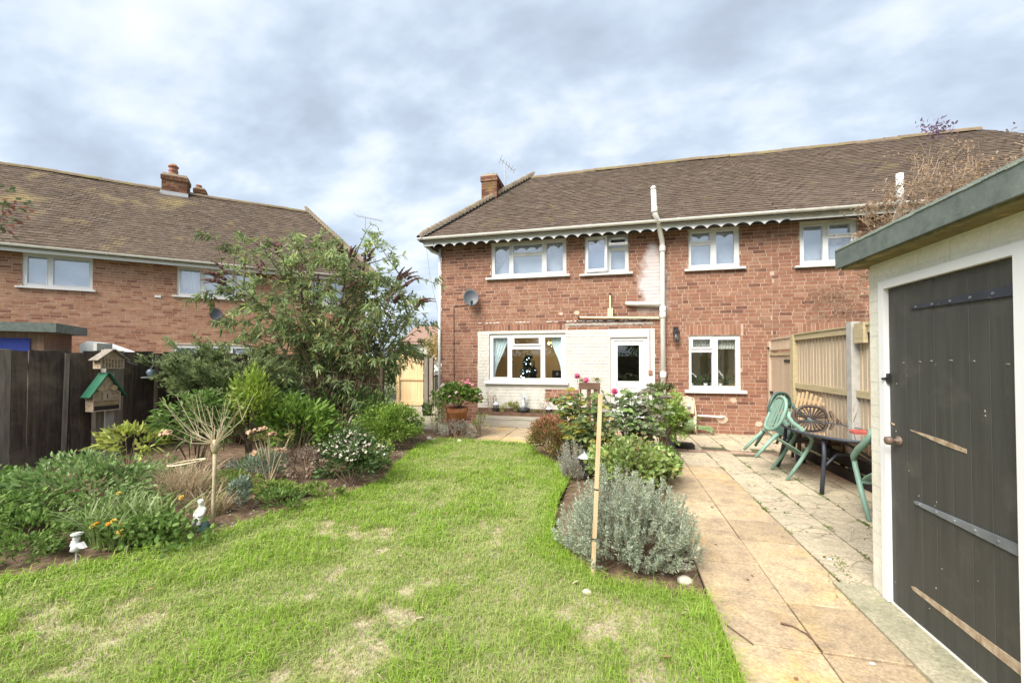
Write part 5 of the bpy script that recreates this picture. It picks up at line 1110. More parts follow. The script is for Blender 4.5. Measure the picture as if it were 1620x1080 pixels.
m = MB(); m.lathe([(0.03, 0), (0.04, 0.03), (0.015, 0.06)], (0.02, -0.03, 0.55), 10); m.build('tap_connector', M['silver'], t, local=True)
m = MB(); pts = []
for k in range(150): q = k / 149; a = q * 2 * pi * 8; pts.append((-0.11 + 0.22 * q, 0.125 * cos(a), 0.20 + 0.125 * sin(a)))
m.tube(pts, 0.012, 5); pts = []
for k in range(60): a = 2 * pi * k / 59 * 3.2; pts.append((0.32 + (0.15 + 0.01 * k / 20) * cos(a), 0.0 + 0.12 * sin(a) + 0.03 * sin(k), 0.02 + 0.10 * abs(sin(a * 0.5)) + k * 0.0015))
m.tube(pts, 0.011, 5); m.build('hose', M['hose'], t, smooth=True, local=True)
t = thing('stone_pillar', 'short square grey stone post at the corner of the rose bed', 'post', (1.02, 7.86, 0)); m = MB(); m.prism([(-0.10, 0), (0.10, 0), (0.085, 0.55), (0.07, 0.60), (-0.07, 0.60), (-0.085, 0.55)], -0.08, 0.08, 'y'); m.build('shaft', M['stone_grey'], t, local=True)
t = thing('black_block', 'black rubber block lying on the paving beside the grey stone post', 'block', (1.22, 7.62, 0)); m = MB(); m.prism([(-0.15, 0), (0.15, 0), (0.15, 0.06), (0.14, 0.075), (-0.14, 0.075), (-0.15, 0.06)], -0.10, 0.10, 'y'); m.build('block', M['mat'], t, local=True)

# ================================================================== TROUGH, POT, PLANTER STAND, ORNAMENTS
t = thing('wooden_trough', 'long grey board planter trough under the lounge window', 'planter', (-2.05, 9.1, 0))
for z in (0.0, 0.165): m = MB(); m.box(-3.02, -1.14, 8.985, 9.01, z + 0.004, z + (0.16 if z == 0 else 0.085)); m.build('board', M['grey_wood'], t)
for x in (-3.02, -1.165): m = MB(); m.box(x, x + 0.025, 9.011, 9.225, 0.0, 0.25); m.build('end_board', M['grey_wood'], t)
m = MB(); m.box(-2.99, -1.17, 9.012, 9.17, 0.02, 0.30); m.box(-3.04, -1.12, 9.17, 9.226, 0.0, 0.40); m.box(-3.03, -1.12, 9.005, 9.035, 0.252, 0.335); m.build('inner_box', M['brown_wood'], t)
m = MB(); m.box(-2.98, -1.18, 9.04, 9.165, 0.29, 0.325); m.build('compost', M['soil'], t)
t = thing('terracotta_pot', 'large terracotta pot overflowing with geraniums at the terrace corner', 'plant pot', (-3.0, 7.74, 0))
m = MB(); m.lathe([(0.155, 0), (0.205, 0.46), (0.22, 0.47), (0.225, 0.56), (0.205, 0.565), (0.195, 0.50), (0.10, 0.48)], (0, 0, 0), 26); m.build('body', M['terracotta'], t, smooth=True, local=True); m = MB(); m.lathe([(0.19, 0.49), (0.1, 0.53), (0.01, 0.54)], (0, 0, 0), 16); m.build('compost', M['soil'], t, local=True)
t = thing('planter_stand', 'dark brown slatted planter stand beside the back door', 'planter', (-0.45, 8.75, 0))
m = MB(); m.box(-0.66, -0.23, 8.62, 8.88, 0.90, 1.03); m.build('box', M['brown_wood'], t)
for x in (-0.645, -0.50, -0.36, -0.27): m = MB(); m.box(x, x + 0.035 + (0.05 if x > -0.6 and x < -0.3 else 0), 8.64, 8.665, 0, 0.899); m.build('slat', M['brown_wood'], t)
m = MB(); m.box(-0.65, -0.24, 8.70, 8.86, 0.45, 0.47); m.build('shelf', M['brown_wood'], t)
t = thing('hare_ornament', 'grey winged fairy ornament on a dark bowl in the long trough', 'ornament', (-1.93, 9.10, 0.325))
m = MB(); m.lathe([(0.07, 0.0), (0.13, 0.04), (0.15, 0.10), (0.13, 0.10), (0.02, 0.06)], (0, 0, 0), 16); m.build('bowl', M['black_plastic'], t, smooth=True, local=True)
m = MB(); m.tube([(0, 0, 0.09), (0.005, 0, 0.17), (-0.01, 0, 0.25), (0.0, 0, 0.31)], [0.05, 0.045, 0.03, 0.018], 8); m.lathe([(0.004, -0.03), (0.03, 0), (0.004, 0.035)], (0.0, -0.01, 0.33), 8); m.build('figure', M['silver'], t, smooth=True, local=True)
for s in (-1, 1): m = MB(); m.prism([(s * 0.01, 0.25), (s * 0.07, 0.30), (s * 0.095, 0.47), (s * 0.055, 0.44), (s * 0.02, 0.36)], 0.015, 0.025, 'y'); m.build('wing', M['silver'], t, local=True)
def lantern(label, loc, h, mat, hook=False):
    t = thing('solar_lantern', label, 'garden light', loc); m = MB(); z0 = h - 0.17
    m.tube([(0, 0, -0.05), (0, 0, z0)], 0.008, 6); m.build('stake', M['black'], t, local=True)
    m = MB(); m.lathe([(0.085, z0 + 0.12), (0.075, z0 + 0.135), (0.03, z0 + 0.165), (0.012, z0 + 0.18), (0.006, z0 + 0.20)], (0, 0, 0), 6); m.build('roof', mat, t, local=True)
    m = MB(); m.lathe([(0.03, z0 - 0.05), (0.04, z0 - 0.03), (0.035, z0)], (0, 0, 0), 6)
    for k in range(6): a = k * pi / 3; m.tube([(0.036 * cos(a), 0.036 * sin(a), z0 - 0.02), (0.066 * cos(a), 0.066 * sin(a), z0 + 0.12)], 0.006, 4)
    m.build('cage', M['black'], t, local=True); m = MB(); m.lathe([(0.03, z0 - 0.01), (0.058, z0 + 0.118)], (0, 0, 0), 6); m.build('pane', M['glass_lamp'], t, local=True)
    if hook: m = MB(); m.tube([(0, 0, h + 0.02), (0, 0, h + 0.12), (-0.03, 0, h + 0.17), (-0.06, 0, h + 0.12), (-0.06, 0, -0.02)], 0.006, 5); m.build('crook', M['black'], t, local=True)
    return t
lantern('black solar lantern with pale cap in front of the rose bush', (-0.33, 5.2, 0), 0.34, M['silver'])
lantern('tiny hooked lantern at the left end of the long trough', (-2.58, 9.1, 0.37), 0.17, M['silver'], True)
lantern('small solar lantern at the right end of the long trough', (-1.36, 9.1, 0.30), 0.17, M['silver'])
t = thing('garden_stake', 'square sawn wooden stake at the front of the lavender', 'stake', (-0.13, 2.92, 0))
m = MB(); m.bar((-0.135, 2.90, -0.1), (-0.075, 2.945, 1.265), 0.031, 0.030, (1, 0, 0)); m.build('stake', M['stake'], t); m = MB(); m.bar((-0.1205, 2.9115, 0.262), (-0.1198, 2.912, 0.278), 0.036, 0.035, (1, 0, 0)); m.bar((-0.105, 2.922, 0.605), (-0.1045, 2.9225, 0.613), 0.035, 0.034, (1, 0, 0)); m.build('tie', M['black'], t)
# statue: a small seated white figure on a green base
t = thing('garden_statue', 'small white seated child figurine on a green base below the bare standard tree', 'statue', (-3.54, 2.92, 0.0))
m = MB(); m.lathe([(0.055, -0.03), (0.062, 0.0), (0.055, 0.055), (0.045, 0.07)], (0, 0, 0), 12); m.build('base', M['verdigris'], t, smooth=True, local=True)
J = [((0, 0, 0.10), 0.036), ((0, 0.0, 0.15), 0.033), ((0, 0, 0.19), 0.026), ((0, -0.004, 0.215), 0.014), ((0, -0.008, 0.25), 0.030), ((0, -0.008, 0.275), 0.02),
     ((-0.035, 0, 0.185), 0.013), ((-0.045, -0.03, 0.145), 0.011), ((-0.015, -0.055, 0.13), 0.010), ((0.035, 0, 0.185), 0.013), ((0.045, -0.03, 0.145), 0.011), ((0.015, -0.055, 0.135), 0.010),
     ((-0.025, -0.045, 0.095), 0.020), ((-0.03, -0.055, 0.055), 0.015), ((0.025, -0.045, 0.095), 0.020), ((0.03, -0.055, 0.055), 0.015)]
ED = [(0, 1), (1, 2), (2, 3), (3, 4), (4, 5), (2, 6), (6, 7), (7, 8), (2, 9), (9, 10), (10, 11), (0, 12), (12, 13), (0, 14), (14, 15)]
def body(name, J, ED, mat, parent):
    me = bpy.data.meshes.new(name); me.from_pydata([j[0] for j in J], ED, []); o = bpy.data.objects.new(name, me); link(o, parent)
    md = o.modifiers.new('skin', 'SKIN')
    if not me.skin_vertices:
        bpy.context.view_layer.objects.active = o; bpy.ops.mesh.customdata_skin_add()
    for i, j in enumerate(J): me.skin_vertices[0].data[i].radius = (j[1], j[1])
    me.skin_vertices[0].data[0].use_root = True
    sb = o.modifiers.new('sub', 'SUBSURF'); sb.levels = 2; sb.render_levels = 2; me.materials.append(mat); return o
fb = body('figure', J, ED, M['stone_white'], t)
t = thing('fairy_light_stake', 'frosted dragonfly solar light on a stick at the lawn edge by the marigolds', 'garden light', (-3.87, 2.23, 0))
m = MB(); m.tube([(0, 0, -0.05), (0.005, 0, 0.13)], 0.008, 6); m.build('stick', M['silver'], t, local=True)
m = MB(); m.lathe([(0.005, 0.08), (0.036, 0.095), (0.028, 0.13), (0.012, 0.155), (0.022, 0.175), (0.02, 0.19), (0.003, 0.20)], (0, 0, 0), 12); m.build('body', M['frost'], t, smooth=True, local=True)
m = MB()
for (a, l) in ((0.35, 0.10), (2.6, 0.06)): m.prism([(0.0, 0.14), (l * cos(a) * 0.6, 0.15 + 0.03 * sin(a)), (l * cos(a), 0.12), (l * cos(a) * 0.5, 0.115)], -0.012, 0.012, 'y')
m.lathe([(0.034, 0.205), (0.036, 0.215), (0.02, 0.222)], (0.003, 0, 0), 12); m.build('wing', M['frost'], t, local=True)
t = thing('plant_support_ring', 'cream wire plant support ring above the straw coloured grass', 'plant support', (-4.2, 3.35, 0))
m = MB(); m.tube([(-4.30 + 0.155 * cos(a), 3.38 + 0.155 * sin(a) , 0.44 + 0.02 * cos(a)) for a in [2 * pi * k / 28 for k in range(29)]], 0.008, 6); m.build('ring', M['cream_pipe'], t, smooth=True)
for a in (0.3, 2.4, 4.5): m = MB(); m.tube([(-4.30 + 0.155 * cos(a), 3.38 + 0.155 * sin(a), 0.44), (-4.30 + 0.15 * cos(a), 3.38 + 0.15 * sin(a), 0.0)], 0.005, 5); m.build('leg', M['twig'], t)

# ================================================================== PLANTS
def clumpy(center, rad, nclump, n, spread, zmin=-0.25, power=0.5):
    c = rdir(nclump, zmin) * (NR.uniform(0.25, 1.0, (nclump, 1)) ** power); k = NR.randint(0, nclump, n)
    p = c[k] + NR.normal(0, spread, (n, 3)); r = np.linalg.norm(p, axis=1, keepdims=True); p = np.where(r > 1.12, p / r * 1.12, p)
    return np.array(center) + p * np.array(rad), p / (np.linalg.norm(p, axis=1, keepdims=True) + 1e-6), k, np.array(center) + c * np.array(rad)
def bush(name, label, cat, base, center, rad, n, L, W, pal, ncl=40, spread=0.16, up=0.5, mat='leaf', stem=M['bark'], zmin=-0.3, group=None, fold=0.12, droop=0.1, stems=14, sr=0.008, tone=0.25, out=1.0, fl=None, topc=None):
    t = thing(name, label, cat, base, 0, group)
    P, D, k, cc = clumpy(center, rad, ncl, n, spread, zmin); P[:, 2] = np.maximum(P[:, 2], base[2] + 0.01)
    A = D * out + rdir(n) * 0.7 + np.array([0, 0, up]); Nn = D + rdir(n) * 0.5 + np.array([0, 0, 0.6])
    C = pick(pal, n, 0.2) * (1 + NR.uniform(-tone, tone, ncl))[k][:, None]
    if topc is not None:
        f = np.clip((P[:, 2] - center[2]) / rad[2], 0, 1)[:, None] ** 1.5 * (NR.rand(n, 1) < 0.75); C = C * (1 - f) + np.array(topc) * f
    leafmesh('foliage', P, A, Nn, NR.uniform(0.5, 1.35, n) * L, NR.uniform(0.6, 1.25, n) * W, C, M[mat], t, fold, droop)
    m = MB()
    for i in NR.permutation(ncl)[:stems]:
        e_ = cc[i]; b = np.array(base) + np.array([NR.normal(0, 0.03), NR.normal(0, 0.03), -0.03]); mid = b * 0.5 + e_ * 0.5 + np.array([0, 0, 0.12 * rad[2]]); m.tube([b, mid, e_], [sr, sr * 0.75, sr * 0.35], 5)
    m.build('stem', stem, t)
    if fl: flowers(t, P[NR.permutation(n)[:fl[0] * 6]], center, rad, *fl)
    return t
def flowers(t, cand, center, rad, cnt, r, pal, zq=0.35, pet=6, jit=0.0):
    sc_ = sorted(range(len(cand)), key=lambda i: -(cand[i][2] + 0.25 * (center[1] - cand[i][1])))[:cnt * 2]
    ch = [cand[i] for i in NR.permutation(sc_)[:cnt]]; bloom(t, ch, r, pal, pet)
def bloom(t, pts, r, pal, pet=6, name='flower', up=(0, -0.5, 0.8)):
    P = []; A = []; Nn = []; C = []
    for p in pts:
        ax = Vector(up) + Vector((R.uniform(-.5, .5), R.uniform(-.5, .5), R.uniform(-.3, .3))); ax.normalize(); s = ax.orthogonal().normalized(); b = ax.cross(s); c = np.array(R.choice(pal)) * R.uniform(0.85, 1.12)
        for ring in range(2 if pet > 5 else 1):
            for i in range(pet):
                a = 2 * pi * (i + ring * 0.5) / pet; d = s * cos(a) + b * sin(a) + ax * (0.25 + 0.8 * ring); P.append(p); A.append(d[:]); Nn.append(ax[:]); C.append(c * (1 - 0.1 * ring))
    leafmesh(name, P, A, Nn, r, r * 0.85, C, M['petal'], t, 0.1, 0.0, mid=0.6)
G_MID = [(0.15, 0.25, 0.055), (0.19, 0.295, 0.07), (0.115, 0.20, 0.048), (0.24, 0.34, 0.10)]
G_DARK = [(0.06, 0.11, 0.036), (0.08, 0.135, 0.045), (0.048, 0.085, 0.03), (0.11, 0.165, 0.06)]
G_LIME = [(0.20, 0.29, 0.055), (0.25, 0.34, 0.075), (0.15, 0.235, 0.045), (0.29, 0.36, 0.10)]
G_GREY = [(0.15, 0.19, 0.11), (0.18, 0.225, 0.14), (0.12, 0.16, 0.085), (0.22, 0.25, 0.165)]
STRAW = [(0.50, 0.40, 0.26), (0.58, 0.47, 0.32), (0.40, 0.31, 0.20)]
LAV = [(0.40, 0.465, 0.35), (0.47, 0.53, 0.41), (0.33, 0.395, 0.28), (0.54, 0.59, 0.475)]

# --- buddleia: arching stems, lance leaves in pairs, dry brown flower spikes
def buddleia():
    t = thing('buddleia', 'tall arching buddleia shrub with dead brown flower spikes near the left house', 'shrub', (-5.0, 6.75, 0))
    m = MB(); P = []; A = []; Nn = []; L = []; C = []; S = MB(); base = np.array([-5.0, 6.75, 0.0])
    def branch(p0, d, ln, r0, lev, grow, tone):
        n = max(4, int(ln / 0.16)); pts = [p0]; d = np.array(d, float); d /= np.linalg.norm(d); p = np.array(p0, float)
        for i in range(n):
            d = d + np.array([0, 0, -0.06 * (1.1 if lev else 0.55) * (i / n + 0.1)]) + NR.normal(0, 0.05, 3); d /= np.linalg.norm(d); p = p + d * ln / n
            if p[0] > -3.42: break
            pts.append(p.copy())
        n = len(pts) - 1
        if n < 2: return [p0, p0, p0]
        m.tube(pts, [r0 * (1 - 0.8 * i / n) + 0.0015 for i in range(n + 1)], 5, cap=False)
        for i in range(1, n + 1):
            f = i / n; q = pts[i]; dd = pts[i] - pts[i - 1]; dd /= np.linalg.norm(dd) + 1e-9
            if f > (0.55 if lev == 0 else 0.15):
                for _ in range(grow):
                    side = np.cross(dd, rdir(1)[0]); side /= np.linalg.norm(side) + 1e-9
                    P.append(q + NR.normal(0, 0.015, 3)); A.append(dd * 0.6 + side * 0.9 + np.array([0, 0, -0.12])); Nn.append(np.array([0, 0, 1]) + NR.normal(0, 0.4, 3)); L.append(NR.uniform(0.07, 0.145)); C.append(pick(PALB, 1)[0] * tone)
            if lev < 2 and f > (0.35 if lev == 0 else 0.3) and NR.rand() < (0.62 if lev == 0 else 0.42):
                side = np.cross(dd, rdir(1)[0]); side /= np.linalg.norm(side) + 1e-9; branch(q, dd * 0.6 + side * 0.8 + np.array([0, 0, -0.10]), min(ln * NR.uniform(0.2, 0.36), 0.75), r0 * 0.45, lev + 1, grow, tone * NR.uniform(0.8, 1.2))
        return pts
    PALB = [(0.25, 0.335, 0.14), (0.30, 0.385, 0.17), (0.20, 0.285, 0.115), (0.37, 0.43, 0.22), (0.38, 0.39, 0.14), (0.28, 0.355, 0.21)]
    tips = []
    targets = [(-6.15, 6.2, 2.95), (-5.95, 6.4, 2.55), (-6.25, 6.1, 2.35), (-5.65, 6.35, 3.3), (-5.4, 6.5, 3.1), (-5.0, 6.6, 3.0), (-4.65, 6.7, 3.05), (-4.3, 6.75, 3.15), (-3.95, 6.9, 2.8), (-3.65, 7.0, 2.45), (-3.45, 7.0, 2.05),
               (-4.1, 6.8, 2.4), (-4.5, 6.6, 2.1), (-4.9, 6.5, 1.7), (-5.5, 6.3, 1.9), (-6.0, 6.2, 1.8), (-4.5, 6.5, 1.3), (-5.2, 6.4, 2.4), (-4.2, 6.9, 2.75), (-5.8, 6.2, 2.8), (-4.9, 6.5, 2.7), (-4.8, 6.4, 1.0), (-4.4, 6.4, 2.5), (-5.45, 6.2, 2.75), (-3.8, 6.7, 2.2), (-4.7, 6.3, 2.3), (-6.3, 6.0, 2.75), (-6.05, 6.1, 3.05), (-5.9, 6.3, 2.2), (-5.6, 6.5, 2.95), (-4.1, 6.6, 2.95), (-3.7, 6.8, 2.65), (-3.5, 6.9, 2.3), (-4.45, 6.9, 3.2)]
    for T in targets:
        T = np.array(T); T[2] = T[2] * 1.06 + (0.12 if T[2] > 2 else 0); b = base + np.array([NR.normal(0, 0.10), NR.normal(0, 0.10), -0.05]); d = T - b; ln = np.linalg.norm(d); d0 = d / ln + np.array([0, 0, 0.16]); low = T[2] < 2.7
        pts = branch(b, d0, ln * 1.03, 0.022, 0, 5 if low else 8, NR.uniform(0.8, 1.1) * (0.95 if low and T[0] > -5 else 1.12)); tips.append((pts[-1], pts[-1] - pts[-3]))
    m.build('stem', M['bark'], t)
    leafmesh('foliage', P, A, Nn, np.array(L), np.array(L) * 0.26, C, M['leaf_matt'], t, 0.15, 0.22)
    # spikes
    m = MB()
    for p, d in tips:
        if p[2] < 2.2: continue
        for k in range(R.choice((3, 4, 5)) if p[0] < -5.2 or p[2] > 2.8 else 2):
            dd = Vector(d).normalized() + Vector((R.uniform(-.6, .6) + (-0.45 if p[0] < -5.2 else 0.45), R.uniform(-.4, .3), R.uniform(-.2, .35))); dd.normalize(); q = Vector(p) + Vector((R.uniform(-.1, .1), R.uniform(-.1, .1), R.uniform(-.12, .06))); ln = R.uniform(0.22, 0.40); pts = []; rr = []
            for i in range(9): f = i / 8; q2 = q + dd * ln * f + Vector((0, 0, -0.30 * ln * f * f)); pts.append(q2); rr.append((0.024 * (1 - f) ** 0.8 + 0.004) * (1.25 if i % 2 else 0.8))
            m.tube(pts, rr, 5)
    M['spike'] = mk('dead_flower_spike', (0.14, 0.075, 0.065), (0.09, 0.05, 0.04), 30, 0.9); m.build('flower_spike', M['spike'], t, kind='stuff')
    return t
buddleia()
# --- layered feathery shrub over the fence
def spray(name, label, base, targets, n_per, L, W, pal, cat='shrub', mat='leaf_matt', sag_=0.25, width=0.26, tone=0.2, side=6):
    t = thing(name, label, cat, base); m = MB(); P = []; A = []; Nn = []; C = []
    for T in targets:
        b = np.array(base, float) + np.array([NR.normal(0, 0.05), NR.normal(0, 0.05), 0]); T = np.array(T, float); mid = b * 0.45 + T * 0.55 + np.array([0, 0, sag_]); ts = np.linspace(0, 1, 12)[:, None]; curve = (1 - ts) ** 2 * b + 2 * ts * (1 - ts) * mid + ts ** 2 * T; m.tube(curve, np.linspace(0.011, 0.002, 12), 5); tn = 1 + NR.uniform(-tone, tone)
        for s in range(side):
            f = NR.uniform(0.45, 1.0); q = (1 - f) ** 2 * b + 2 * f * (1 - f) * mid + f * f * T; d = (T - mid); d /= np.linalg.norm(d); sd = np.cross(d, [0, 0, 1]) * NR.choice([-1, 1]); sd /= np.linalg.norm(sd) + 1e-9; e_ = q + d * NR.uniform(0.05, 0.25) + sd * NR.uniform(0.05, width) + np.array([0, 0, NR.normal(0, 0.05)]); m.tube([q, e_], [0.004, 0.0015], 4)
            k = n_per // side; f = NR.uniform(0, 1, (k, 1)); pp = q + (e_ - q) * f + NR.normal(0, 0.022, (k, 3)); P.append(pp); A.append(np.tile(d + sd * 0.4, (k, 1)) + rdir(k) * 0.8); Nn.append(np.tile([0, 0, 1.0], (k, 1)) + rdir(k) * 0.4); C.append(pick(pal, k) * tn)
    P = np.concatenate(P); n = len(P); leafmesh('foliage', P, np.concatenate(A), np.concatenate(Nn), NR.uniform(0.7, 1.3, n) * L, NR.uniform(0.7, 1.2, n) * W, np.concatenate(C), M[mat], t, 0.1, 0.1); m.build('stem', M['bark'], t); return t
tg = []
for k in range(46):
    a = NR.uniform(0, 2 * pi); r = NR.uniform(0.3, 1.0); tg.append((-6.25 + 1.15 * r * cos(a), 5.75 + 0.75 * r * sin(a), 1.30 + NR.uniform(-0.42, 0.42) + 0.12 * (1 - r)))
for T in ((-7.4, 5.3, 1.6), (-7.35, 5.2, 1.45), (-7.3, 5.1, 1.3), (-7.1, 5.2, 1.6), (-6.8, 5.1, 1.75), (-6.9, 5.0, 1.45), (-6.5, 5.1, 1.55), (-6.2, 5.2, 1.4), (-7.25, 5.35, 1.75), (-7.0, 5.3, 1.82), (-6.6, 5.3, 1.9), (-6.3, 5.2, 1.72), (-7.1, 5.3, 1.35), (-6.9, 5.2, 1.2), (-5.5, 5.6, 1.5), (-5.3, 5.8, 1.25)): tg.append(T)
spray('layered_shrub', 'feathery grey green layered shrub spilling over the dark fence', (-6.3, 5.85, 0.0), tg, 330, 0.062, 0.026, [(0.23, 0.30, 0.125), (0.28, 0.35, 0.16), (0.19, 0.26, 0.105), (0.33, 0.385, 0.20)])
bush('laurel_shrub', 'dark glossy laurel shrub under the feathery shrub', 'shrub', (-5.75, 5.6, 0), (-5.75, 5.7, 0.62), (0.85, 0.5, 0.55), 2600, 0.10, 0.045, G_DARK + [(0.10, 0.16, 0.04)], 46, 0.15, 0.3)
bush('ivy_mound', 'dark leafy undergrowth round the foot of the buddleia', 'shrub', (-4.7, 6.3, 0), (-4.75, 6.5, 0.42), (1.05, 0.5, 0.55), 2600, 0.085, 0.035, G_DARK + G_MID, 46, 0.15, 0.3)
# bright green shrubs before the fence
bush('mexican_orange', 'bright green choisya bush right of the two insect houses', 'shrub', (-5.15, 4.15, 0), (-5.15, 4.15, 0.66), (0.42, 0.34, 0.40), 1700, 0.10, 0.026, [(0.14, 0.24, 0.05), (0.18, 0.28, 0.07), (0.10, 0.18, 0.04), (0.25, 0.34, 0.12)], 34, 0.17, 0.1, droop=0.3)
bush('golden_shrub', 'upright yellow green leafy shrub behind the bare standard tree', 'shrub', (-4.75, 4.6, 0), (-4.72, 4.6, 0.80), (0.30, 0.26, 0.55), 1500, 0.085, 0.028, [(0.27, 0.37, 0.05), (0.22, 0.32, 0.05), (0.33, 0.42, 0.08)], 26, 0.2, 0.9)
bush('spotted_laurel', 'lime green broad leaved bush behind the faded flower heads', 'shrub', (-4.25, 4.85, 0), (-4.3, 4.9, 0.48), (0.55, 0.38, 0.46), 1900, 0.105, 0.042, [(0.17, 0.28, 0.045), (0.22, 0.34, 0.06), (0.13, 0.22, 0.04)], 36, 0.15, 0.4)
bush('box_bush', 'rounded fresh green bush at the far left corner of the lawn', 'shrub', (-3.72, 6.45, 0), (-3.76, 6.45, 0.34), (0.56, 0.44, 0.40), 9000, 0.048, 0.024, [(0.19, 0.30, 0.045), (0.23, 0.35, 0.06), (0.14, 0.235, 0.04), (0.31, 0.42, 0.10)], 90, 0.12, 0.6)
bush('skimmia', 'dark green skimmia with creamy white flower buds beside the lawn', 'shrub', (-3.08, 4.42, 0), (-3.12, 4.45, 0.28), (0.44, 0.36, 0.32), 2300, 0.065, 0.026, [(0.06, 0.11, 0.035), (0.08, 0.145, 0.045), (0.13, 0.19, 0.07)], 50, 0.12, 0.5, fl=(230, 0.022, [(0.66, 0.60, 0.50), (0.70, 0.58, 0.54), (0.58, 0.54, 0.40)], 0.35, 5))
bush('dead_hydrangea', 'brown faded hydrangea bush between lavender tuft and skimmia', 'shrub', (-3.6, 4.3, 0), (-3.62, 4.3, 0.24), (0.26, 0.24, 0.20), 1300, 0.04, 0.022, [(0.36, 0.275, 0.21), (0.44, 0.34, 0.27), (0.27, 0.195, 0.15)], 24, 0.14, 0.2, 'leaf_matt', M['twig'], stems=20)
bush('lavender_tuft', 'small silvery santolina tuft behind the bare standard tree', 'plant', (-4.15, 4.15, 0), (-4.15, 4.15, 0.16), (0.36, 0.24, 0.22), 1500, 0.05, 0.010, [(0.25, 0.30, 0.23), (0.31, 0.36, 0.29), (0.2, 0.25, 0.18)], 34, 0.13, 1.0, 'leaf_matt')
bush('grey_santolina', 'low grey silvery cushion plant in front of the terracotta pot', 'plant', (-2.85, 7.35, 0), (-2.86, 7.40, 0.12), (0.36, 0.16, 0.22), 1500, 0.045, 0.010, [(0.33, 0.32, 0.28), (0.40, 0.38, 0.34), (0.27, 0.25, 0.21)], 30, 0.13, 0.8, 'leaf_matt')
bush('front_shrub', 'broad mid green peony like mound at the left edge under the fence', 'shrub', (-4.75, 2.85, 0), (-4.98, 2.92, 0.24), (0.78, 0.48, 0.31), 3600, 0.062, 0.030, [(0.20, 0.31, 0.10), (0.25, 0.36, 0.13), (0.15, 0.245, 0.075), (0.32, 0.41, 0.18)], 56, 0.13, 0.4)
bush('front_shrub', 'darker low mound of leaves at the far left behind the frosted light', 'shrub', (-5.4, 2.4, 0), (-5.3, 2.35, 0.22), (0.7, 0.45, 0.28), 1800, 0.07, 0.03, G_MID, 36, 0.13, 0.4)
bush('variegated_shrub', 'yellow variegated leafy shrub at the foot of the concrete post', 'shrub', (-5.65, 3.75, 0), (-5.6, 3.75, 0.50), (0.42, 0.26, 0.18), 380, 0.10, 0.04, [(0.36, 0.40, 0.08), (0.44, 0.46, 0.13), (0.28, 0.34, 0.07)], 26, 0.14, 0.3)
bush('sedum', 'pinkish tan faded flower heads on tall stems right of the standard tree', 'plant', (-3.95, 4.1, 0), (-3.92, 4.1, 0.55), (0.30, 0.16, 0.14), 200, 0.04, 0.02, [(0.30, 0.24, 0.10), (0.22, 0.26, 0.07)], 10, 0.14, 0.3, stems=10, sr=0.009, stem=M['bark_pale'])
sd_ = [o for o in bpy.data.objects if o.name == 'sedum'][0]
bloom(sd_, [np.array((x, y, z)) + NR.normal(0, 0.022, 3) * np.array([1.6, 1, 0.5]) for (x, y, z) in ((-4.12, 4.0, 0.66), (-3.98, 4.02, 0.70), (-3.86, 4.05, 0.64), (-4.05, 3.95, 0.42), (-3.80, 4.1, 0.45), (-5.02, 3.7, 0.66)) for _ in range(14)], 0.024, [(0.56, 0.38, 0.24), (0.62, 0.42, 0.30), (0.48, 0.32, 0.2)], 5)
# strap leaves, straw grass
def straps(name, label, base, rad, n, ln, wd, pal, cat='plant', lean=0.8, mat='leaf', segs=5, zbase=0.0):
    t = thing(name, label, cat, base); V = []; F = []; C = []
    for i in range(n):
        a = R.uniform(0, 2 * pi); r = sqrt(R.random()); b = np.array([base[0] + rad[0] * r * cos(a), base[1] + rad[1] * r * sin(a), base[2] + zbase]); az = R.uniform(0, 2 * pi); L = ln * R.uniform(0.6, 1.15); ln_ = lean * R.uniform(0.3, 1.1); c = np.array(R.choice(pal)) * R.uniform(0.8, 1.2); o = len(V); d = np.array([cos(az), sin(az), 0]); s = np.array([-sin(az), cos(az), 0])
        for k in range(segs + 1):
            f = k / segs; p = b + d * L * ln_ * f ** 1.6 + np.array([0, 0, L * (f - 0.45 * ln_ * f ** 2.6)]); w_ = wd * (1 - f ** 2.2) * 0.5 + 0.0008; V += [p - s * w_, p + s * w_]; C += [c, c]
        F += [(o + 2 * k, o + 2 * k + 1, o + 2 * k + 3, o + 2 * k + 2) for k in range(segs)]
    fast('blades', V, F, C, M[mat], t, 'stuff'); return t
dl_ = straps('daylily', 'clump of pale arching strap leaves with orange marigolds by the lawn', (-3.95, 2.62, 0), (0.42, 0.22), 420, 0.42, 0.016, [(0.21, 0.30, 0.09), (0.27, 0.35, 0.13), (0.16, 0.25, 0.06), (0.36, 0.42, 0.22)])
n = 1300; P = np.stack([NR.normal(-3.72, 0.24, n), NR.normal(2.56, 0.09, n), NR.uniform(0.02, 0.24, n)], 1)
leafmesh('foliage', P, rdir(n, -0.1), rdir(n, 0.2), 0.05, 0.032, pick(G_MID + [(0.15, 0.25, 0.06)], n), M['leaf'], dl_)
bloom(dl_, [np.array(p) for p in ((-3.98, 2.42, 0.20), (-3.99, 2.40, 0.19), (-3.80, 2.42, 0.24), (-3.82, 2.40, 0.22), (-3.72, 2.42, 0.22), (-3.70, 2.40, 0.18), (-3.69, 2.40, 0.15), (-3.95, 2.55, 0.40), (-3.42, 2.65, 0.38))], 0.024, [(0.85, 0.45, 0.05), (0.85, 0.58, 0.12)], 7)
straps('straw_grass', 'straw coloured dry ornamental grass clump left of the bare standard tree', (-4.28, 3.32, 0), (0.22, 0.16), 620, 0.52, 0.008, STRAW, lean=0.75, mat='leaf_matt')
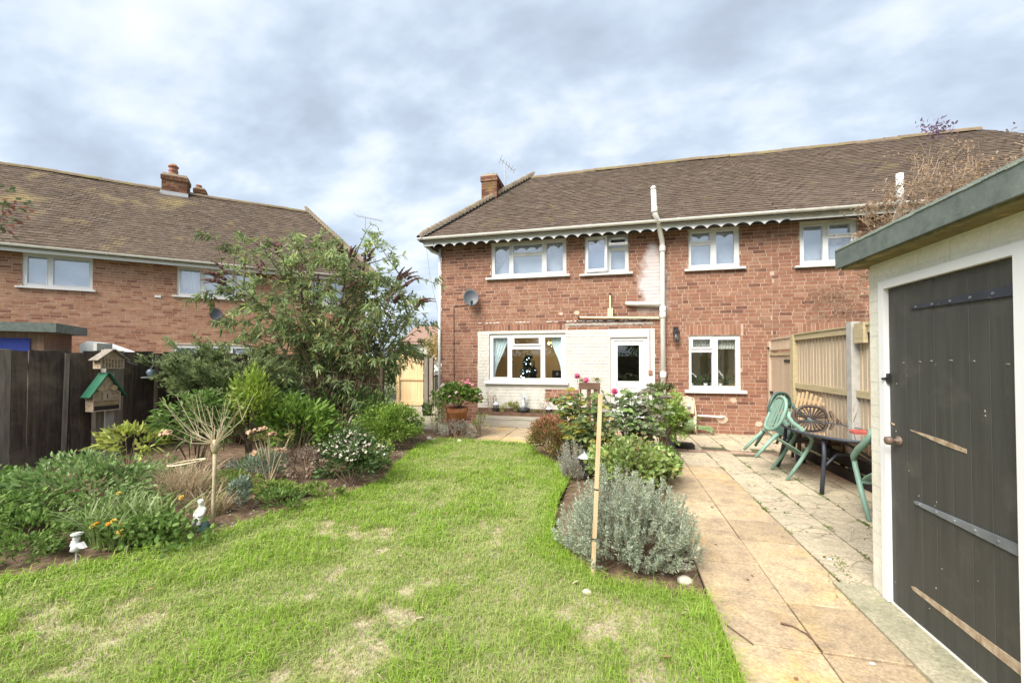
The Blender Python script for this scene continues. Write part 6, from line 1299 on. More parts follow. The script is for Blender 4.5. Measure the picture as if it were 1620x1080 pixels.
straps('straw_grass', 'smaller dry grass tuft directly behind the white figurine', (-3.78, 3.22, 0), (0.16, 0.12), 200, 0.34, 0.007, STRAW + [(0.3, 0.32, 0.12)], lean=0.9, mat='leaf_matt')
# bare pollarded standard
t = thing('standard_tree', 'small bare pollarded standard tree with pale spreading twigs', 'tree', (-3.47, 2.97, 0))
m = MB(); m.tube([(-3.475, 2.97, -0.05), (-3.47, 2.97, 0.2), (-3.462, 2.97, 0.45), (-3.458, 2.97, 0.70)], [0.017, 0.0155, 0.015, 0.018], 8); m.lathe([(0.015, 0.66), (0.03, 0.70), (0.036, 0.74), (0.022, 0.79)], (-3.458, 2.97, 0), 9); m.build('trunk', M['bark_pale'], t, smooth=True)
m = MB(); hd = np.array([-3.458, 2.97, 0.745])
for k in range(27):
    az = R.uniform(0, 6.28); el = radians(R.choice((18, 26, 35, 45, 58, 70, 80)) + R.uniform(-6, 6)); ln = R.uniform(0.30, 0.56) * (1.05 if el < 1 else 0.8); d = np.array([cos(az) * cos(el), sin(az) * cos(el), sin(el)]); p1 = hd + d * 0.04; p2 = hd + d * ln * R.uniform(.4, .6) + np.array([0, 0, -0.02]) + NR.normal(0, 0.022, 3); p3 = hd + d * ln + np.array([0, 0, 0.06]) + NR.normal(0, 0.045, 3)
    m.tube([p1, p2, p3], [0.0045, 0.0030, 0.0014], 5)
    if R.random() < 0.7: m.tube([p2, p2 + (p3 - p2) * 0.6 + NR.normal(0, 0.05, 3)], [0.0024, 0.0012], 4)
m.build('twigs', M['bark_pale'], t, kind='stuff')
n = 60; leafmesh('shoots', np.array([-3.30, 3.0, 1.17]) + NR.normal(0, 0.05, (n, 3)), rdir(n, 0), rdir(n), 0.045, 0.012, pick([(0.36, 0.44, 0.15), (0.28, 0.36, 0.1)], n), M['leaf'], t)
# low creeping plants in the left bed
for (x, y, rx, ry, lb, pal, nm) in ((-3.25, 3.55, 0.30, 0.18, 'low creeping green plant at the lawn edge right of the figurine', G_MID, 'creeper'), (-3.05, 3.85, 0.25, 0.12, 'low yellow green ground cover in front of the skimmia', G_LIME, 'creeper'), (-3.35, 5.45, 0.22, 0.25, 'light green leafy perennial with white flowers beyond the skimmia', G_LIME, 'perennial'), (-3.62, 3.35, 0.12, 0.10, 'small silvery green sprig in bare soil beside the standard tree', [(0.2, 0.27, 0.2), (0.26, 0.32, 0.25)], 'perennial'), (-4.6, 5.35, 0.35, 0.25, 'dark green leafy filler behind the lime bush', G_DARK, 'perennial')):
    b_ = bush(nm, lb, 'plant', (x, y, 0), (x, y, 0.08 if nm == 'creeper' else 0.16), (rx, ry, 0.08 if nm == 'creeper' else 0.18), 500, 0.045, 0.026, pal, 20, 0.16, 0.6, stems=6, sr=0.004)
    if 'white flowers' in lb: bloom(b_, [(x + R.uniform(-.2, .2), y + R.uniform(-.2, .1), R.uniform(0.12, 0.3)) for _ in range(14)], 0.022, [(0.8, 0.8, 0.76)], 5)
for k, (x, y, r, h_, lb, pal, L) in enumerate(((-4.55, 2.35, 0.42, 0.16, 'low leafy mat between the frosted light and the marigolds', G_MID, 0.05), (-5.05, 3.6, 0.40, 0.22, 'soft green perennial mound in front of the choisya bush', [(0.17, 0.25, 0.08), (0.22, 0.30, 0.11)], 0.055), (-3.55, 3.75, 0.26, 0.10, 'flat green rosette plants in the soil before the faded hydrangea', G_LIME, 0.045), (-3.45, 4.95, 0.30, 0.22, 'green leafy clump just beyond the skimmia', G_MID, 0.055), (-4.0, 5.5, 0.45, 0.35, 'loose green shrub between lime bush and rounded bush', [(0.16, 0.23, 0.07), (0.20, 0.28, 0.09)], 0.06), (-3.05, 5.05, 0.16, 0.10, 'tiny creeping plant on the lawn edge beyond the skimmia', G_MID, 0.035), (-5.3, 1.75, 0.6, 0.20, 'leafy mat at the near left end of the bed', G_MID, 0.055), (-4.28, 2.12, 0.26, 0.12, 'small leafy tuft beside the frosted light at the lawn edge', G_MID, 0.045), (-4.15, 3.75, 0.34, 0.14, 'low soft green mat between straw grass and santolina', G_LIME, 0.045), (-4.4, 4.45, 0.3, 0.16, 'green ground cover under the lime green bush', G_MID, 0.05))):
    bush('perennial', lb, 'plant', (x, y, 0), (x, y, h_ * 0.75), (r, r * 0.7, h_), 900, L, L * 0.45, pal, 26, 0.15, 0.6, stems=8, sr=0.004, tone=0.3)
# --- lavender: every stem a whorl of grey needles
def lavender(label, base, rad, nst, nn, pal, L=0.026):
    t = thing('lavender', label, 'shrub', base); m = MB(); P = []; A = []; Nn = []; C = []; B = np.array(base, float)
    for i in range(nst):
        d = rdir(1, -0.05)[0]; k = NR.uniform(0.62, 1.06) * (1 + 0.14 * sin(5 * d[0] + 3 * d[2]) * cos(4 * d[1])); e_ = B + np.array([d[0] * rad[0], d[1] * rad[1], max(d[2], 0.02) * rad[2] + 0.06 * NR.rand()]) * k + np.array([0, 0, 0.04]); b = B + np.array([d[0] * rad[0], d[1] * rad[1], 0]) * 0.22; mid = b * 0.5 + e_ * 0.5 + np.array([0, 0, -0.03]); up = np.array([0, 0, 0.10 + 0.08 * NR.rand()])
        f_ = e_ + up * 0.6 + d * 0.03; m.tube([b, mid, e_, f_], [0.0035, 0.003, 0.002, 0.001], 3, cap=False)
        f = NR.uniform(0.15, 1, (nn, 1)); pp = np.where(f < 0.55, mid + (e_ - mid) * (f / 0.55), e_ + (f_ - e_) * ((f - 0.55) / 0.45)) if NR.rand() < 2 else None
        dd = (f_ - mid) / np.linalg.norm(f_ - mid); P.append(pp + NR.normal(0, 0.004, (nn, 3))); A.append(dd * 0.9 + rdir(nn) * 0.8); Nn.append(rdir(nn)); C.append(pick(pal, nn, 0.15) * NR.uniform(0.82, 1.15))
    P = np.concatenate(P); n = len(P); leafmesh('foliage', P, np.concatenate(A), np.concatenate(Nn), NR.uniform(0.7, 1.3, n) * L, L * 0.26, np.concatenate(C), M['leaf_matt'], t, 0.05, 0); m.build('stem', M['twig'], t, kind='stuff'); return t
lavender('large round silver grey lavender bush beside the path', (0.12, 3.34, 0), (0.50, 0.48, 0.45), 600, 82, LAV)
lavender('small pale lavender clump behind the black solar lantern', (-0.45, 5.35, 0), (0.24, 0.26, 0.34), 150, 40, [(0.42, 0.44, 0.38), (0.48, 0.5, 0.45), (0.36, 0.38, 0.31)])
# --- red berried low shrub
bush('nandina', 'low round shrub with reddish orange leaf tips at the end of the lawn', 'shrub', (-0.85, 6.42, 0), (-0.86, 6.42, 0.24), (0.44, 0.38, 0.36), 8000, 0.042, 0.024, [(0.17, 0.23, 0.06), (0.21, 0.25, 0.07), (0.36, 0.17, 0.085), (0.42, 0.22, 0.12), (0.26, 0.20, 0.08), (0.14, 0.20, 0.055)], 90, 0.13, 0.5, tone=0.3, topc=(0.42, 0.17, 0.11))
# --- roses: open stems, compound leaves, pink blooms
def rose(label, base, targets, pal, blooms, L=0.075, grow=16):
    t = thing('rose_bush', label, 'rose bush', base); m = MB(); P = []; A = []; C = []; B = np.array(base, float)
    for T in targets:
        T = np.array(T, float); b = B + np.array([NR.normal(0, .03), NR.normal(0, .03), -0.02]); mid = b * 0.5 + T * 0.5 + NR.normal(0, 0.05, 3); ts = np.linspace(0, 1, 10)[:, None]; cv = (1 - ts) ** 2 * b + 2 * ts * (1 - ts) * mid + ts ** 2 * T; m.tube(cv, np.linspace(0.009, 0.0035, 10), 6)
        pl = [pal[R.randrange(len(pal))]] * 2 + list(pal)
        for k in range(grow):
            f = NR.uniform(0.38, 1.0); q = (1 - f) ** 2 * b + 2 * f * (1 - f) * mid + f * f * T; d = rdir(1, -0.1)[0]; d[2] *= 0.6; st = q + d * 0.10; m.tube([q, st], [0.0022, 0.0015], 3, cap=False)
            c = np.array(pl[NR.randint(len(pl))]) * NR.uniform(0.75, 1.2); s = np.cross(d, [0, 0, 1]); s /= np.linalg.norm(s) + 1e-9
            for (u, v) in ((1.0, 0), (0.75, 1), (0.75, -1), (0.4, 1), (0.4, -1)): P.append(q + d * 0.10 * u); A.append(d * (1 if v == 0 else 0.45) + s * v * 0.9 + np.array([0, 0, -0.15])); C.append(c)
    n = len(P); leafmesh('foliage', P, A, np.tile([0, -0.45, 0.8], (n, 1)) + rdir(n) * 0.9, NR.uniform(0.75, 1.2, n) * L, NR.uniform(0.8, 1.1, n) * L * 0.72, C, M['leaf'], t, 0.12, 0.2); m.build('stem', M['bark'], t)
    for p in blooms: m2 = MB(); m2.tube([np.array(p) + np.array([0.02, 0.02, -0.3]), np.array(p)], [0.004, 0.003], 5); m2.build('flower_stem', M['twig'], t)
    if blooms: bloom(t, [np.array(p) + np.array([0, 0, dz]) for p in blooms for dz in (0, 0.012, 0.02)], 0.052, [(0.82, 0.24, 0.40), (0.80, 0.30, 0.42)], 8)
    return t
RD = [(0.24, 0.31, 0.15), (0.20, 0.27, 0.125), (0.29, 0.35, 0.21), (0.28, 0.26, 0.20), (0.26, 0.37, 0.13)]
YG = [(0.22, 0.29, 0.10), (0.25, 0.32, 0.12), (0.17, 0.22, 0.065), (0.40, 0.36, 0.07), (0.48, 0.36, 0.08), (0.13, 0.19, 0.06), (0.36, 0.35, 0.09), (0.11, 0.16, 0.06), (0.16, 0.21, 0.07), (0.19, 0.24, 0.10)]
rose('yellowing rose bush behind the top of the wooden stake', (-0.12, 5.55, 0), [(-0.62, 5.6, 0.95), (-0.50, 5.5, 1.05), (-0.40, 5.7, 0.80), (-0.30, 5.5, 0.90), (-0.15, 5.6, 0.78), (-0.55, 5.4, 0.65), (-0.35, 5.4, 0.55), (0.0, 5.5, 0.7), (-0.68, 5.7, 0.78), (-0.2, 5.4, 0.62), (-0.72, 5.6, 0.98), (-0.6, 5.8, 1.12), (-0.25, 5.7, 1.02), (-0.45, 5.3, 0.75)], YG, [(-0.46, 5.75, 1.26), (-0.34, 5.85, 1.20)], 0.08, 20)
rose('dark purplish green rose bush in front of the back door', (0.30, 5.85, 0), [(0.05, 5.8, 1.0), (0.25, 5.7, 0.98), (0.42, 5.9, 0.95), (0.55, 5.7, 0.80), (0.62, 5.9, 1.05), (0.15, 5.6, 0.75), (0.35, 5.6, 0.70), (0.0, 5.7, 0.85), (0.50, 5.6, 0.62), (0.30, 6.0, 1.05), (0.70, 5.75, 0.9), (0.15, 5.9, 1.08), (-0.1, 5.9, 1.0), (0.5, 5.75, 1.12), (0.2, 5.7, 1.14), (0.72, 5.9, 1.0)], RD, [(0.04, 5.75, 1.06)], 0.08, 16)
bush('hydrangea', 'lime green soft leaved perennial mound under the roses', 'shrub', (0.22, 4.95, 0), (0.22, 4.95, 0.26), (0.46, 0.55, 0.30), 2600, 0.055, 0.046, [(0.25, 0.35, 0.10), (0.31, 0.41, 0.14), (0.18, 0.27, 0.065), (0.38, 0.46, 0.20), (0.30, 0.33, 0.10)], 54, 0.15, 0.4, tone=0.35)
fp = bush('pelargonium', 'small leafy geranium with pink and white flowers at the path edge', 'plant', (0.55, 5.35, 0), (0.55, 5.35, 0.20), (0.24, 0.26, 0.24), 800, 0.05, 0.04, [(0.14, 0.23, 0.05), (0.18, 0.28, 0.07), (0.11, 0.18, 0.04)], 26, 0.15, 0.5)
bloom(fp, [(0.52, 5.2, 0.40), (0.56, 5.22, 0.42), (0.54, 5.25, 0.44), (0.60, 5.2, 0.41)], 0.032, [(0.82, 0.36, 0.38)], 6); bloom(fp, [(0.36, 5.05, 0.36), (0.46, 5.1, 0.33), (0.50, 5.1, 0.34), (0.30, 5.1, 0.33), (0.38, 5.1, 0.34)], 0.03, [(0.82, 0.80, 0.76)], 6, 'white_flower'); bloom(fp, [(0.1, 5.3, 0.58), (0.2, 5.3, 0.52), (0.78, 5.5, 0.25), (0.80, 5.45, 0.22)], 0.026, [(0.75, 0.35, 0.30)], 6, 'red_flower')
m = MB()
for k in range(9): m.tube([(0.33 + R.uniform(-.03, .03), 4.85, 0), (0.33 + R.uniform(-.05, .05), 4.85 + R.uniform(-.05, .05), 0.50 + R.uniform(-.1, .1))], 0.004, 4)
tt = thing('withered_perennial', 'rusty brown dead flower stems among the lime green leaves', 'plant', (0.33, 4.85, 0)); m.build('stem', M['twig'], tt)
n = 120; leafmesh('dry_leaf', np.array([0.33, 4.85, 0.38]) + NR.normal(0, 1, (n, 3)) * np.array([0.05, 0.05, 0.14]), rdir(n), rdir(n), 0.04, 0.02, pick([(0.36, 0.19, 0.10), (0.42, 0.26, 0.15)], n), M['leaf_matt'], tt)
# --- fern like plant by the path, bush at the downpipe
tg = [(0.83 + 0.30 * cos(a) * r, 7.2 + 0.25 * sin(a) * r, z) for a, r, z in [(NR.uniform(0, 6.28), NR.uniform(0.5, 1.25), NR.uniform(0.35, 0.85)) for _ in range(22)]]
spray('fern', 'bright yellow green ferny plant arching beside the grey stone post', (0.82, 7.2, 0.0), tg, 170, 0.075, 0.026, [(0.30, 0.43, 0.10), (0.36, 0.48, 0.14), (0.25, 0.37, 0.08)], 'fern', 'leaf', 0.16, 0.18, 0.15, 9)
bush('rhododendron', 'small dark leaved bush at the foot of the white soil pipe', 'shrub', (0.92, 8.55, 0), (0.92, 8.55, 0.86), (0.26, 0.2, 0.16), 420, 0.09, 0.032, [(0.10, 0.165, 0.05), (0.13, 0.2, 0.065), (0.15, 0.10, 0.07)], 16, 0.16, 0.3, stems=12)
# --- geraniums in the terracotta pot
gp_ = bush('potted_geranium', 'pink and white geraniums growing in the terracotta pot', 'plant', (-3.0, 7.74, 0.54), (-2.98, 7.74, 0.78), (0.42, 0.36, 0.24), 1700, 0.07, 0.062, [(0.15, 0.24, 0.05), (0.19, 0.29, 0.07), (0.11, 0.18, 0.04), (0.24, 0.33, 0.09)], 36, 0.14, 0.4, stems=12)
bloom(gp_, [np.array(c) + NR.normal(0, 0.02, 3) for c in ((-2.85, 7.6, 1.06), (-2.75, 7.65, 1.10), (-2.70, 7.62, 1.02), (-2.62, 7.66, 0.98), (-2.65, 7.6, 0.85), (-2.78, 7.6, 1.04), (-2.56, 7.7, 0.78), (-2.82, 7.58, 1.02), (-2.72, 7.6, 1.06)) for _ in range(4)], 0.026, [(0.72, 0.20, 0.30), (0.78, 0.30, 0.40)], 5)
bloom(gp_, [(-3.25, 7.5, 0.98), (-3.20, 7.48, 1.02), (-3.02, 7.4, 0.80), (-3.0, 7.4, 0.68), (-3.17, 7.42, 0.86), (-3.3, 7.5, 0.90), (-2.88, 7.4, 0.88)], 0.04, [(0.82, 0.74, 0.70), (0.80, 0.60, 0.58)], 6, 'white_flower')
bush('young_shrub', 'thin airy young shrub between lawn corner and terracotta pot', 'shrub', (-3.35, 7.55, 0), (-3.38, 7.5, 0.45), (0.20, 0.16, 0.40), 420, 0.05, 0.028, G_LIME + G_MID, 16, 0.18, 0.3, stems=10, sr=0.005)
bush('heather', 'small pale green heather between pot and planter trough', 'plant', (-2.55, 7.75, 0), (-2.5, 7.75, 0.22), (0.17, 0.14, 0.24), 600, 0.04, 0.012, [(0.36, 0.38, 0.16), (0.3, 0.33, 0.13)], 18, 0.14, 0.9, 'leaf_matt')
# plants in the trough and the stand
bush('trough_plant', 'bushy yellow green plant in the middle of the long trough', 'plant', (-2.24, 9.09, 0.33), (-2.24, 9.07, 0.42), (0.20, 0.10, 0.17), 700, 0.05, 0.014, [(0.30, 0.30, 0.09), (0.24, 0.27, 0.08), (0.36, 0.36, 0.15)], 20, 0.15, 0.8, stems=6, sr=0.003)
for (x, lb) in ((-2.72, 'dry pale twiggy plant at the left end of the long trough'), (-1.48, 'dry pinkish twiggy plant at the right end of the long trough')):
    bush('dry_plant', lb, 'plant', (x, 9.1, 0.33), (x, 9.1, 0.55), (0.14, 0.08, 0.26), 170, 0.035, 0.014, [(0.46, 0.34, 0.27), (0.4, 0.3, 0.2)], 12, 0.2, 0.8, 'leaf_matt', M['twig'], stems=12, sr=0.004)
bush('trailing_green', 'low green filler plants along the right end of the long trough', 'plant', (-1.6, 9.1, 0.32), (-1.55, 9.08, 0.35), (0.30, 0.07, 0.05), 260, 0.04, 0.02, [(0.18, 0.2, 0.09), (0.26, 0.24, 0.12)], 14, 0.2, 0.5, stems=3, sr=0.003)
bush('stand_plant', 'grassy fading plant filling the dark planter stand', 'plant', (-0.42, 8.75, 1.02), (-0.42, 8.75, 1.07), (0.20, 0.10, 0.06), 330, 0.05, 0.014, [(0.30, 0.26, 0.12), (0.22, 0.24, 0.1)], 12, 0.2, 0.6, stems=3, sr=0.003)
# --- dry climber beyond the shed and its trailing shoots
t = thing('dry_climber', 'tangle of bare brown climber stems rising behind the green shed roof', 'climber', (4.2, 6.2, 0))
m = MB(); P = []
m.tube([(4.2, 6.2, 0), (4.15, 6.15, 1.5), (4.05, 6.1, 2.9)], [0.05, 0.04, 0.03], 8); m.tube([(4.3, 6.2, 0), (4.5, 6.2, 1.6), (4.7, 6.2, 3.0)], [0.04, 0.03, 0.025], 8); m.build('trunk', M['bark'], t)
m = MB()
for i in range(760):
    a = R.uniform(0, 1); x = 3.32 + a * 2.6; zt = 3.80 + 0.42 * a + 0.14 * sin(x * 7); c = np.array([x, R.uniform(5.7, 6.7), R.uniform(2.4, zt)]); pts = [c]; d = rdir(1)[0]
    for k in range(7): d = d + NR.normal(0, 0.5, 3) + np.array([0, 0, -0.06]); d /= np.linalg.norm(d); c = c + d * R.uniform(0.05, 0.11); pts.append(c)
    P += pts[1:]; m.tube(pts, np.linspace(R.uniform(0.003, 0.007), 0.0015, 8), 4, cap=False)
m.build('twigs', M['twig'], t, kind='stuff')
P = np.array(P)[NR.randint(0, len(P), 13000)] + NR.normal(0, 0.03, (13000, 3)); n = len(P)
leafmesh('dead_leaves', P, rdir(n), rdir(n), NR.uniform(0.02, 0.06, n), 0.02, pick([(0.36, 0.26, 0.19), (0.46, 0.35, 0.25), (0.26, 0.18, 0.13), (0.40, 0.27, 0.17)], n), M['leaf_matt'], t)
m = MB()
for i in range(24):
    c = np.array([3.35 + R.uniform(-.1, .2), R.uniform(5.8, 6.3), R.uniform(3.0, 3.35)]); pts = [c]; d = np.array([-0.9, R.uniform(-.2, .2), R.uniform(-.5, .3)])
    for k in range(6): d = d + NR.normal(0, 0.35, 3); d /= np.linalg.norm(d); c = c + d * 0.07; pts.append(c)
    m.tube(pts, np.linspace(0.004, 0.0012, 7), 4, cap=False)
for i in range(14): # the taller shoots
    c = np.array([3.75 + R.uniform(-.1, .6), 6.1, 3.7]); d = np.array([R.uniform(-.3, .3), 0, 1]); m.tube([c, c + d * 0.25 + NR.normal(0, .03, 3), c + d * R.uniform(0.35, 0.62) + NR.normal(0, .05, 3)], [0.006, 0.004, 0.002], 4)
m.build('trailing_shoots', M['twig'], t, kind='stuff')
n = 90; leafmesh('purple_tip', np.array([3.84, 6.05, 4.33]) + NR.normal(0, 1, (n, 3)) * np.array([0.09, 0.05, 0.06]), rdir(n), rdir(n), 0.05, 0.024, pick([(0.24, 0.17, 0.26), (0.30, 0.2, 0.3), (0.18, 0.14, 0.17)], n), M['leaf_matt'], t)
t = thing('wall_climber', 'wispy dry climber stems clinging to the neighbour brick wall above the fence', 'climber', (4.3, 9.1, 0)); m = MB(); m.tube([(4.9, 9.15, 0), (4.85, 9.16, 1.4), (4.7, 9.16, 2.5)], [0.012, 0.01, 0.006], 5)
for i in range(46):
    c = np.array([R.uniform(4.0, 4.75), 9.19, R.uniform(2.3, 2.95)]); pts = [c]; d = np.array([-0.8, 0, R.uniform(-.4, .5)])
    for k in range(6): d = d + NR.normal(0, 0.4, 3) * np.array([1, 0.1, 1]); d /= np.linalg.norm(d); c = c + d * 0.07; c[1] = min(max(c[1], 9.12), 9.23); pts.append(c)
    m.tube(pts, np.linspace(0.004, 0.0012, 7), 4, cap=False)
m.build('stems', M['twig'], t, kind='stuff'); n = 150; leafmesh('dead_leaves', np.stack([NR.uniform(3.7, 4.7, n), NR.uniform(9.14, 9.22, n), NR.uniform(2.35, 2.95, n)], 1), rdir(n), rdir(n), 0.04, 0.024, pick([(0.3, 0.18, 0.12), (0.4, 0.28, 0.2)], n), M['leaf_matt'], t)
t = thing('trained_shrub', 'bare fan trained twigs tied to the board fence above the sleepers', 'shrub', (3.02, 6.45, 0)); m = MB()
for i in range(26):
    d = np.array([0, R.uniform(-.9, .9), 1.0]); c = np.array([3.02, 6.5, 0.3]); m.tube([c, c + d * 0.3 + NR.normal(0, .03, 3) * np.array([.3, 1, 1]), c + d * R.uniform(0.45, 0.72) + NR.normal(0, .06, 3) * np.array([.3, 1, 1])], [0.006, 0.004, 0.0015], 4)
m.tube([(3.02, 6.5, 0), (3.02, 6.5, 0.32)], 0.01, 6); m.build('stem', M['twig'], t)
n = 380; leafmesh('ivy', np.stack([NR.uniform(2.93, 3.06, n), NR.uniform(4.2, 5.4, n), NR.uniform(0.05, 0.45, n)], 1), rdir(n), rdir(n), 0.06, 0.045, pick(G_DARK, n), M['leaf'], t)
# tree sprigs at the far left edge, and trees beyond the houses
def far_tree(label, base, h, rad, pal, n, L, trunk=0.14, gaps=0.17, ncl=40, name='tree', cz=0.62):
    t = thing(name, label, 'tree', base); P, D, k, cc = clumpy((base[0], base[1], base[2] + h * cz), rad, ncl, n, gaps, -0.8); C = pick(pal, n) * (1 + NR.uniform(-.25, .25, ncl))[k][:, None]
    leafmesh('crown', P, D + rdir(n), rdir(n), NR.uniform(0.7, 1.3, n) * L, L * 0.55, C, M['leaf_matt'], t, 0.1, 0.1); m = MB(); B = np.array(base, float); tp = B + np.array([0, 0, h * 0.6]); m.tube([B + [0, 0, -0.1], (B + tp) / 2 + [0.05, 0, 0], tp], [trunk, trunk * 0.75, trunk * 0.4], 8)
    for i in NR.permutation(ncl)[:16]: f = R.uniform(0.4, 1); q = B + (tp - B) * f; m.tube([q, (q + cc[i]) / 2 + [0, 0, 0.1], cc[i]], [trunk * 0.3, trunk * 0.2, trunk * 0.06], 5)
    m.build('trunk', M['bark'], t); return t
far_tree('slim leafy tree with red tinged sprigs beyond the fence at far left', (-10.4, 4.3, 0), 5.2, (0.8, 0.8, 0.5), [(0.13, 0.17, 0.07), (0.30, 0.13, 0.10), (0.16, 0.19, 0.10)], 420, 0.10, 0.06, 0.2, 22, cz=0.78)
far_tree('small golden autumn tree in the gap left of the house corner', (-9.0, 22.0, 0), 3.4, (1.3, 1.2, 1.1), [(0.40, 0.30, 0.11), (0.30, 0.27, 0.10), (0.46, 0.31, 0.13)], 2600, 0.16, 0.1)
far_tree('low green tree behind the pine gate', (-8.3, 15.5, 0), 2.3, (1.2, 1.0, 0.8), G_MID + G_DARK, 3000, 0.11, 0.08, cz=0.55)
far_tree('distant dark hedge tree beyond the far pale house', (-22, 46, 0), 6.0, (4.5, 3, 2.6), G_DARK + [(0.2, 0.16, 0.07)], 3000, 0.4, 0.2)

for (x, y, h, rx, lb) in ((-9.0, -17.0, 6.5, 3.0, 'leafy tree behind the photographer, first from the left'), (-3.0, -19.0, 5.0, 3.2, 'leafy tree behind the photographer, lower middle one'), (3.5, -18.0, 7.0, 2.6, 'leafy tree behind the photographer, tall one'), (9.5, -20.0, 6.0, 3.4, 'leafy tree behind the photographer, right hand one'), (-16.0, -20.0, 6.0, 4.0, 'leafy tree behind the photographer, far left one'), (17.0, -20.0, 6.0, 4.0, 'leafy tree behind the photographer, far right one')):
    far_tree(lb, (x, y, 0), h, (rx, 2.0, h * 0.36), G_MID + [(0.2, 0.15, 0.06)], 2200, 0.34, 0.16)
hd_ = thing('hedge', 'unseen hedge added behind the camera to cover the horizon in window reflections', 'hedge', (0, -11.5, 0)); n = 9000  # added out of view so the panes mirror leaves, not bare horizon
leafmesh('foliage', np.stack([NR.uniform(-16, 16, n), -11.5 + NR.normal(0, 0.25, n), NR.uniform(0, 2.0, n)], 1), rdir(n) + np.array([0, 0.6, 0.3]), rdir(n), NR.uniform(0.12, 0.24, n), 0.10, pick(G_DARK + G_MID, n), M['leaf'], hd_); m = MB(); m.box(-16, 16, -11.75, -11.25, 0, 1.8); m.build('stem_mass', M['bark'], hd_, kind='stuff')
# ================================================================== LITTLE THINGS
def leaf_piece(name, label, cat, p, L, wd, col, group=None):
    t = thing(name, label, cat, p, 0, group); leafmesh('blade', [(0, 0, 0.004)], [(R.uniform(-1, 1), R.uniform(-1, 1), 0.1)], [(0, 0.2, 1)], L, wd, [col], M['leaf_matt'], t, 0.12, 0.0, None, True); return t
for k, (x, y) in enumerate([(R.uniform(-3.0, 0.5), R.uniform(2.0, 6.6)) for _ in range(46)]):
    if inside(np.array([x]), np.array([y]), LAWN)[0]: leaf_piece('fallen_leaf', 'small dry autumn leaf lying in the lawn grass', 'leaf', (x, y, 0.025), R.uniform(0.03, 0.06), 0.03, R.choice([(0.5, 0.36, 0.2), (0.42, 0.27, 0.14), (0.6, 0.5, 0.36)]), 'fallen leaves on the lawn')
for k in range(26): leaf_piece('paving_leaf', 'small brown leaf fragment lying on the paving', 'leaf', (R.uniform(0.65, 2.6), R.uniform(2.2, 7.0), 0.0), R.uniform(0.015, 0.045), 0.022, R.choice([(0.24, 0.14, 0.08), (0.34, 0.2, 0.11), (0.2, 0.12, 0.07)]), 'leaf fragments on the paving')
t = thing('twig', 'curved dark twig lying on the path slabs', 'twig', (1.0, 2.55, 0)); m = MB(); m.tube([(0.93, 2.66, 0.008), (0.985, 2.64, 0.01), (1.03, 2.59, 0.008), (1.045, 2.52, 0.006), (1.05, 2.46, 0.005)], [0.006, 0.004, 0.0035, 0.003, 0.002], 5); m.build('stick', M['brown_wood'], t)
t = thing('twig', 'short straight twig at the grass edge of the path', 'twig', (0.68, 2.5, 0)); m = MB(); m.tube([(0.62, 2.58, 0.008), (0.72, 2.43, 0.006)], [0.004, 0.003], 5); m.build('stick', M['brown_wood'], t)
t = thing('paper_scrap', 'white scrap on the path slab near the shed door', 'litter', (1.25, 2.42, 0)); m = MB(); m.prism([(1.235, 2.42), (1.25, 2.413), (1.262, 2.42), (1.255, 2.428), (1.24, 2.428)], 0.0, 0.005, 'z'); m.build('scrap', M['paper'], t)
t = thing('paper_scrap', 'white scrap lying by the weeds at the shed corner', 'litter', (1.60, 3.6, 0)); m = MB(); m.prism([(1.575, 3.6), (1.59, 3.59), (1.612, 3.6), (1.6, 3.615)], 0.0, 0.006, 'z'); m.build('scrap', M['paper'], t)
for k, (x, y, r) in enumerate(((0.48, 3.02, 0.045), (0.50, 3.20, 0.05), (-0.16, 2.72, 0.03), (-3.22, 7.16, 0.06), (-2.75, 7.20, 0.05), (-3.4, 7.32, 0.05))):
    lb = ['pale rounded stone at the front corner of the lavender bed', 'larger cream stone under the right side of the lavender', 'small tan stone at the foot of the wooden stake', 'whitish stone at the far left lawn corner', 'buff stone at the far lawn edge before the terrace', 'white stone in the soil by the young shrub'][k]
    t = thing('stone', lb, 'stone', (x, y, 0)); m = MB(); m.lathe([(0.01, -r * 0.5), (r, -0.1 * r), (r * 0.9, r * 0.4), (r * 0.4, r * 0.75), (0.004, r * 0.8)], (0, 0, 0), 9, sx=1.2, sy=0.85); m.build('stone', M['pebble'], t, smooth=True, local=True)
# gravel bits in the bare soil
n = 900; P = np.stack([NR.uniform(-4.2, -2.6, n), NR.uniform(2.6, 6.6, n), np.zeros(n)], 1); keep = ~inside(P[:, 0], P[:, 1], LAWN) & (pdist(P[:, 0], P[:, 1], LAWN) < 0.5); P = P[keep]; P[:, 2] = np.minimum(0.07, -0.025 + pdist(P[:, 0], P[:, 1], LAWN) * 0.12) + 0.01
V = []; F = []; C = []
for p in P:
    r = R.uniform(0.005, 0.016); o = len(V); c = np.array(R.choice([(0.5, 0.44, 0.35), (0.3, 0.22, 0.15), (0.62, 0.58, 0.5)])); V += [p + np.array(q) * r for q in ((1, 0, 0), (0, 1.2, 0), (-1, 0, 0), (0, -1, 0), (0.1, 0, 0.8))]; F += [(o, o + 1, o + 4), (o + 1, o + 2, o + 4), (o + 2, o + 3, o + 4), (o + 3, o, o + 4)]; C += [c] * 5
gv = fast('gravel', V, F, C, M['leaf_matt'], None, 'stuff'); tag(gv, 'scattered gravel bits on the bare soil of the left bed', 'gravel')
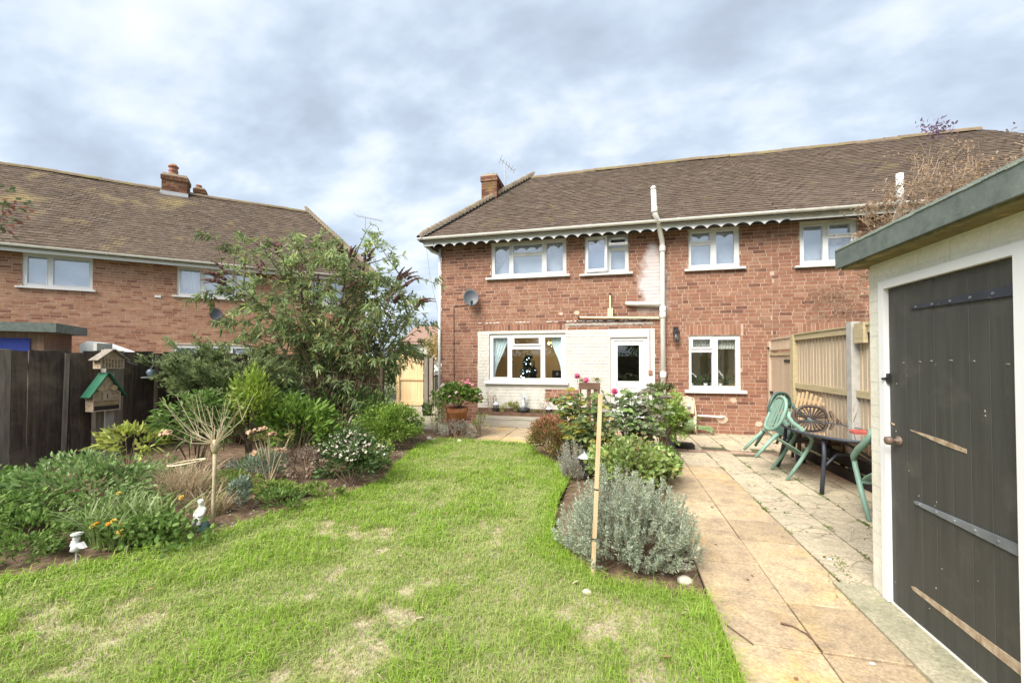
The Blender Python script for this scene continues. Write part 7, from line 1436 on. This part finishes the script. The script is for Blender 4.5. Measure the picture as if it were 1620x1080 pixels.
n = 2600; P = np.stack([NR.uniform(-7.3, 0.55, n), NR.uniform(1.2, 7.2, n), np.zeros(n)], 1); d_ = pdist(P[:, 0], P[:, 1], LAWN); keep = ~inside(P[:, 0], P[:, 1], LAWN) & (d_ > 0.03); P = P[keep]; d_ = d_[keep]; n = len(P); P[:, 2] = np.where(P[:, 0] < -2, np.minimum(0.07, -0.025 + d_ * 0.12), np.minimum(0.03, -0.025 + d_ * 0.10)) + NR.uniform(0.005, 0.03, n)
lt_ = leafmesh('leaf_litter', P, rdir(n) * np.array([1, 1, 0.25]), np.tile([0, 0, 1.0], (n, 1)) + rdir(n) * 0.4, NR.uniform(0.02, 0.055, n), NR.uniform(0.012, 0.03, n), pick([(0.30, 0.20, 0.12), (0.22, 0.14, 0.085), (0.38, 0.27, 0.16), (0.16, 0.10, 0.065), (0.14, 0.20, 0.06)], n), M['leaf_matt'], None); tag(lt_, 'dead leaves and bits lying on the bare soil of the beds', 'leaf litter')
# weeds in the joints and at the shed corner
P = []; 
for (x, y, r, k) in [(1.60, 3.42, 0.07, 90), (1.66, 3.55, 0.05, 60), (1.5, 3.25, 0.10, 70), (1.48, 2.75, 0.05, 40), (1.46, 2.95, 0.05, 40)] + [(1.5 + 0.385 * R.choice((0, 1, 2, 2)), R.uniform(3.6, 8.5), 0.045, 40) for _ in range(30)] + [(R.uniform(1.6, 2.6), 3.22 + 0.462 * R.randrange(8), 0.06, 14) for _ in range(14)] + [(R.uniform(1.2, 3.0), 9.2, 0.1, 16) for _ in range(8)]:
    P.append(np.stack([NR.normal(x, r * 0.28, k), NR.normal(y, r, k), np.full(k, -0.005)], 1))
P = np.concatenate(P); n = len(P); wd_ = leafmesh('weeds', P, rdir(n, 0.1) * np.array([1, 1, 0.7]), rdir(n, 0.2), NR.uniform(0.010, 0.034, n), 0.008, pick([(0.19, 0.27, 0.06), (0.22, 0.28, 0.08), (0.10, 0.15, 0.04)], n), M['leaf'], None); tag(wd_, 'little weeds and moss growing in the patio joints', 'weeds')

# ================================================================== GRASS
def grass():
    n0 = 760000; x = NR.uniform(-5.5, 0.64, n0); y = NR.uniform(0.7, 7.3, n0); keep = inside(x, y, LAWN); x, y = x[keep], y[keep]
    r = np.hypot(x, y); cam_az = np.degrees(np.arctan2(-x, y)) - 13.6
    d = pdist(x, y, LAWN); edge = np.clip(1 - d / 0.22, 0, 1)
    patch = fbm(x * 2.2 + 3, y * 2.2, 4); pt2 = fbm(x * 8.5, y * 8.5 + 9, 4); bare = np.clip((patch * 0.40 + pt2 * 0.60 - 0.535) / 0.13, 0, 1); bare *= np.clip((5.8 - y) / 2.5, 0.25, 1) * np.clip((d - 0.12) / 0.35, 0, 1)
    dens = np.clip(2.9 / np.maximum(r, 1.6), 0.45, 1.0) * (1 - 0.60 * bare)
    keep = NR.rand(len(x)) < dens; x, y, bare, edge, r = (q[keep] for q in (x, y, bare, edge, r)); n = len(x)
    lush = np.clip((fbm(x * 2.2 + 40, y * 2.2 + 7, 3) - 0.46) / 0.16, 0, 1); tuft = vnoise(x * 7, y * 7)
    lush = np.maximum(lush * 0.75 * (1 - bare), edge * 0.95); flop = NR.rand(n) < 0.16
    ln = (0.022 + 0.020 * tuft + 0.026 * lush + 0.020 * edge) * NR.uniform(0.6, 1.35, n) * (1 - 0.35 * bare); az = NR.uniform(0, 2 * pi, n) + 0; lean = np.where(flop, 1.15, NR.uniform(0.15, 1.0, n)); ln = np.where(flop, ln * 1.7, ln); wd = NR.uniform(0.0028, 0.0046, n) * np.clip(r / 3.2, 0.85, 1.6)
    dv = np.stack([np.cos(az), np.sin(az), np.zeros(n)], 1); s = np.stack([-np.sin(az), np.cos(az), np.zeros(n)], 1); b = np.stack([x, y, np.full(n, -0.008)], 1); up = np.array([0, 0, 1.0])
    m1 = b + (up * 0.58 + dv * (lean * 0.25)[:, None]) * ln[:, None]; tip = b + up * (ln * (1 - 0.38 * lean))[:, None] + dv * (ln * lean * 0.85)[:, None]; w_ = (s * wd[:, None])
    V = np.stack([b - w_ * 0.5, b + w_ * 0.5, m1 + w_ * 0.42, m1 - w_ * 0.42, tip], 1).reshape(-1, 3)
    o = (np.arange(n) * 5)[:, None]; F = np.concatenate([o + np.array([[0, 1, 2]]), o + np.array([[0, 2, 3]]), o + np.array([[3, 2, 4]])], 0)
    a = np.array([(0.39, 0.48, 0.135), (0.34, 0.45, 0.11), (0.45, 0.51, 0.19), (0.29, 0.42, 0.09)])[NR.randint(0, 4, n)]; l = np.array([(0.28, 0.45, 0.045), (0.33, 0.49, 0.055), (0.24, 0.40, 0.038)])[NR.randint(0, 3, n)]; st = np.array([(0.52, 0.46, 0.28), (0.46, 0.42, 0.22)])[NR.randint(0, 2, n)]
    C = a * (1 - lush[:, None]) + l * lush[:, None]; dry = ((NR.rand(n) < 0.13 + 0.38 * bare) & (NR.rand(n) > edge))[:, None]; C = np.where(dry, st, C) * NR.uniform(0.72, 1.25, (n, 1))
    g_ = fast('grass', V, F, np.repeat(C, 5, 0), M['grass'], None, 'stuff'); tag(g_, 'patchy green lawn grass with worn bare spots', 'grass'); return n
print('blades', grass())
n = 9000; cx = NR.uniform(-5, 0.6, 170); cy = NR.uniform(1.2, 7.0, 170); k = NR.randint(0, 170, n); P = np.stack([cx[k] + NR.normal(0, 0.07, n), cy[k] + NR.normal(0, 0.07, n), NR.uniform(0.006, 0.03, n)], 1); P = P[inside(P[:, 0], P[:, 1], LAWN)]; n = len(P)
cl_ = leafmesh('clover', P, rdir(n) * np.array([1, 1, 0.35]), np.tile([0, 0, 1.0], (n, 1)) + rdir(n) * 0.5, NR.uniform(0.010, 0.022, n), NR.uniform(0.007, 0.016, n), pick([(0.20, 0.34, 0.07), (0.27, 0.40, 0.10), (0.15, 0.27, 0.055)], n), M['leaf'], None); tag(cl_, 'low clover and weed leaves among the lawn grass', 'clover')
n = 5200; P = np.stack([NR.uniform(-5, 0.58, n), NR.uniform(1.2, 7.0, n), NR.uniform(0.0, 0.014, n)], 1); P = P[inside(P[:, 0], P[:, 1], LAWN)]; n = len(P)
th_ = leafmesh('thatch', P, rdir(n) * np.array([1, 1, 0.12]), np.tile([0, 0, 1.0], (n, 1)) + rdir(n) * 0.3, NR.uniform(0.02, 0.075, n), NR.uniform(0.003, 0.007, n), pick([(0.50, 0.42, 0.27), (0.38, 0.30, 0.19), (0.60, 0.53, 0.36)], n), M['leaf_matt'], None, hexa=False); tag(th_, 'dead straw thatch lying in the worn lawn', 'thatch')
